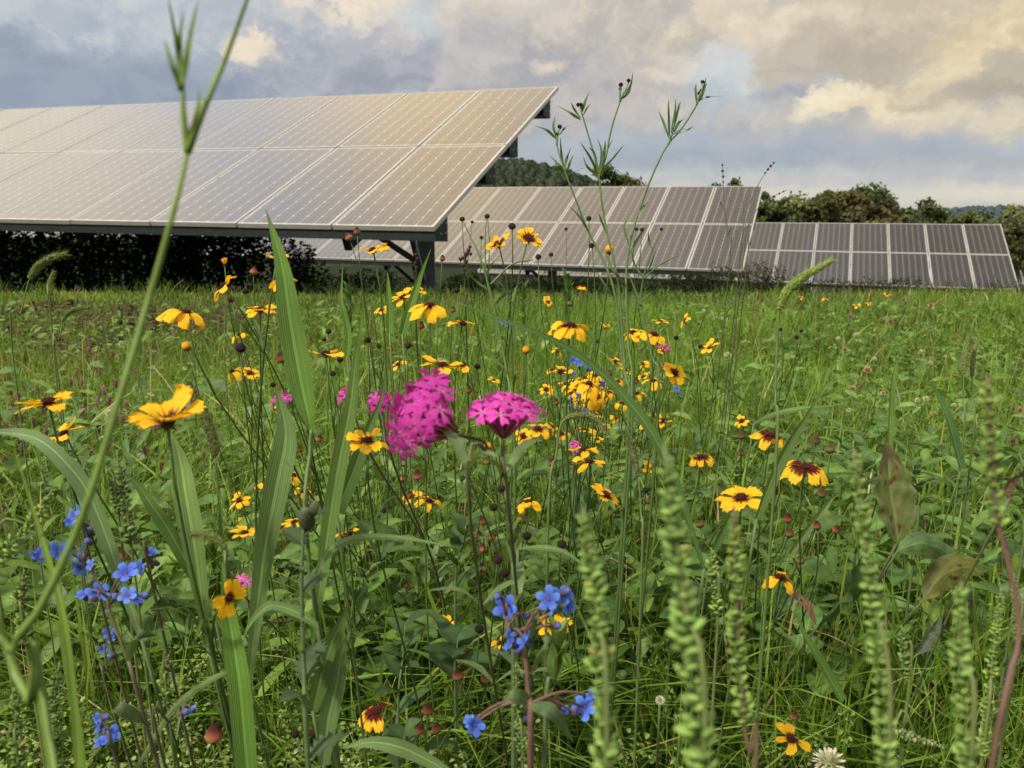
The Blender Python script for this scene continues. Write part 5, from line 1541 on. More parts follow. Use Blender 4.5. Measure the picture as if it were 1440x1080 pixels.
foxtail('bright green foxtail head leaning right in front of the third array', [(1096, 434), (1108, 408), (1132, 388), (1170, 366)], .55, 24, [(1088, 700), (1090, 560), (1094, 460)], c=(.15, .22, .04), bri=(.30, .36, .12))
foxtail('green foxtail head leaning right against the dark shrubs at left', [(42, 391), (54, 374), (72, 363), (93, 357)], .80, 19, [(20, 520), (30, 440), (38, 404)])
foxtail('short upright foxtail head right of the leaning one at left', [(72, 414), (70, 398), (76, 382)], .85, 13, [(74, 470), (73, 430)])
foxtail('nodding foxtail head low over the bare soil at left', [(88, 452), (96, 440), (110, 434), (128, 432)], .85, 12, [(80, 540), (84, 480)])
foxtail('large hairy foxtail head right of the big golden flower', [(302, 640), (296, 610), (284, 575), (266, 540)], .52, 28, [(316, 800), (308, 700)], c=(.10, .14, .04), bri=(.22, .20, .12), hair=1.6)
foxtail('curled foxtail head below the blurred stem left of centre', [(318, 782), (312, 765), (294, 752), (262, 750)], .50, 20, [(322, 860), (321, 810)], c=(.13, .17, .05))
foxtail('drooping foxtail head behind the bent grass blade', [(898, 668), (893, 648), (886, 626), (877, 606)], .62, 18, [(902, 820), (901, 720)], c=(.12, .15, .05))
foxtail('arched foxtail head right of the flat pink head', [(796, 588), (816, 584), (838, 590), (853, 612)], .62, 15, [(770, 760), (782, 640), (788, 600)], c=(.12, .16, .05))
foxtail('upright bristly foxtail head at right in the coarse grass', [(1356, 524), (1356, 508), (1358, 490), (1362, 472)], .95, 15, [(1352, 640), (1354, 560)], c=(.16, .20, .06), bri=(.30, .32, .14), hair=1.4)
foxtail('second bristly foxtail head just right of the upright one', [(1367, 528), (1368, 512), (1369, 496), (1374, 480)], .97, 13, [(1366, 640), (1367, 560)], c=(.16, .20, .06), bri=(.30, .32, .14), hair=1.4)
foxtail('faint thin foxtail head left of the leaning yellow flower group', [(316, 462), (318, 448), (316, 434), (314, 426)], 1.1, 8, [(318, 540), (317, 490)])
foxtail('slim foxtail head upright in the lower left grass', [(232, 964), (231, 940), (234, 918)], .55, 15, [(230, 1060), (231, 1000)])
foxtail('pale foxtail head between the narrow blade and the array post', [(520, 475), (521, 455), (522, 430)], 1.1, 8, [(520, 560), (520, 500)], c=(.16, .17, .06))

# ------------------------------------------------------------------ broad grass blades
GRR = np.random.default_rng(123)
GB = (.085, .150, .035)


def blade(label, path, Z, wpx, prof=None, c=GB, side=(1, .25, .1), zs=None, root=True, name='grass_blade', fold=.24, stem_px=None, tipfade=True, group='broad grass blades in the foreground'):
    zs = zs if zs is not None else [Z] * len(path)
    pts = [at(u, v, z) for (u, v), z in zip(path, zs)]
    n = 26
    P = smooth_path(pts, n)
    low = P[0] if stem_px is None else at(stem_px[-1][0], stem_px[-1][1], Z)
    g = np.array([low[0], low[1] + .12, float(ground(low[0], low[1]))])
    t = thing(name, label, 'grass blade', g, group)
    if prof is None:
        prof = np.interp(np.linspace(0, 1, n), [0, .12, .35, .6, .8, .93, 1], [.30, .62, .95, 1, .80, .38, .02])
    else:
        prof = np.interp(np.linspace(0, 1, n), np.linspace(0, 1, len(prof)), prof)
    m = GRR.uniform(.9, 1.12)
    cols = np.linspace(.95, 1.1, n)[:, None] * np.array(c) * m * 1.6
    cols = cols * (1 + .12 * np.sin(np.linspace(0, 9, n) + GRR.uniform(0, 6)))[:, None]
    tipc = np.clip((np.linspace(0, 1, n) - .93) / .06, 0, 1)[:, None] * GRR.uniform(.2, 1.0)
    cols = cols * (1 - tipc) + np.array((.22, .15, .06)) * tipc
    b = MB(); b.ribbon(P, prof * wpx * .92 / F * Z, side, cols, nv=9, fold=fold, stripe=.09)
    b.build('blade', M_BLADE, t, origin=g, uv=True)
    if root:
        S = smooth_path([g] + ([at(u, v, Z) for u, v in stem_px[::-1]] if stem_px else []) + [P[0]], 10)
        if np.linalg.norm(S[0] - S[-1]) > .02:
            sb = MB(); sb.tube(S, .0011 + .0002 * (wpx > 25), (.10, .15, .045), 5); sb.build('stem', M_STEM, t, origin=g)
    for (u, v) in P[::3] if False else path: keep_clear(u, v, wpx * .6 + 2, Z)
    return t


blade('broad upright grass blade, tallest, pointing up to the array edge left of centre', [(438, 604), (424, 540), (408, 450), (396, 370), (374, 294)], .52, 37, c=(.075, .140, .028), prof=[.28, .62, .92, 1, .98, .90, .74, .50, .26, .02], stem_px=[(436, 640), (437, 820)])
blade('shorter broad greyish blade below the tall upright one', [(350, 960), (370, 790), (390, 680), (402, 610), (388, 543)], .54, 38, prof=[.25, .6, .9, 1, .95, .6, .05], c=(.095, .155, .055))
blade('narrow upright blade leaning right, left of the domed pink head', [(440, 900), (470, 690), (492, 575), (500, 510), (511, 432)], .56, 26, prof=[.3, .9, 1, .8, .55, .3, .03], c=(.088, .150, .04))
blade('short leaning blade under the small pink blossom cluster', [(474, 720), (498, 660), (520, 600), (536, 560), (545, 500)], .60, 24, prof=[.9, 1, .9, .6, .3, .1, .02], c=(.06, .11, .03))
blade('arching grey green blade bending out of the left edge', [(200, 900), (134, 715), (92, 650), (44, 614), (-24, 608)], .50, 27, prof=[.3, .8, 1, .9, .8, .6, .35], c=(.10, .155, .065))
blade('long bent blade slanting across the yellow crowd right of centre', [(990, 800), (938, 650), (880, 560), (800, 490), (700, 447), (630, 420)], .56, 17, prof=[.3, .9, 1, .70, .45, .30, .05], c=(.058, .110, .030), side=(.3, .3, 1))
blade('wide ribbed blade standing below the big golden flower', [(292, 905), (274, 770), (262, 700), (254, 650), (244, 612)], .50, 36, prof=[.2, .7, 1, .95, .85, .5, .05], c=(.105, .165, .05))
blade('blade leaning left crossing behind the wide ribbed blade', [(300, 860), (240, 750), (214, 712), (192, 680), (160, 655)], .56, 22, prof=[.3, .9, 1, .8, .6, .3, .03], c=(.07, .125, .03))
blade('slanting blade rising right beside the lower right drooping yellow flower', [(1064, 730), (1088, 668), (1112, 620), (1134, 585), (1166, 532)], .62, 20, prof=[.5, .9, 1, .8, .5, .25, .03], c=(.07, .125, .028))
blade('pale arching blade curving right above the thistle leaves', [(440, 812), (462, 775), (500, 757), (560, 756), (644, 770)], .52, 13, prof=[.7, 1, 1, .9, .7, .4, .04], c=(.11, .165, .06), side=(.2, .5, 1))
blade('thin arching blade curving right of the central bud group', [(728, 772), (760, 770), (790, 775), (815, 790), (845, 812)], .60, 9, prof=[.4, .8, 1, .8, .6, .3, .04], c=(.11, .165, .06), side=(.2, .5, 1))
blade('upright blade right of the sideways yellow flower, nearest to it', [(352, 1130), (338, 970), (326, 890), (318, 840), (312, 790)], .50, 34, prof=[.85, 1, .95, .8, .55, .3, .04], c=(.078, .150, .028))
blade('curved pale blade falling left beneath the thistle', [(446, 880), (420, 862), (380, 852), (352, 878), (338, 920)], .50, 15, prof=[.6, .9, 1, .9, .7, .4, .05], c=(.10, .165, .05), side=(.2, .5, 1))
blade('broad pale leaf blade lying at the bottom edge left of centre', [(640, 1092), (600, 1068), (560, 1050), (520, 1044), (478, 1052)], .48, 24, prof=[.4, .7, .9, 1, .8, .45, .04], c=(.11, .165, .06), side=(.1, .6, 1))
blade('wide dark blade leaning right at the right of the thistle', [(440, 1000), (455, 940), (468, 900), (478, 880), (490, 850)], .52, 30, prof=[.5, .9, 1, .9, .7, .4, .04], c=(.075, .125, .035))
blade('second wide blade close right of the thistle stem, lower one', [(455, 1075), (462, 1010), (474, 960), (480, 920), (492, 885)], .52, 28, prof=[.6, .9, 1, .9, .7, .4, .04], c=(.085, .135, .05))
blade('blade crossing diagonally low at left toward the hooked blue bud', [(190, 1080), (240, 1000), (290, 960), (320, 945), (350, 935)], .50, 11, prof=[.7, 1, 1, .9, .7, .4, .04], c=(.10, .16, .05), side=(.2, .5, 1))
blade('upright blade at right among clover, twin tips', [(1250, 640), (1252, 590), (1254, 550), (1258, 520), (1266, 492)], 1.0, 12, prof=[.5, .9, 1, .8, .6, .3, .04], c=(.085, .155, .035))
blade('dark blade leaning left at right above the spotted dock leaf', [(1352, 660), (1342, 620), (1330, 580), (1318, 555), (1308, 528)], .95, 15, prof=[.8, 1, 1, .8, .6, .3, .04], c=(.055, .105, .035))
blade('fallen blade in the shade below the orange wilting flower', [(1185, 985), (1165, 950), (1145, 915), (1130, 890), (1118, 860)], .80, 16, prof=[.8, 1, 1, .8, .6, .3, .04], c=(.07, .13, .028))
blade('long level blade arching right of the slanting blade', [(1060, 596), (1090, 582), (1130, 574), (1160, 572), (1195, 566)], .9, 8, prof=[.6, .9, 1, .9, .7, .4, .04], c=(.10, .16, .05), side=(.2, .5, 1))
blade('out of focus pale blade at lower left nearest the camera', [(112, 1100), (106, 1000), (88, 860), (60, 760), (20, 630)], .33, 12, prof=[.8, 1, 1, .9, .8, .5, .1], c=(.12, .19, .035))
blade('out of focus upright shoot blade right of the blurred stem at lower left', [(110, 1100), (104, 960), (88, 900), (84, 820), (80, 700)], .36, 11, prof=[.8, 1, 1, .9, .7, .4, .1], c=(.12, .19, .035)) if False else None
blade('soft focus blade shoot standing between the blue plant and the wide ribbed blade', [(118, 1090), (108, 1010), (94, 930), (86, 880), (84, 760)], .40, 12, prof=[.9, 1, .9, .8, .6, .4, .05], c=(.115, .19, .035))
blade('green blade shoot right of the central bud group leaning right', [(1000, 780), (1020, 740), (1040, 705), (1056, 680), (1075, 655)], .75, 16, prof=[.6, .9, 1, .8, .6, .3, .04], c=(.06, .12, .03))
blade('leaf blade leaning left behind the right drooping flowers', [(1110, 780), (1138, 740), (1158, 715), (1170, 700), (1184, 690)], .85, 15, prof=[.7, .9, 1, .8, .5, .3, .04], c=(.09, .15, .045))
blade('upright green blade left of the post with pointed tip', [(566, 470), (574, 440), (584, 410), (592, 385), (606, 350)], .95, 14, prof=[.9, 1, .9, .8, .6, .35, .04], c=(.075, .15, .028))
blade('slender upright blade just left of the post, shorter one', [(548, 470), (548, 440), (547, 420), (546, 400), (545, 382)], .95, 11, prof=[.9, 1, .9, .8, .6, .35, .04], c=(.075, .15, .028))
blade('pointed blade left of the narrow upright blade by the dark buds', [(488, 500), (490, 470), (484, 440), (480, 420), (482, 370)], .95, 10, prof=[.9, 1, .9, .8, .6, .35, .04], c=(.075, .14, .03))


# ------------------------------------------------------------------ slender branching stems against the sky
def slender(label, stems, leaves, buds_, Z, name='coreopsis_plant', c=(.085, .14, .04), wpx=4.2, leafw=4.0, group=None, budc=(.014, .008, .008)):
    base_px = stems[0][0]
    low = at(*base_px, Z)
    off = .12 if Z > .5 else .01
    g = np.array([low[0], low[1] + off, float(ground(low[0], low[1] + off))])
    t = thing(name, label, 'wildflower', g, group)
    for k, s in enumerate(stems):
        pts = [at(u, v, Z + .004 * math.sin(u * .1)) for u, v in s]
        P = smooth_path(([g] if k == 0 else []) + pts, 22)
        r0 = wpx / 2 / F * Z * (1 if k == 0 else .8)
        b = MB(); b.tube(P, np.linspace(r0, r0 * .45, 22), np.array(c) * GRR.uniform(.9, 1.1), 6); b.build('stem', M_STEM, t, origin=g)
        for (u, v) in s: keep_clear(u, v, 5, Z)
    for l in leaves:
        pts = [at(u, v, Z + GRR.uniform(-.015, .015)) for u, v in l]
        if len(pts) == 2:
            m = (pts[0] + pts[1]) / 2 + np.array([GRR.normal(0, .002), GRR.normal(0, .004), .002]); pts = [pts[0], m, pts[1]]
        b = MB(); b.ribbon(smooth_path(pts, 9), np.array([.5, .8, 1, 1, .95, .8, .6, .4, .1]) * leafw / F * Z, (.8, .5, .3), np.array(c) * GRR.uniform(.85, 1.15), nv=3)
        b.build('leaf', M_LEAF, t, origin=g)
    for (u, v, w) in buds_:
        p = at(u, v, Z); s = w * Z / F
        b = MB(); b.ball(p, (s * .5, s * .5, s * .42), np.array([np.array(budc) * 1.6] * 3 + [np.array(budc)] * 6), nu=8, nv=6, axis=(GRR.normal(0, .2), GRR.normal(0, .2), 1))
        b.ball(p - np.array([0, 0, s * .38]), (s * .3, s * .3, s * .2), (.04, .05, .018), nu=7, nv=4)
        b.build('bud', M_SEED, t, origin=g)
    return t


TP = 'tall branching stems with dark buds against the sky'
slender('left one of the tall branching stems, one dark bud, against the sky',
        [[(884, 620), (876, 520), (866, 420), (850, 370), (827, 325), (812, 287), (794, 240), (784, 208), (781, 188)], [(783, 204), (784, 192), (787, 180)]],
        [[(794, 240), (786, 232), (771, 217)], [(793, 240), (789, 215), (788, 193)], [(794, 240), (797, 222), (803, 207)], [(796, 243), (801, 230), (807, 217)], [(800, 245), (810, 240), (823, 236)], [(795, 242), (783, 234), (782, 224)],
         [(781, 194), (770, 184), (753, 177)], [(782, 192), (778, 178), (781, 164)], [(786, 190), (793, 181), (803, 176)], [(781, 188), (777, 182)], [(827, 325), (815, 305), (800, 290)], [(866, 420), (850, 400), (838, 380)]],
        [(787, 178, 7), (782, 188, 5)], .74, group=TP)
slender('middle one of the tall branching stems, two tops with paired dark buds',
        [[(884, 610), (878, 520), (872, 420), (864, 370), (854, 330), (847, 290), (842, 247), (836, 220), (822, 172), (816, 152)], [(843, 245), (852, 220), (860, 180), (872, 143), (878, 130), (884, 116)], [(872, 143), (872, 128), (872, 122)]],
        [[(842, 247), (826, 235), (820, 220)], [(842, 247), (830, 222), (816, 200)], [(842, 250), (846, 215), (840, 195)], [(843, 247), (852, 215), (862, 195)], [(844, 247), (858, 225), (878, 216)], [(846, 240), (862, 222), (877, 204)], [(842, 246), (835, 215), (828, 207)], [(846, 236), (850, 210), (851, 197)],
         [(816, 168), (800, 158), (783, 148)], [(816, 166), (808, 155), (803, 144)], [(820, 162), (826, 150), (832, 145)], [(818, 158), (823, 143), (829, 129)], [(876, 132), (886, 122), (890, 101)], [(875, 134), (884, 126), (887, 116)], [(872, 140), (884, 130), (888, 118)], [(854, 330), (846, 312), (842, 300)]],
        [(813, 147, 6), (817, 147, 6), (818, 151, 5), (873, 119, 7), (872, 125, 5), (884, 113, 6)], .76, group=TP)
slender('right one of the tall branching stems, leaning right, with a long side leaf',
        [[(888, 620), (884, 500), (880, 400), (885, 345), (896, 305), (915, 252), (937, 206), (958, 182), (980, 147), (987, 130), (988, 117)], [(940, 203), (946, 185), (948, 172)], [(980, 147), (984, 134), (986, 128)]],
        [[(941, 195), (932, 170), (926, 156)], [(941, 192), (940, 160), (940, 140)], [(944, 188), (949, 160), (950, 139)], [(946, 184), (953, 155), (957, 143)], [(948, 186), (955, 172), (966, 165)], [(947, 188), (962, 185), (975, 178)], [(945, 190), (958, 181), (972, 183)],
         [(980, 148), (978, 128), (979, 118)], [(984, 138), (990, 120), (993, 109)], [(982, 144), (995, 136), (1022, 135)], [(982, 142), (988, 132), (994, 116)], [(885, 345), (878, 320), (885, 305)], [(884, 360), (900, 330), (910, 318)], [(881, 400), (862, 380), (850, 350)], [(896, 305), (905, 290), (912, 283)]],
        [(987, 128, 8), (983, 131, 5), (988, 115, 6)], .72, group=TP)
slender('thin green branching stem with needle leaves in front of the lower second array',
        [[(925, 600), (916, 500), (902, 430), (905, 390), (918, 350), (930, 325)], [(902, 430), (890, 400), (880, 380)], [(905, 392), (928, 372), (952, 360)]],
        [[(905, 392), (892, 372), (888, 352)], [(906, 390), (915, 372), (922, 352)], [(910, 380), (930, 370), (940, 372)], [(902, 425), (920, 410), (934, 392)], [(902, 428), (885, 415), (872, 395)], [(918, 352), (912, 338), (912, 325)]], [(930, 322, 5)], .8, group='green branching stems below the sky')
slender('thin green branching stem with side stalks below the high backlit yellow pair',
        [[(724, 640), (712, 520), (694, 430), (684, 390), (682, 340), (684, 308)], [(700, 450), (678, 370), (660, 330), (651, 311)], [(690, 400), (720, 372), (750, 365)]],
        [[(690, 410), (670, 396), (655, 380)], [(694, 430), (712, 412), (726, 405)], [(684, 385), (692, 370), (700, 362)], [(712, 520), (690, 500), (676, 470)]], [], .9, group='green branching stems below the sky')
slender('faint upright seed stalk before the top right of the second array', [[(1026, 372), (1022, 330), (1018, 280), (1016, 228)], [(1024, 330), (1020, 300), (1012, 284)]], [], [(1016, 232, 3), (1016, 240, 4), (1017, 248, 4), (1017, 256, 3), (1013, 286, 3)], 1.3, name='seed_stalk', c=(.075, .085, .045), wpx=1.5, group='dry seed stalks before the second array', budc=(.06, .04, .035))
slender('dry grass stalk leaning right above the corner of the second array', [[(1040, 372), (1046, 310), (1062, 268), (1076, 244), (1090, 227)]], [], [(1088, 229, 3), (1084, 233, 4), (1080, 238, 4), (1076, 243, 3)], 1.3, name='seed_stalk', c=(.075, .085, .045), wpx=1.5, group='dry seed stalks before the second array', budc=(.06, .04, .035))
slender('short dry stalk tip above the second array edge', [[(1050, 372), (1048, 320), (1043, 270), (1040, 247)]], [], [(1040, 250, 3), (1041, 256, 3)], 1.3, name='seed_stalk', c=(.075, .085, .045), wpx=1.5, group='dry seed stalks before the second array', budc=(.06, .04, .035))
slender('dry stalk reaching right past the corner of the second array', [[(1044, 376), (1050, 330), (1066, 292), (1086, 277), (1107, 267)]], [], [(1102, 269, 3), (1096, 272, 3), (1088, 276, 3)], 1.3, name='seed_stalk', c=(.08, .085, .05), wpx=1.5, group='dry seed stalks before the second array', budc=(.07, .05, .04))
slender('dark curly seeded dock stalk left of the high backlit yellow pair', [[(656, 470), (653, 400), (654, 370), (660, 346)], [(653, 385), (648, 370), (645, 362)]], [],
        [(661, 347, 5), (659, 352, 6), (656, 357, 7), (662, 357, 5), (653, 362, 7), (648, 364, 6), (655, 368, 7), (651, 373, 6), (654, 379, 6), (652, 385, 5)], 1.5, name='dock_stalk', c=(.04, .025, .02), wpx=2.4, group='dark dock stalks', budc=(.035, .016, .016))
slender('dark seeded dock stalk just left of the array post', [[(586, 470), (584, 400), (585, 370), (586, 350)]], [], [(586, 352, 4), (585, 358, 5), (587, 364, 5), (584, 370, 5), (586, 376, 5), (584, 382, 4)], 1.6, name='dock_stalk', c=(.04, .025, .02), wpx=2.2, group='dark dock stalks', budc=(.035, .016, .016))

# the blurred forked stem close to the lens
FZ = .225
slender('large blurred green stem close to the camera, forking over the nearest array',
        [[(78, 1100), (48, 1000), (14, 918), (60, 850), (120, 715), (168, 560), (214, 405), (246, 290), (264, 214)], [(264, 214), (258, 160), (257, 110)], [(264, 214), (288, 150), (318, 80), (352, -14)], [(14, 918), (0, 880), (-16, 842)]],
        [[(257, 120), (250, 70), (236, -6)], [(257, 116), (252, 60), (258, 14)], [(259, 112), (266, 60), (280, -4)], [(256, 130), (242, 90), (231, 56)], [(14, 915), (2, 900), (-20, 880)], [(265, 190), (278, 160), (281, 125)]],
        [(253, 124, 8)], FZ, wpx=15, leafw=8, c=(.12, .185, .035), name='flower_stem', budc=(.05, .025, .03))

# ------------------------------------------------------------------ leafy shoots
def leafy_shoot(label, path, Z, leaves, ln, wd, c=(.075, .135, .035), up=.8, cat='leafy plant', name='leafy_shoot', group=None, stemc=(.09, .13, .05), toothed=False, rad=.0015, bunch=1.0):
    pts = [at(u, v, Z) for u, v in path]
    g = np.array([pts[0][0], pts[0][1] + .01, float(ground(pts[0][0], pts[0][1]))])
    t = thing(name, label, cat, g, group)
    P = smooth_path([g] + pts, 24)
    b = MB(); b.tube(P, np.linspace(rad * 1.2, rad * .6, 24), stemc, 6); b.build('stem', M_STEM, t, origin=g)
    for k in range(leaves):
        f = 1 - bunch * (k / leaves) ** 1.1
        i = max(2, min(23, int(f * 23))); q = P[i]
        a = k * 2.4 + GRR.normal(0, .2)
        d = np.array([math.cos(a), math.sin(a), 0])
        l = ln / F * Z * (1.0 - .45 * f if bunch > .5 else 1) * GRR.uniform(.8, 1.15)
        e = q + d * l * (1 - up * .75) + np.array([0, 0, l * up])
        m = q + d * l * .35 * (1.2 - up) + np.array([0, 0, l * up * .6])
        n = 13 if toothed else 9
        prof = np.interp(np.linspace(0, 1, n), [0, .15, .4, .65, .88, 1], [.25, .6, 1, .85, .4, .03])
        if toothed: prof = prof * (1 + .35 * np.array([(-1) ** j for j in range(n)]))
        lb = MB(); lb.ribbon(smooth_path([q, m, e], n), prof * wd / F * Z, np.cross(d, (0, 0, 1)), np.array(c) * GRR.uniform(.8, 1.2), nv=5, stripe=.05)
        lb.build('leaf', M_LEAF, t, origin=g)
    for (u, v) in path[1:]: keep_clear(u, v, 10, Z)
    return t


leafy_shoot('narrow leaved bushy green shoot left of the array post', [(494, 520), (492, 450), (490, 415)], 1.25, 26, 44, 8, up=.9)
leafy_shoot('narrow leaved green shoot standing under the middle of the second array', [(798, 500), (798, 430), (797, 400)], 1.35, 24, 48, 8, up=.9)
leafy_shoot('small leafy green shoot right of the narrow leaved one under the second array', [(736, 500), (737, 430), (738, 408)], 1.5, 18, 28, 7, up=.85)
leafy_shoot('pale green closed bud shoot just below the flat topped pink head', [(722, 880), (721, 810), (720, 770)], .52, 5, 50, 20, up=.97, c=(.13, .20, .06), bunch=.25)
leafy_shoot('pale green pointed shoot right of the central blue flowers', [(766, 1040), (780, 960), (787, 920)], .48, 7, 66, 24, up=.95, c=(.12, .19, .045), bunch=.4)
leafy_shoot('prickly leaved thistle plant with a pale bud, left of centre', [(434, 1085), (428, 950), (424, 830), (427, 735)], .50, 11, 92, 34, up=.30, c=(.082, .125, .055), name='thistle', cat='thistle', toothed=True, rad=.0017, stemc=(.085, .125, .05))
# thistle bud
for lab_, u_, v_, w_ in (('pale tipped thistle bud on top of the prickly plant', 431, 724, 24),):
    th_root = [o for o in bpy.data.objects if o.name.startswith('thistle')][0]
    gl = np.array(th_root.location)
    s = w_ * .50 / F
    b = MB(); p = at(u_, v_ + 6, .5) - gl
    b.ball(p, (s * .5, s * .5, s * .72), np.array([(.06, .085, .035)] * 5 + [(.10, .12, .06)] * 2 + [(.22, .24, .13)] * 2), nu=10, nv=8)
    for k in range(26):
        a = k * 2.4; zz = -.55 + 1.0 * k / 26
        d = np.array([math.cos(a), math.sin(a), 0]); q = p + d * s * .46 * math.sqrt(max(.05, 1 - zz * zz)) + np.array([0, 0, s * .7 * zz])
        b.ribbon([q, q + d * s * .12 + [0, 0, s * .12], q + d * s * .2 + [0, 0, s * .28]], [s * .12, s * .08, s * .01], np.cross(d, (0, 0, 1)), (.09, .12, .055))
    b.build('bud', M_LEAF, th_root)
    b = MB(); p2 = at(441, 716, .49) - gl
    b.ball(p2, (s * .28, s * .28, s * .55), np.array([(.10, .13, .06)] * 4 + [(.26, .27, .15)] * 5), nu=8, nv=8, axis=(.3, 0, 1)); b.build('bud', M_LEAF, th_root)
for k, (lab, path, Z, n, ln, wd, up, cc) in enumerate([
        ('upright broad leaved weed among clover right of the lower right flowers', [(1205, 760), (1210, 690), (1212, 650)], 1.0, 14, 60, 22, .55, (.075, .135, .035)),
        ('low leafy weed with long leaves at lower centre left of the small front flower', [(560, 1010), (566, 930), (570, 880)], .80, 12, 90, 24, .35, (.055, .105, .03)),
        ('leafy weed with long pointed leaves under the pink heads', [(640, 840), (650, 770), (655, 740)], .85, 12, 84, 22, .45, (.06, .115, .03)),
        ('leafy weed at the right edge beside the tallest ragweed spike', [(1440, 760), (1438, 700), (1436, 640)], .85, 12, 60, 22, .5, (.07, .12, .03)),
        ('alfalfa like sprig with narrow leaves left of the spotted dock leaf tip', [(1290, 740), (1288, 690), (1284, 655)], .95, 16, 40, 12, .6, (.07, .13, .04)),
        ('leafy weed low in the centre right of the pale bud shoot', [(840, 900), (838, 830), (836, 800)], .85, 12, 70, 20, .45, (.06, .11, .028)),
        ('broad dark leaves under the central blue flowers', [(640, 960), (642, 920), (644, 900)], .80, 9, 96, 34, .22, (.045, .09, .026)),
        ('light green leafy tuft at the bottom edge below the blue flowered centre plant', [(560, 1090), (566, 1060), (570, 1030)], .55, 9, 60, 26, .45, (.08, .13, .045))]):
    leafy_shoot(lab, path, Z, n, ln, wd, c=cc, up=up, group='broad leaved weeds in the meadow')


# ------------------------------------------------------------------ dock leaves
def spotted_leaf(label, path, Z, wpx, c, spot, side=(1, .3, 0), nspot=12, name='dock_leaf', holes=0, tip=None):
    P = smooth_path([at(u, v, Z) for u, v in path], 30)
    g = np.array([P[0][0], P[0][1] + .18, float(ground(P[0][0], P[0][1] + .18))])
    t = thing(name, label, 'leaf', g)
    nv = 21; n = 30
    prof = np.interp(np.linspace(0, 1, n), [0, .08, .3, .5, .75, .92, 1], [.1, .55, .95, 1, .72, .3, .03]) * wpx / F * Z
    T = np.gradient(P, axis=0); T /= np.linalg.norm(T, axis=1)[:, None]
    S = np.array(side, float); S = S - (T @ S)[:, None] * T; S /= np.linalg.norm(S, axis=1)[:, None]
    Nn = np.cross(S, T)
    r = np.random.default_rng(len(label))
    sp = np.c_[r.uniform(.1, .95, nspot), r.uniform(-.9, .9, nspot), r.uniform(.03, .08, nspot)]
    V = []; C = []
    for i in range(n):
        for j in range(nv):
            a = 2 * j / (nv - 1) - 1
            wav = .06 * math.sin(i * .9 + 3 * a)
            V.append(P[i] + S[i] * a * prof[i] / 2 + Nn[i] * (abs(a) * .14 + wav * abs(a)) * prof[i])
            cc = np.array(c) * (1 + .10 * math.sin(abs(a) * 14 - i * .8)) * (1.5 if abs(a) < .06 else 1)
            for (si, sj, sr) in sp:
                dd = math.hypot((i / (n - 1) - si) * 1.4, (a - sj) * .5)
                if dd < sr: cc = np.array(spot) * (1 if dd < sr * .75 else 2.2)
            if tip is not None and i / (n - 1) > .80 + .05 * math.sin(j * 1.3): cc = np.array(tip)
            C.append(cc)
    Fs = [(i * nv + j, i * nv + j + 1, (i + 1) * nv + j + 1, (i + 1) * nv + j) for i in range(n - 1) for j in range(nv - 1)]
    if holes:
        hs = [(r.uniform(.2, .9), r.uniform(-.8, .8)) for _ in range(holes)]
        Fs = [f for f in Fs if all(math.hypot((f[0] // nv / n - a) * 2.5, (2 * (f[0] % nv) / nv - 1 - b)) > .16 for a, b in hs)]
    o = link('leaf_blade', make_mesh('leaf_blade', np.array(V) - g, Fs, np.array(C)), M_LEAF, t)
    sb = MB(); sb.tube(smooth_path([g, P[0] * .6 + g * .4 + [0, .01, 0], P[0]], 8), .0012, (.10, .12, .05), 5); sb.build('petiole', M_STEM, t, origin=g)
    for (u, v) in path: keep_clear(u, v, wpx * .5, Z)
    return t


spotted_leaf('large upright olive dock leaf with brown spots and a withered brown tip at right', [(1262, 762), (1258, 725), (1252, 690), (1250, 660), (1245, 622)], .80, 68, (.125, .160, .050), (.075, .045, .022), tip=(.115, .095, .045))
spotted_leaf('yellowing dock leaf with dark holes right of the spotted one', [(1300, 842), (1322, 812), (1345, 800), (1366, 798), (1384, 808)], .86, 44, (.105, .112, .020), (.035, .018, .01), side=(.2, .5, 1), nspot=9, holes=3)
spotted_leaf('dull green broad leaf in the shade above the yellowing one', [(1262, 775), (1290, 764), (1315, 768), (1332, 778), (1344, 790)], .90, 36, (.085, .145, .045), (.06, .05, .02), side=(.2, .6, 1), nspot=3)
spotted_leaf('withered pinkish brown leaf below the orange wilting flower', [(1112, 830), (1124, 840), (1136, 850), (1142, 864), (1148, 880)], .84, 13, (.20, .11, .07), (.10, .04, .03), nspot=5, holes=2)
spotted_leaf('dark green broad leaf below the spotted dock leaf', [(1150, 880), (1175, 850), (1195, 830), (1205, 805), (1210, 785)], .84, 56, (.050, .100, .030), (.05, .06, .02), side=(.8, .5, .4), nspot=2)
spotted_leaf('shriveled pale folded leaf low at right in the clover', [(1290, 920), (1300, 905), (1308, 890), (1316, 880), (1322, 866)], .80, 26, (.13, .16, .11), (.12, .11, .08), nspot=5)
spotted_leaf('brown curled dry leaf at right under the tallest ragweed spike', [(1420, 700), (1416, 690), (1420, 680), (1428, 672), (1436, 668)], .7, 18, (.14, .08, .05), (.08, .04, .03), nspot=4)


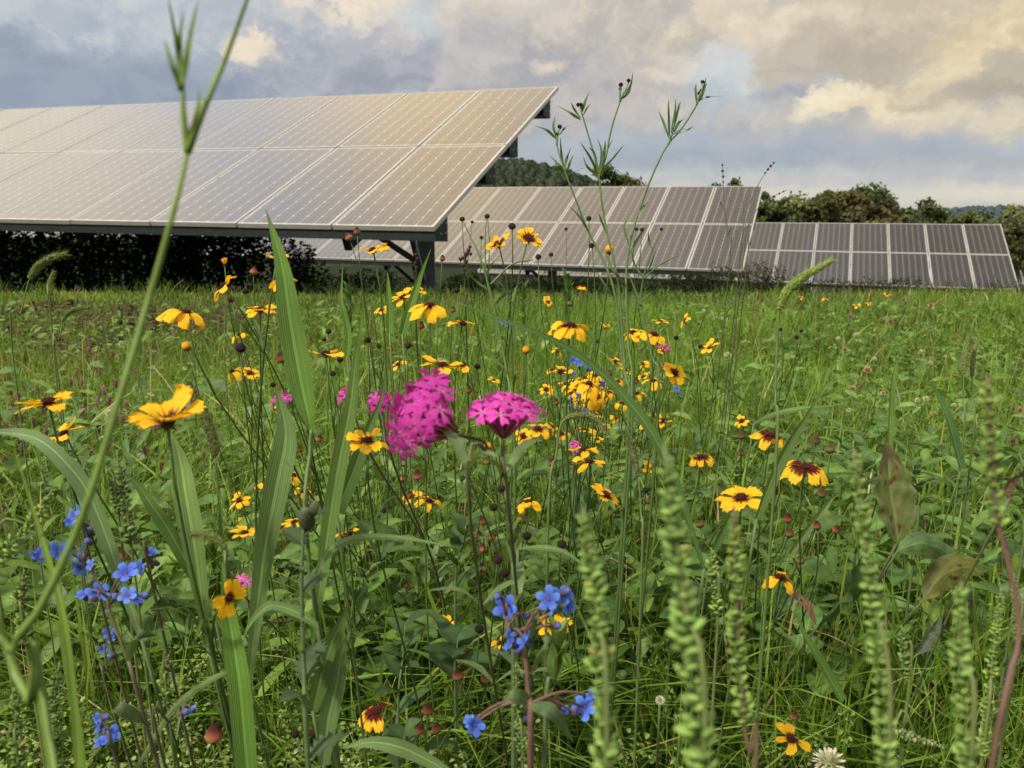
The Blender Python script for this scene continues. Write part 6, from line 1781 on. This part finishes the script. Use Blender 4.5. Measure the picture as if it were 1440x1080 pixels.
# ------------------------------------------------------------------ clover heads and smartweed
def clover_mesh(kind):
    b = MB(); r = np.random.default_rng(3)
    if kind == 'white': base, tip = (.30, .36, .16), (.66, .64, .50)
    elif kind == 'tan': base, tip = (.22, .13, .07), (.55, .42, .26)
    else: base, tip = (.18, .13, .08), (.46, .20, .26)
    b.ball((0, 0, -.05), (.26, .26, .24), base, nu=8, nv=6)
    for k in range(54):
        z = 1 - 1.75 * (k + .5) / 54; a = k * 2.4
        q = math.sqrt(max(0, 1 - z * z)); d = np.array([q * math.cos(a), q * math.sin(a), z])
        d = d + np.array([0, 0, .35]); d /= np.linalg.norm(d)
        s = np.cross(d, (0.1, .2, 1)); s /= np.linalg.norm(s)
        m = r.uniform(.8, 1.15)
        b.ribbon([d * .16, d * .38, d * .52 * r.uniform(.9, 1.05)], [.07, .11, .03], s, np.array([base, tip, tip]) * m, nv=3, fold=.3)
    me = b.mesh('blossom'); me.materials.append(M_PETAL); return me


CL = {k: clover_mesh(k) for k in ('white', 'tan', 'pink')}
CLIST = [(1166, 1075, 46, 'white'), (1023, 500, 11, 'white'), (1203, 472, 10, 'white'), (1195, 445, 8, 'pink'), (1252, 452, 9, 'pink'), (1220, 521, 13, 'tan'), (1198, 547, 12, 'tan'), (1295, 496, 10, 'white'), (1242, 553, 8, 'tan'),
         (1273, 426, 7, 'pink'), (1309, 429, 7, 'pink'), (1188, 492, 8, 'pink'), (990, 437, 5, 'white'), (1001, 441, 5, 'white'), (1179, 476, 6, 'white'), (1193, 577, 7, 'white'), (1243, 595, 7, 'white'), (1302, 561, 9, 'white'), (1290, 563, 7, 'white'), (1341, 570, 7, 'white'), (1433, 578, 12, 'pink'), (1313, 582, 9, 'tan'),
         (368, 547, 8, 'white'), (153, 581, 11, 'white'), (170, 483, 7, 'white'), (110, 494, 5, 'white'), (500, 632, 20, 'tan'), (1352, 569, 7, 'white'), (1230, 505, 6, 'white'), (1308, 510, 6, 'white'), (1425, 622, 11, 'pink'), (928, 985, 14, 'white')]


def clovers():
    labs = [None] * len(CLIST)
    hd = {'white': 'white clover head', 'tan': 'tan clover head', 'pink': 'pink clover head'}
    for kind in CL:
        idx = [i for i, b in enumerate(CLIST) if b[3] == kind]
        for i, l in zip(idx, auto_labels([CLIST[i] for i in idx], hd[kind])): labs[i] = l
    for (u, v, w, kind), lab in zip(CLIST, labs):
        h = .24 if v < 900 else .30
        Z = z_for_height(v, h)
        if Z > 5 or Z < 0: Z = 5.0
        p = at(u, v, Z); s = w * Z / F
        base = ground_point(p, .02)
        t = thing('clover', lab, 'clover flower', base, 'clover heads in the grass')
        P = stem_path(base, p - np.array([0, 0, s * .3]), (0, 0, 1), 8, .01)
        sb = MB(); sb.tube(P, .0011 * max(1, Z * .6), (.08, .12, .04), 4); sb.build('stem', M_STEM, t, origin=base)
        o = link('blossom', CL[kind], None, t); o.matrix_local = xf(frame((FR.normal(0, .2), FR.normal(0, .2) - .2, 1), FR.uniform(0, 6)), p - base, s)
        keep_clear(u, v, w * .6 + 1, Z)


clovers()


def smartweed_mesh(seed):
    b = MB(); r = np.random.default_rng(seed)
    for k in range(46):
        z = -1 + 2 * k / 46; a = k * 2.4 + r.normal(0, .2)
        q = .42 * math.sqrt(max(.08, 1 - abs(z) ** 2.4)) * r.uniform(.75, 1.05)
        c = [(.28, .10, .11), (.36, .19, .17), (.22, .07, .08), (.42, .30, .26)][k % 4]
        b.ball((q * math.cos(a), q * math.sin(a), z), (.10, .10, .15), c, axis=(math.cos(a), math.sin(a), .8), nu=5, nv=4)
    b.ball((0, 0, 0), (.30, .30, 1.0), (.26, .10, .11), nu=7, nv=6)
    me = b.mesh('flower_spike'); me.materials.append(M_SEED); return me


SW = [smartweed_mesh(i) for i in range(3)]
SLIST = [(125, 493), (158, 497), (135, 503), (134, 517), (107, 525), (100, 537), (115, 537), (146, 548), (163, 540), (15, 550), (25, 557), (17, 568), (20, 580), (30, 587), (153, 565), (137, 565), (178, 570), (115, 577), (65, 603), (30, 630), (5, 648), (13, 675), (203, 632), (285, 642), (138, 602), (197, 613), (123, 633), (60, 576), (46, 592), (8, 600), (24, 604), (190, 520), (88, 560), (172, 590), (218, 600), (10, 520), (52, 548), (152, 628), (268, 560), (226, 655)]


def smartweeds():
    for u, v in SLIST:
        Z = min(z_for_height(v, .20), 3.4)
        p = at(u, v, Z); s = (9 if v < 540 else 12) * FR.uniform(.8, 1.2) * Z / F
        base = ground_point(p, .03)
        t = thing('smartweed', 'small pink knobbly smartweed spike in the green patch at left', 'smartweed', base, 'pink smartweed spikes in the left patch')
        P = stem_path(base, p - np.array([0, 0, s * .5]), (0, 0, 1), 8, .015)
        sb = MB(); sb.tube(P, .0016, (.10, .09, .04), 4); sb.build('stem', M_STEM, t, origin=base)
        for k in range(3):
            lb = MB(); a = FR.uniform(0, 2 * PI); d = np.array([math.cos(a), math.sin(a), 0]); q = P[3 + k]
            lb.ribbon(smooth_path([q, q + d * .025 + [0, 0, .012], q + d * .055 + [0, 0, .004]], 7), [.004, .010, .014, .013, .009, .005, .001], np.cross(d, (0, 0, 1)), np.array((.055, .10, .028)) * FR.uniform(.8, 1.3), nv=3); lb.build('leaf', M_LEAF, t, origin=base)
        o = link('flower_spike', SW[int(FR.integers(0, 3))], None, t)
        o.matrix_local = xf(frame((FR.normal(0, .2), FR.normal(0, .2), 1), FR.uniform(0, 6)), p - base, s * .62)
        keep_clear(u, v, 8, Z)


smartweeds()

# ------------------------------------------------------------------ grass and ground cover: masses nobody could count
MW, MH = 480, 360
MASK = np.zeros((MH, MW))
for (u, v, r, Z) in CLEAR:
    a, b = u / 3.0, v / 3.0; rr = r / 3.0 + .7
    y0, y1 = max(0, int(b - rr)), min(MH - 1, int(b + rr) + 1); x0, x1 = max(0, int(a - rr)), min(MW - 1, int(a + rr) + 1)
    if y1 < y0 or x1 < x0: continue
    yy, xx = np.mgrid[y0:y1 + 1, x0:x1 + 1]
    m = (xx + .5 - a) ** 2 + (yy + .5 - b) ** 2 <= rr * rr
    MASK[y0:y1 + 1, x0:x1 + 1] = np.where(m, np.maximum(MASK[y0:y1 + 1, x0:x1 + 1], Z - .02), MASK[y0:y1 + 1, x0:x1 + 1])


def blocked(P):
    """P (n, k, 3): does any sample of a plant stand between the lens and a flower?"""
    u, v, z = proj(P)
    i = np.clip((v / 3).astype(int), 0, MH - 1); j = np.clip((u / 3).astype(int), 0, MW - 1)
    inside = (u >= 0) & (u < 1440) & (v >= 0) & (v < 1080) & (z > .02)
    return (inside & (z < MASK[i, j])).any(1)


G = np.random.default_rng(2024)


def scatter(n, y0, y1, xr=.80, p=1.0):
    Y = np.exp(G.uniform(math.log(y0), math.log(y1), n)) if p == 1.0 else y0 + (y1 - y0) * G.uniform(0, 1, n) ** p
    X = G.uniform(-1, 1, n) * (xr * Y + .25)
    return X, Y


def clumpy(X, Y, s, seed):
    r = np.random.default_rng(seed); o = 0
    for k in range(6):
        a = r.uniform(0, PI); f = s * r.uniform(.6, 1.8)
        o = o + np.sin((X * math.cos(a) + Y * math.sin(a)) * f + r.uniform(0, 6))
    return o / 3.0


SOILS = ((60, 432, 60), (128, 448, 40), (180, 440, 50), (250, 458, 80), (120, 482, 50), (18, 470, 40), (300, 452, 50))


def grass_field(name, X, Y, h, w, C, lean=.45, label_kind='stuff', seg=4, vlim=405, nearlim=True, stiff=.5):
    n = len(X)
    a = G.uniform(0, 2 * PI, n)
    d = np.stack([np.cos(a), np.sin(a), np.zeros(n)], 1)
    ln = np.abs(G.normal(0, 1, n)) * lean
    base = np.stack([X, Y, ground(X, Y) - .004], 1)
    t = np.linspace(0, 1, seg + 1)
    droop = np.clip(ln, 0, 1.4)
    P = base[:, None, :] + d[:, None, :] * (h * ln)[:, None, None] * (t ** 1.7)[None, :, None]
    P = P + np.array([0, 0, 1.])[None, None, :] * (h[:, None] * (t[None, :] - .32 * droop[:, None] * t[None, :] ** 2.6))[:, :, None]
    u, v, z = proj(P)
    top = v.min(1)
    lim = vlim + G.normal(0, 6, n) + np.interp(u[:, -1], [380, 460, 1060, 1150, 1260, 1440], [0, 11, 11, 9, 6, 3])
    ok = (top > lim) & ~blocked(P)
    for (su, sv, sr) in SOILS:
        Zs = z_for_height(sv, .01); pc = at(su, sv, Zs); rx = sr / F * Zs
        ok &= ~((np.hypot((X - pc[0]) / rx, (Y - pc[1]) / .38) < 1) & (G.uniform(0, 1, n) < .9))
    if nearlim:
        zz = z.min(1)
        ok &= (zz > .62) & ((zz > 1.15) | (top > 640 + G.uniform(0, 240, n)))
    P, h, w, C, d, Y = P[ok], h[ok], w[ok], C[ok], d[ok], Y[ok]
    n = len(P)
    w = np.maximum(w, .00105 * Y)
    sa = G.uniform(0, PI, n)
    side = np.stack([np.cos(sa), np.sin(sa), G.normal(0, .2, n)], 1)
    prof = np.interp(t, [0, .3, .6, .85, 1], [.7, 1, .85, .5, .04])
    off = side[:, None, :] * (w[:, None] * prof[None, :] / 2)[:, :, None]
    V = np.stack([P - off, P + off], 2).reshape(-1, 3)          # n, seg+1, 2
    k = (seg + 1) * 2
    q = np.array([(2 * i, 2 * i + 1, 2 * i + 3, 2 * i + 2) for i in range(seg)])
    Q = (q[None] + (np.arange(n) * k)[:, None, None]).reshape(-1, 4)
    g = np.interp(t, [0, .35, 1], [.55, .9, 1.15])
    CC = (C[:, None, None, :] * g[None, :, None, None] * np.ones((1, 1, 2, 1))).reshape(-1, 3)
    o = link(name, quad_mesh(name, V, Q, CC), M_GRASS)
    o['kind'] = 'stuff'
    return o


def palette(n, cols, probs, jit=.22):
    i = G.choice(len(cols), n, p=np.array(probs) / sum(probs))
    return np.array(cols)[i] * G.uniform(1 - jit, 1 + jit, (n, 1))


g1, g2, g3, g4, straw, dkg = (0.093, 0.179, 0.018), (0.134, 0.230, 0.026), (0.174, 0.261, 0.041), (0.218, 0.271, 0.054), (0.441, 0.352, 0.179), (0.054, 0.108, 0.016)


def build_grass():
    # near and middle ground, medium fine grass
    X, Y = scatter(60000, .75, 7.5)
    s = X / Y
    cl = clumpy(X, Y, 4.2, 1)
    left = np.clip((-s - .12) / .15, 0, 1) * np.clip((Y - 2.6) / 1.2, 0, 1)
    h = (.13 + .13 * G.uniform(0, 1, len(X)) ** 1.5 + .05 * cl) * np.interp(Y, [.7, 2, 3.2, 5, 7.5], [1.05, 1.1, 1.0, .78, .62])
    h = np.clip(h * (1 - .74 * left), .025, .4)
    keep = G.uniform(0, 1, len(X)) < np.clip(.62 + .35 * cl, .12, 1)
    X, Y, h, left = X[keep], Y[keep], h[keep], left[keep]
    n = len(X)
    C = palette(n, [g1, g2, g3, g4, straw, dkg], [3, 4, 2.4, .9, .25, 1.4])
    C = C * (1 + .22 * clumpy(X, Y, 2.2, 31)[:, None]) * np.array([1 + .0, 1, 1])
    C = C * (1 - left[:, None]) + left[:, None] * palette(n, [g3, g4, g2, straw], [3, 2, 2, .3])
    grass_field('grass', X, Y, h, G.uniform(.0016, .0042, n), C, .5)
    # far turf up to and over the brow of the slope
    X, Y = scatter(60000, 2.6, 15, .82)
    s = X / Y
    left = np.clip((-s - .10) / .2, 0, 1)
    cl = clumpy(X, Y, 2.0, 3)
    n = len(X)
    h = (.055 + .075 * G.uniform(0, 1, n) ** 1.6 + .018 * cl) * (1 - .45 * left) * np.interp(Y, [2.6, 5, 9, 15], [.95, 1.05, 1.0, 1.6])
    right = np.clip((s - .2) / .2, 0, 1)
    C = palette(n, [g2, g3, g4, g1, straw], [4, 3, 1.0, 2, .25]) * (1 + .26 * cl[:, None]) * (1 - .08 * right[:, None])
    pt = np.clip(clumpy(X, Y, 1.3, 44) * .9 + .1, 0, 1)[:, None]
    C = C * (1 - .55 * pt) + .55 * pt * palette(n, [(.20, .215, .06), (.16, .19, .05), (.24, .20, .09)], [3, 3, 1])
    grass_field('turf', X, Y, np.clip(h, .02, .3), G.uniform(.0018, .0036, n), C, .55, vlim=402)
    # lush bright stand in the middle
    X = G.normal(.35, .75, 15000); Y = G.uniform(2.2, 6.2, 15000)
    n = len(X)
    grass_field('lush_grass', X, Y, G.uniform(.10, .22, n) * np.interp(Y, [2.2, 6.2], [1.15, .72]), G.uniform(.0018, .0034, n), palette(n, [(0.117, 0.230, 0.021), (0.152, 0.266, 0.034), (0.090, 0.184, 0.018)], [3, 2, 2]), .38, vlim=412)
    # coarse wide blades scattered over the right and the foreground
    X, Y = scatter(2600, .85, 6.5, .78)
    s = X / Y
    keep = (s > .05) | (G.uniform(0, 1, len(X)) < .45); X, Y = X[keep], Y[keep]; n = len(X)
    grass_field('coarse_grass', X, Y, G.uniform(.14, .34, n) * np.interp(Y, [.8, 2.5, 6.5], [1, 1, .62]), G.uniform(.005, .010, n), palette(n, [g2, g3, (.10, .16, .05), g4], [3, 3, 2, .6]), .42, seg=6, vlim=412)
    # rank grass over the brow, in front of and under the farther arrays
    X, Y = scatter(5000, 6.6, 14.5, .80); n = len(X)
    k = G.uniform(0, 1, n) < np.where(X / Y > -.30, 1, .25); X, Y = X[k], Y[k]; n = len(X)
    grass_field('rank_grass', X, Y, G.uniform(.12, .34, n) * np.interp(Y, [6.6, 9, 14], [.55, 1, 1.5]), G.uniform(.003, .006, n), palette(n, [(.022, .042, .010), (.034, .058, .014), (.060, .066, .024), (.12, .10, .05)], [3, 2, 1, .5]), .4, vlim=388)
    # taller tufts that break the far edge of the meadow
    cx = G.uniform(-5.5, 5.5, 95); cy = G.uniform(4.6, 8.2, 95); m = 34
    X = np.repeat(cx, m) + G.normal(0, .06, 95 * m); Y = np.repeat(cy, m) + G.normal(0, .05, 95 * m); n = len(X)
    hh = np.repeat(G.uniform(.10, .24, 95), m) * G.uniform(.5, 1.1, n)
    tint = np.repeat(G.uniform(.65, 1.15, 95), m)[:, None]
    grass_field('tufts', X, Y, hh, G.uniform(.003, .006, n), palette(n, [g1, g2, g3, (.10, .12, .04)], [3, 3, 1, .6]) * tint, .42, seg=5, vlim=392)
    # rusty seed stalks over the middle and far meadow
    X, Y = scatter(1500, 2.2, 7.0, .8); n = len(X)
    grass_field('rusty_stalks', X, Y, G.uniform(.12, .24, n) * np.interp(Y, [2.2, 7], [1.1, .75]), G.uniform(.002, .0045, n), palette(n, [(.20, .10, .055), (.16, .13, .05), (.28, .20, .10)], [2, 2, 1]), .3, seg=5, vlim=402)
    # arching tangle close to the camera
    X, Y = scatter(13000, .80, 2.6, .76); n = len(X)
    grass_field('tangled_grass', X, Y, G.uniform(.16, .36, n), G.uniform(.0026, .0058, n), palette(n, [g2, g3, g4, g1, straw], [3, 3, 1, 2, .3]), .95, seg=6)
    # thin stalks and dry culms
    X, Y = scatter(3600, .9, 7, .8); n = len(X)
    grass_field('thin_stalks', X, Y, G.uniform(.16, .36, n) * np.interp(Y, [.9, 3, 7], [1, 1, .55]), G.uniform(.0011, .0018, n), palette(n, [(.10, .15, .05), (.16, .17, .07), (.22, .12, .07), g2], [3, 1.4, 1.4, 3]), .35, seg=5, vlim=415)


build_grass()


def leaf_field(name, P, D, Nm, L, W, C, curl=.3):
    """many small leaves: P base points, D pointing direction, Nm upper side"""
    n = len(P)
    rows = np.array([0, .30, .65, .90, 1.0]); prof = np.array([.14, .78, 1.0, .62, .10])
    D = D / np.linalg.norm(D, axis=1)[:, None]
    S = np.cross(D, Nm); S /= np.linalg.norm(S, axis=1)[:, None] + 1e-9
    U = np.cross(S, D)
    ctr = P[:, None, :] + D[:, None, :] * (L[:, None] * rows)[:, :, None] - U[:, None, :] * (L[:, None] * curl * rows ** 2)[:, :, None]
    cr = np.array([-1, 0, 1])
    V = ctr[:, :, None, :] + S[:, None, None, :] * ((W[:, None] * prof / 2)[:, :, None] * cr)[:, :, :, None] + U[:, None, None, :] * ((W[:, None] * prof * .16)[:, :, None] * np.abs(cr))[:, :, :, None]
    nr = len(rows)
    q = np.array([(i * 3 + j, i * 3 + j + 1, (i + 1) * 3 + j + 1, (i + 1) * 3 + j) for i in range(nr - 1) for j in range(2)])
    Q = (q[None] + (np.arange(n) * nr * 3)[:, None, None]).reshape(-1, 4)
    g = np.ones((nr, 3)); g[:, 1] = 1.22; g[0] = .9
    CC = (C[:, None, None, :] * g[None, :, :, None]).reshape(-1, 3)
    o = link(name, quad_mesh(name, V.reshape(-1, 3), Q, CC), M_LEAF)
    o['kind'] = 'stuff'; return o


def ok_points(P, zmin=.72, vmin=425):
    u, v, z = proj(P)
    return (~blocked(P[:, None, :])) & (z > zmin) & (v > vmin) & ((z > 1.15) | (v > 640 + G.uniform(0, 200, len(P))))


def build_leaves():
    # clover: three leaflets to a stalk
    X, Y = scatter(21000, .85, 6.5, .80)
    s = X / Y; cl = clumpy(X, Y, 3.3, 8)
    dens = np.where(s > .12, np.clip(.70 + .4 * cl, .06, 1), np.where(s < -.18, np.clip(.55 + .5 * cl, .05, 1) * np.clip(1.6 - Y / 2.6, .06, 1), np.clip(.12 + .3 * cl, .03, 1)))
    k = G.uniform(0, 1, len(X)) < dens; X, Y = X[k], Y[k]; n = len(X)
    H = G.uniform(.25, 1, n) * .19 * np.interp(Y, [.8, 3, 6.5], [1.0, .95, .55])
    P = np.stack([X, Y, ground(X, Y) + H], 1)
    k = ok_points(P); P = P[k]; H = H[k]; n = len(P)
    tilt = G.normal(0, .38, (n, 2)); Nm = np.stack([tilt[:, 0], tilt[:, 1] - .15, np.ones(n)], 1); Nm /= np.linalg.norm(Nm, axis=1)[:, None]
    a0 = G.uniform(0, 2 * PI, n); size = G.uniform(.011, .024, n) * np.interp(P[:, 1], [.8, 3, 6], [1, 1.05, 1.2])
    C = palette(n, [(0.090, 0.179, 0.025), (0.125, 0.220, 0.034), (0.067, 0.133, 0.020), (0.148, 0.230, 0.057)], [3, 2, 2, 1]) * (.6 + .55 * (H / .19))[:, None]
    PP = []; DD = []; NN = []; LL = []; WW = []; CC = []
    A = np.cross(Nm, np.array([.3, 1, .2])); A /= np.linalg.norm(A, axis=1)[:, None]; B = np.cross(Nm, A)
    for j in range(3):
        a = a0 + j * 2.094
        D = A * np.cos(a)[:, None] + B * np.sin(a)[:, None] + Nm * .12
        PP.append(P + D * .0015); DD.append(D); NN.append(Nm); LL.append(size); WW.append(size * G.uniform(.62, .85, n)); CC.append(C * G.uniform(.88, 1.12, (n, 1)))
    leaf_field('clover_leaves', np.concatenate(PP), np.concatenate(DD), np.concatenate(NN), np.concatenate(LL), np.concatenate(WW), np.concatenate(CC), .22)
    # longer weed leaves
    X, Y = scatter(17000, .85, 5.2, .78); s = X / Y; cl = clumpy(X, Y, 3.0, 21)
    k = G.uniform(0, 1, len(X)) < np.clip(.45 + .5 * cl, .04, 1); X, Y = X[k], Y[k]; n = len(X)
    P = np.stack([X, Y, ground(X, Y) + G.uniform(.15, 1, n) * .23 * np.interp(Y, [.8, 5.2], [1, .6])], 1)
    k = ok_points(P); P = P[k]; n = len(P)
    a = G.uniform(0, 2 * PI, n); D = np.stack([np.cos(a), np.sin(a), G.normal(.35, .45, n)], 1)
    L = G.uniform(.022, .070, n)
    Nm = np.stack([G.normal(0, .3, n), G.normal(-.1, .3, n), np.ones(n)], 1)
    leaf_field('weed_leaves', P, D, Nm, L, L * G.uniform(.22, .55, n), palette(n, [(0.093, 0.172, 0.021), (0.130, 0.212, 0.032), (0.148, 0.215, 0.058), (0.065, 0.123, 0.018)], [3, 3, 1, 2]), .35)
    # leafy growth standing higher close to the camera
    X, Y = scatter(3600, .85, 1.7, .76); n = len(X)
    k = G.uniform(0, 1, n) < np.clip(.55 + .5 * clumpy(X, Y, 4, 61), .05, 1); X, Y = X[k], Y[k]; n = len(X)
    P = np.stack([X, Y, ground(X, Y) + G.uniform(.12, .34, n)], 1)
    k = ok_points(P); P = P[k]; n = len(P)
    a = G.uniform(0, 2 * PI, n); D = np.stack([np.cos(a), np.sin(a), G.normal(.45, .5, n)], 1); L = G.uniform(.022, .055, n)
    Nm = np.stack([G.normal(0, .35, n), G.normal(-.2, .35, n), np.ones(n)], 1)
    leaf_field('tall_weed_leaves', P, D, Nm, L, L * G.uniform(.2, .5, n), palette(n, [(.085, .160, .030), (.120, .200, .040), (.065, .120, .026)], [3, 2, 2]), .35)
    # broad leaves massed at the lower right, a few elsewhere
    X, Y = scatter(2600, .85, 2.6, .76); s = X / Y
    k = G.uniform(0, 1, len(X)) < np.where(s > .2, 1, .22); X, Y = X[k], Y[k]; n = len(X)
    P = np.stack([X, Y, ground(X, Y) + G.uniform(.04, .24, n)], 1)
    k = ok_points(P); P = P[k]; n = len(P)
    a = G.uniform(0, 2 * PI, n); D = np.stack([np.cos(a), np.sin(a), G.normal(.3, .35, n)], 1); L = G.uniform(.028, .058, n)
    Nm = np.stack([G.normal(0, .3, n), G.normal(-.25, .3, n), np.ones(n)], 1)
    leaf_field('broad_leaves', P, D, Nm, L, L * G.uniform(.5, .75, n), palette(n, [(.075, .150, .034), (.100, .180, .042), (.060, .115, .030), (.13, .19, .08)], [3, 2, 2, .7]), .3)
    # small round leaves carpeting the shade
    X, Y = scatter(20000, .85, 4.5, .78); n = len(X)
    P = np.stack([X, Y, ground(X, Y) + G.uniform(.01, .09, n)], 1)
    k = ok_points(P); P = P[k]; n = len(P)
    a = G.uniform(0, 2 * PI, n); D = np.stack([np.cos(a), np.sin(a), G.normal(.2, .4, n)], 1); L = G.uniform(.010, .026, n)
    Nm = np.stack([G.normal(0, .4, n), G.normal(-.1, .4, n), np.ones(n)], 1)
    leaf_field('undergrowth', P, D, Nm, L, L * G.uniform(.4, .8, n), palette(n, [(0.065, 0.118, 0.017), (0.093, 0.154, 0.025), (0.111, 0.158, 0.041), (0.174, 0.132, 0.073)], [3, 3, 1, .5]), .3)
    # crumbly seeding weeds of the lower left
    n0 = 620
    u = np.where(G.uniform(0, 1, n0) < .75, G.uniform(-60, 420, n0), G.uniform(300, 1440, n0)); v = G.uniform(720, 1120, n0)
    Pb = []; Db = []; Lb = []
    for uu, vv in zip(u, v):
        hh = G.uniform(.06, .22)
        kz = slope_k(vv); Z = (hh - HC) / kz
        if Z < .72: continue
        tip = at(uu, vv, Z); ln = G.uniform(.03, .08)
        lean = np.array([G.normal(0, .3), G.normal(0, .3), 1.0])
        m = int(ln / .0016)
        f = G.uniform(0, 1, m)
        q = tip[None] - lean[None] * (f * ln)[:, None]
        ang = G.uniform(0, 2 * PI, m); d = np.stack([np.cos(ang), np.sin(ang), G.normal(.2, .5, m)], 1)
        rad = .0035 * np.sin(np.clip(f * 1.0 + .15, 0, 1) * PI) + .0015
        Pb.append(q + d * rad[:, None]); Db.append(d); Lb.append(G.uniform(.003, .0062, m))
    P = np.concatenate(Pb); D = np.concatenate(Db); L = np.concatenate(Lb)
    k = ok_points(P, .70); P, D, L = P[k], D[k], L[k]; n = len(P)
    Nm = np.stack([G.normal(0, .5, n), G.normal(-.3, .5, n), np.ones(n)], 1)
    leaf_field('seeding_weeds', P, D, Nm, L, L * G.uniform(.5, .9, n), palette(n, [(0.167, 0.241, 0.049), (0.204, 0.276, 0.068), (0.130, 0.189, 0.039), (0.290, 0.275, 0.134)], [3, 2, 2, .7]), .3)


build_leaves()


# ------------------------------------------------------------------ bare soil on the left
def soil():
    b = MB(); r = np.random.default_rng(17)
    for (u, v, ru, n) in ((60, 432, 60, 70), (128, 448, 40, 60), (180, 440, 50, 80), (250, 458, 80, 90), (120, 482, 50, 40), (18, 470, 40, 40), (300, 452, 50, 60)):
        for k in range(n):
            uu, vv = u + r.normal(0, ru * .45), v + r.normal(0, 5)
            Z = z_for_height(vv, .01)
            if Z < 0 or Z > 7: continue
            p = at(uu, vv, Z); s = r.uniform(.008, .035)
            b.ball((p[0], p[1], float(ground(p[0], p[1])) + s * .3), (s * r.uniform(.7, 1.4), s, s * r.uniform(.5, .9)), np.array((.050, .034, .019)) * r.uniform(.6, 1.5), axis=r.normal(0, 1, 3) + [0, 0, 1.5], nu=6, nv=4)
    o = b.build('bare_soil', M_SOIL, smooth=False); o['kind'] = 'stuff'


soil()
bpy.context.view_layer.update()
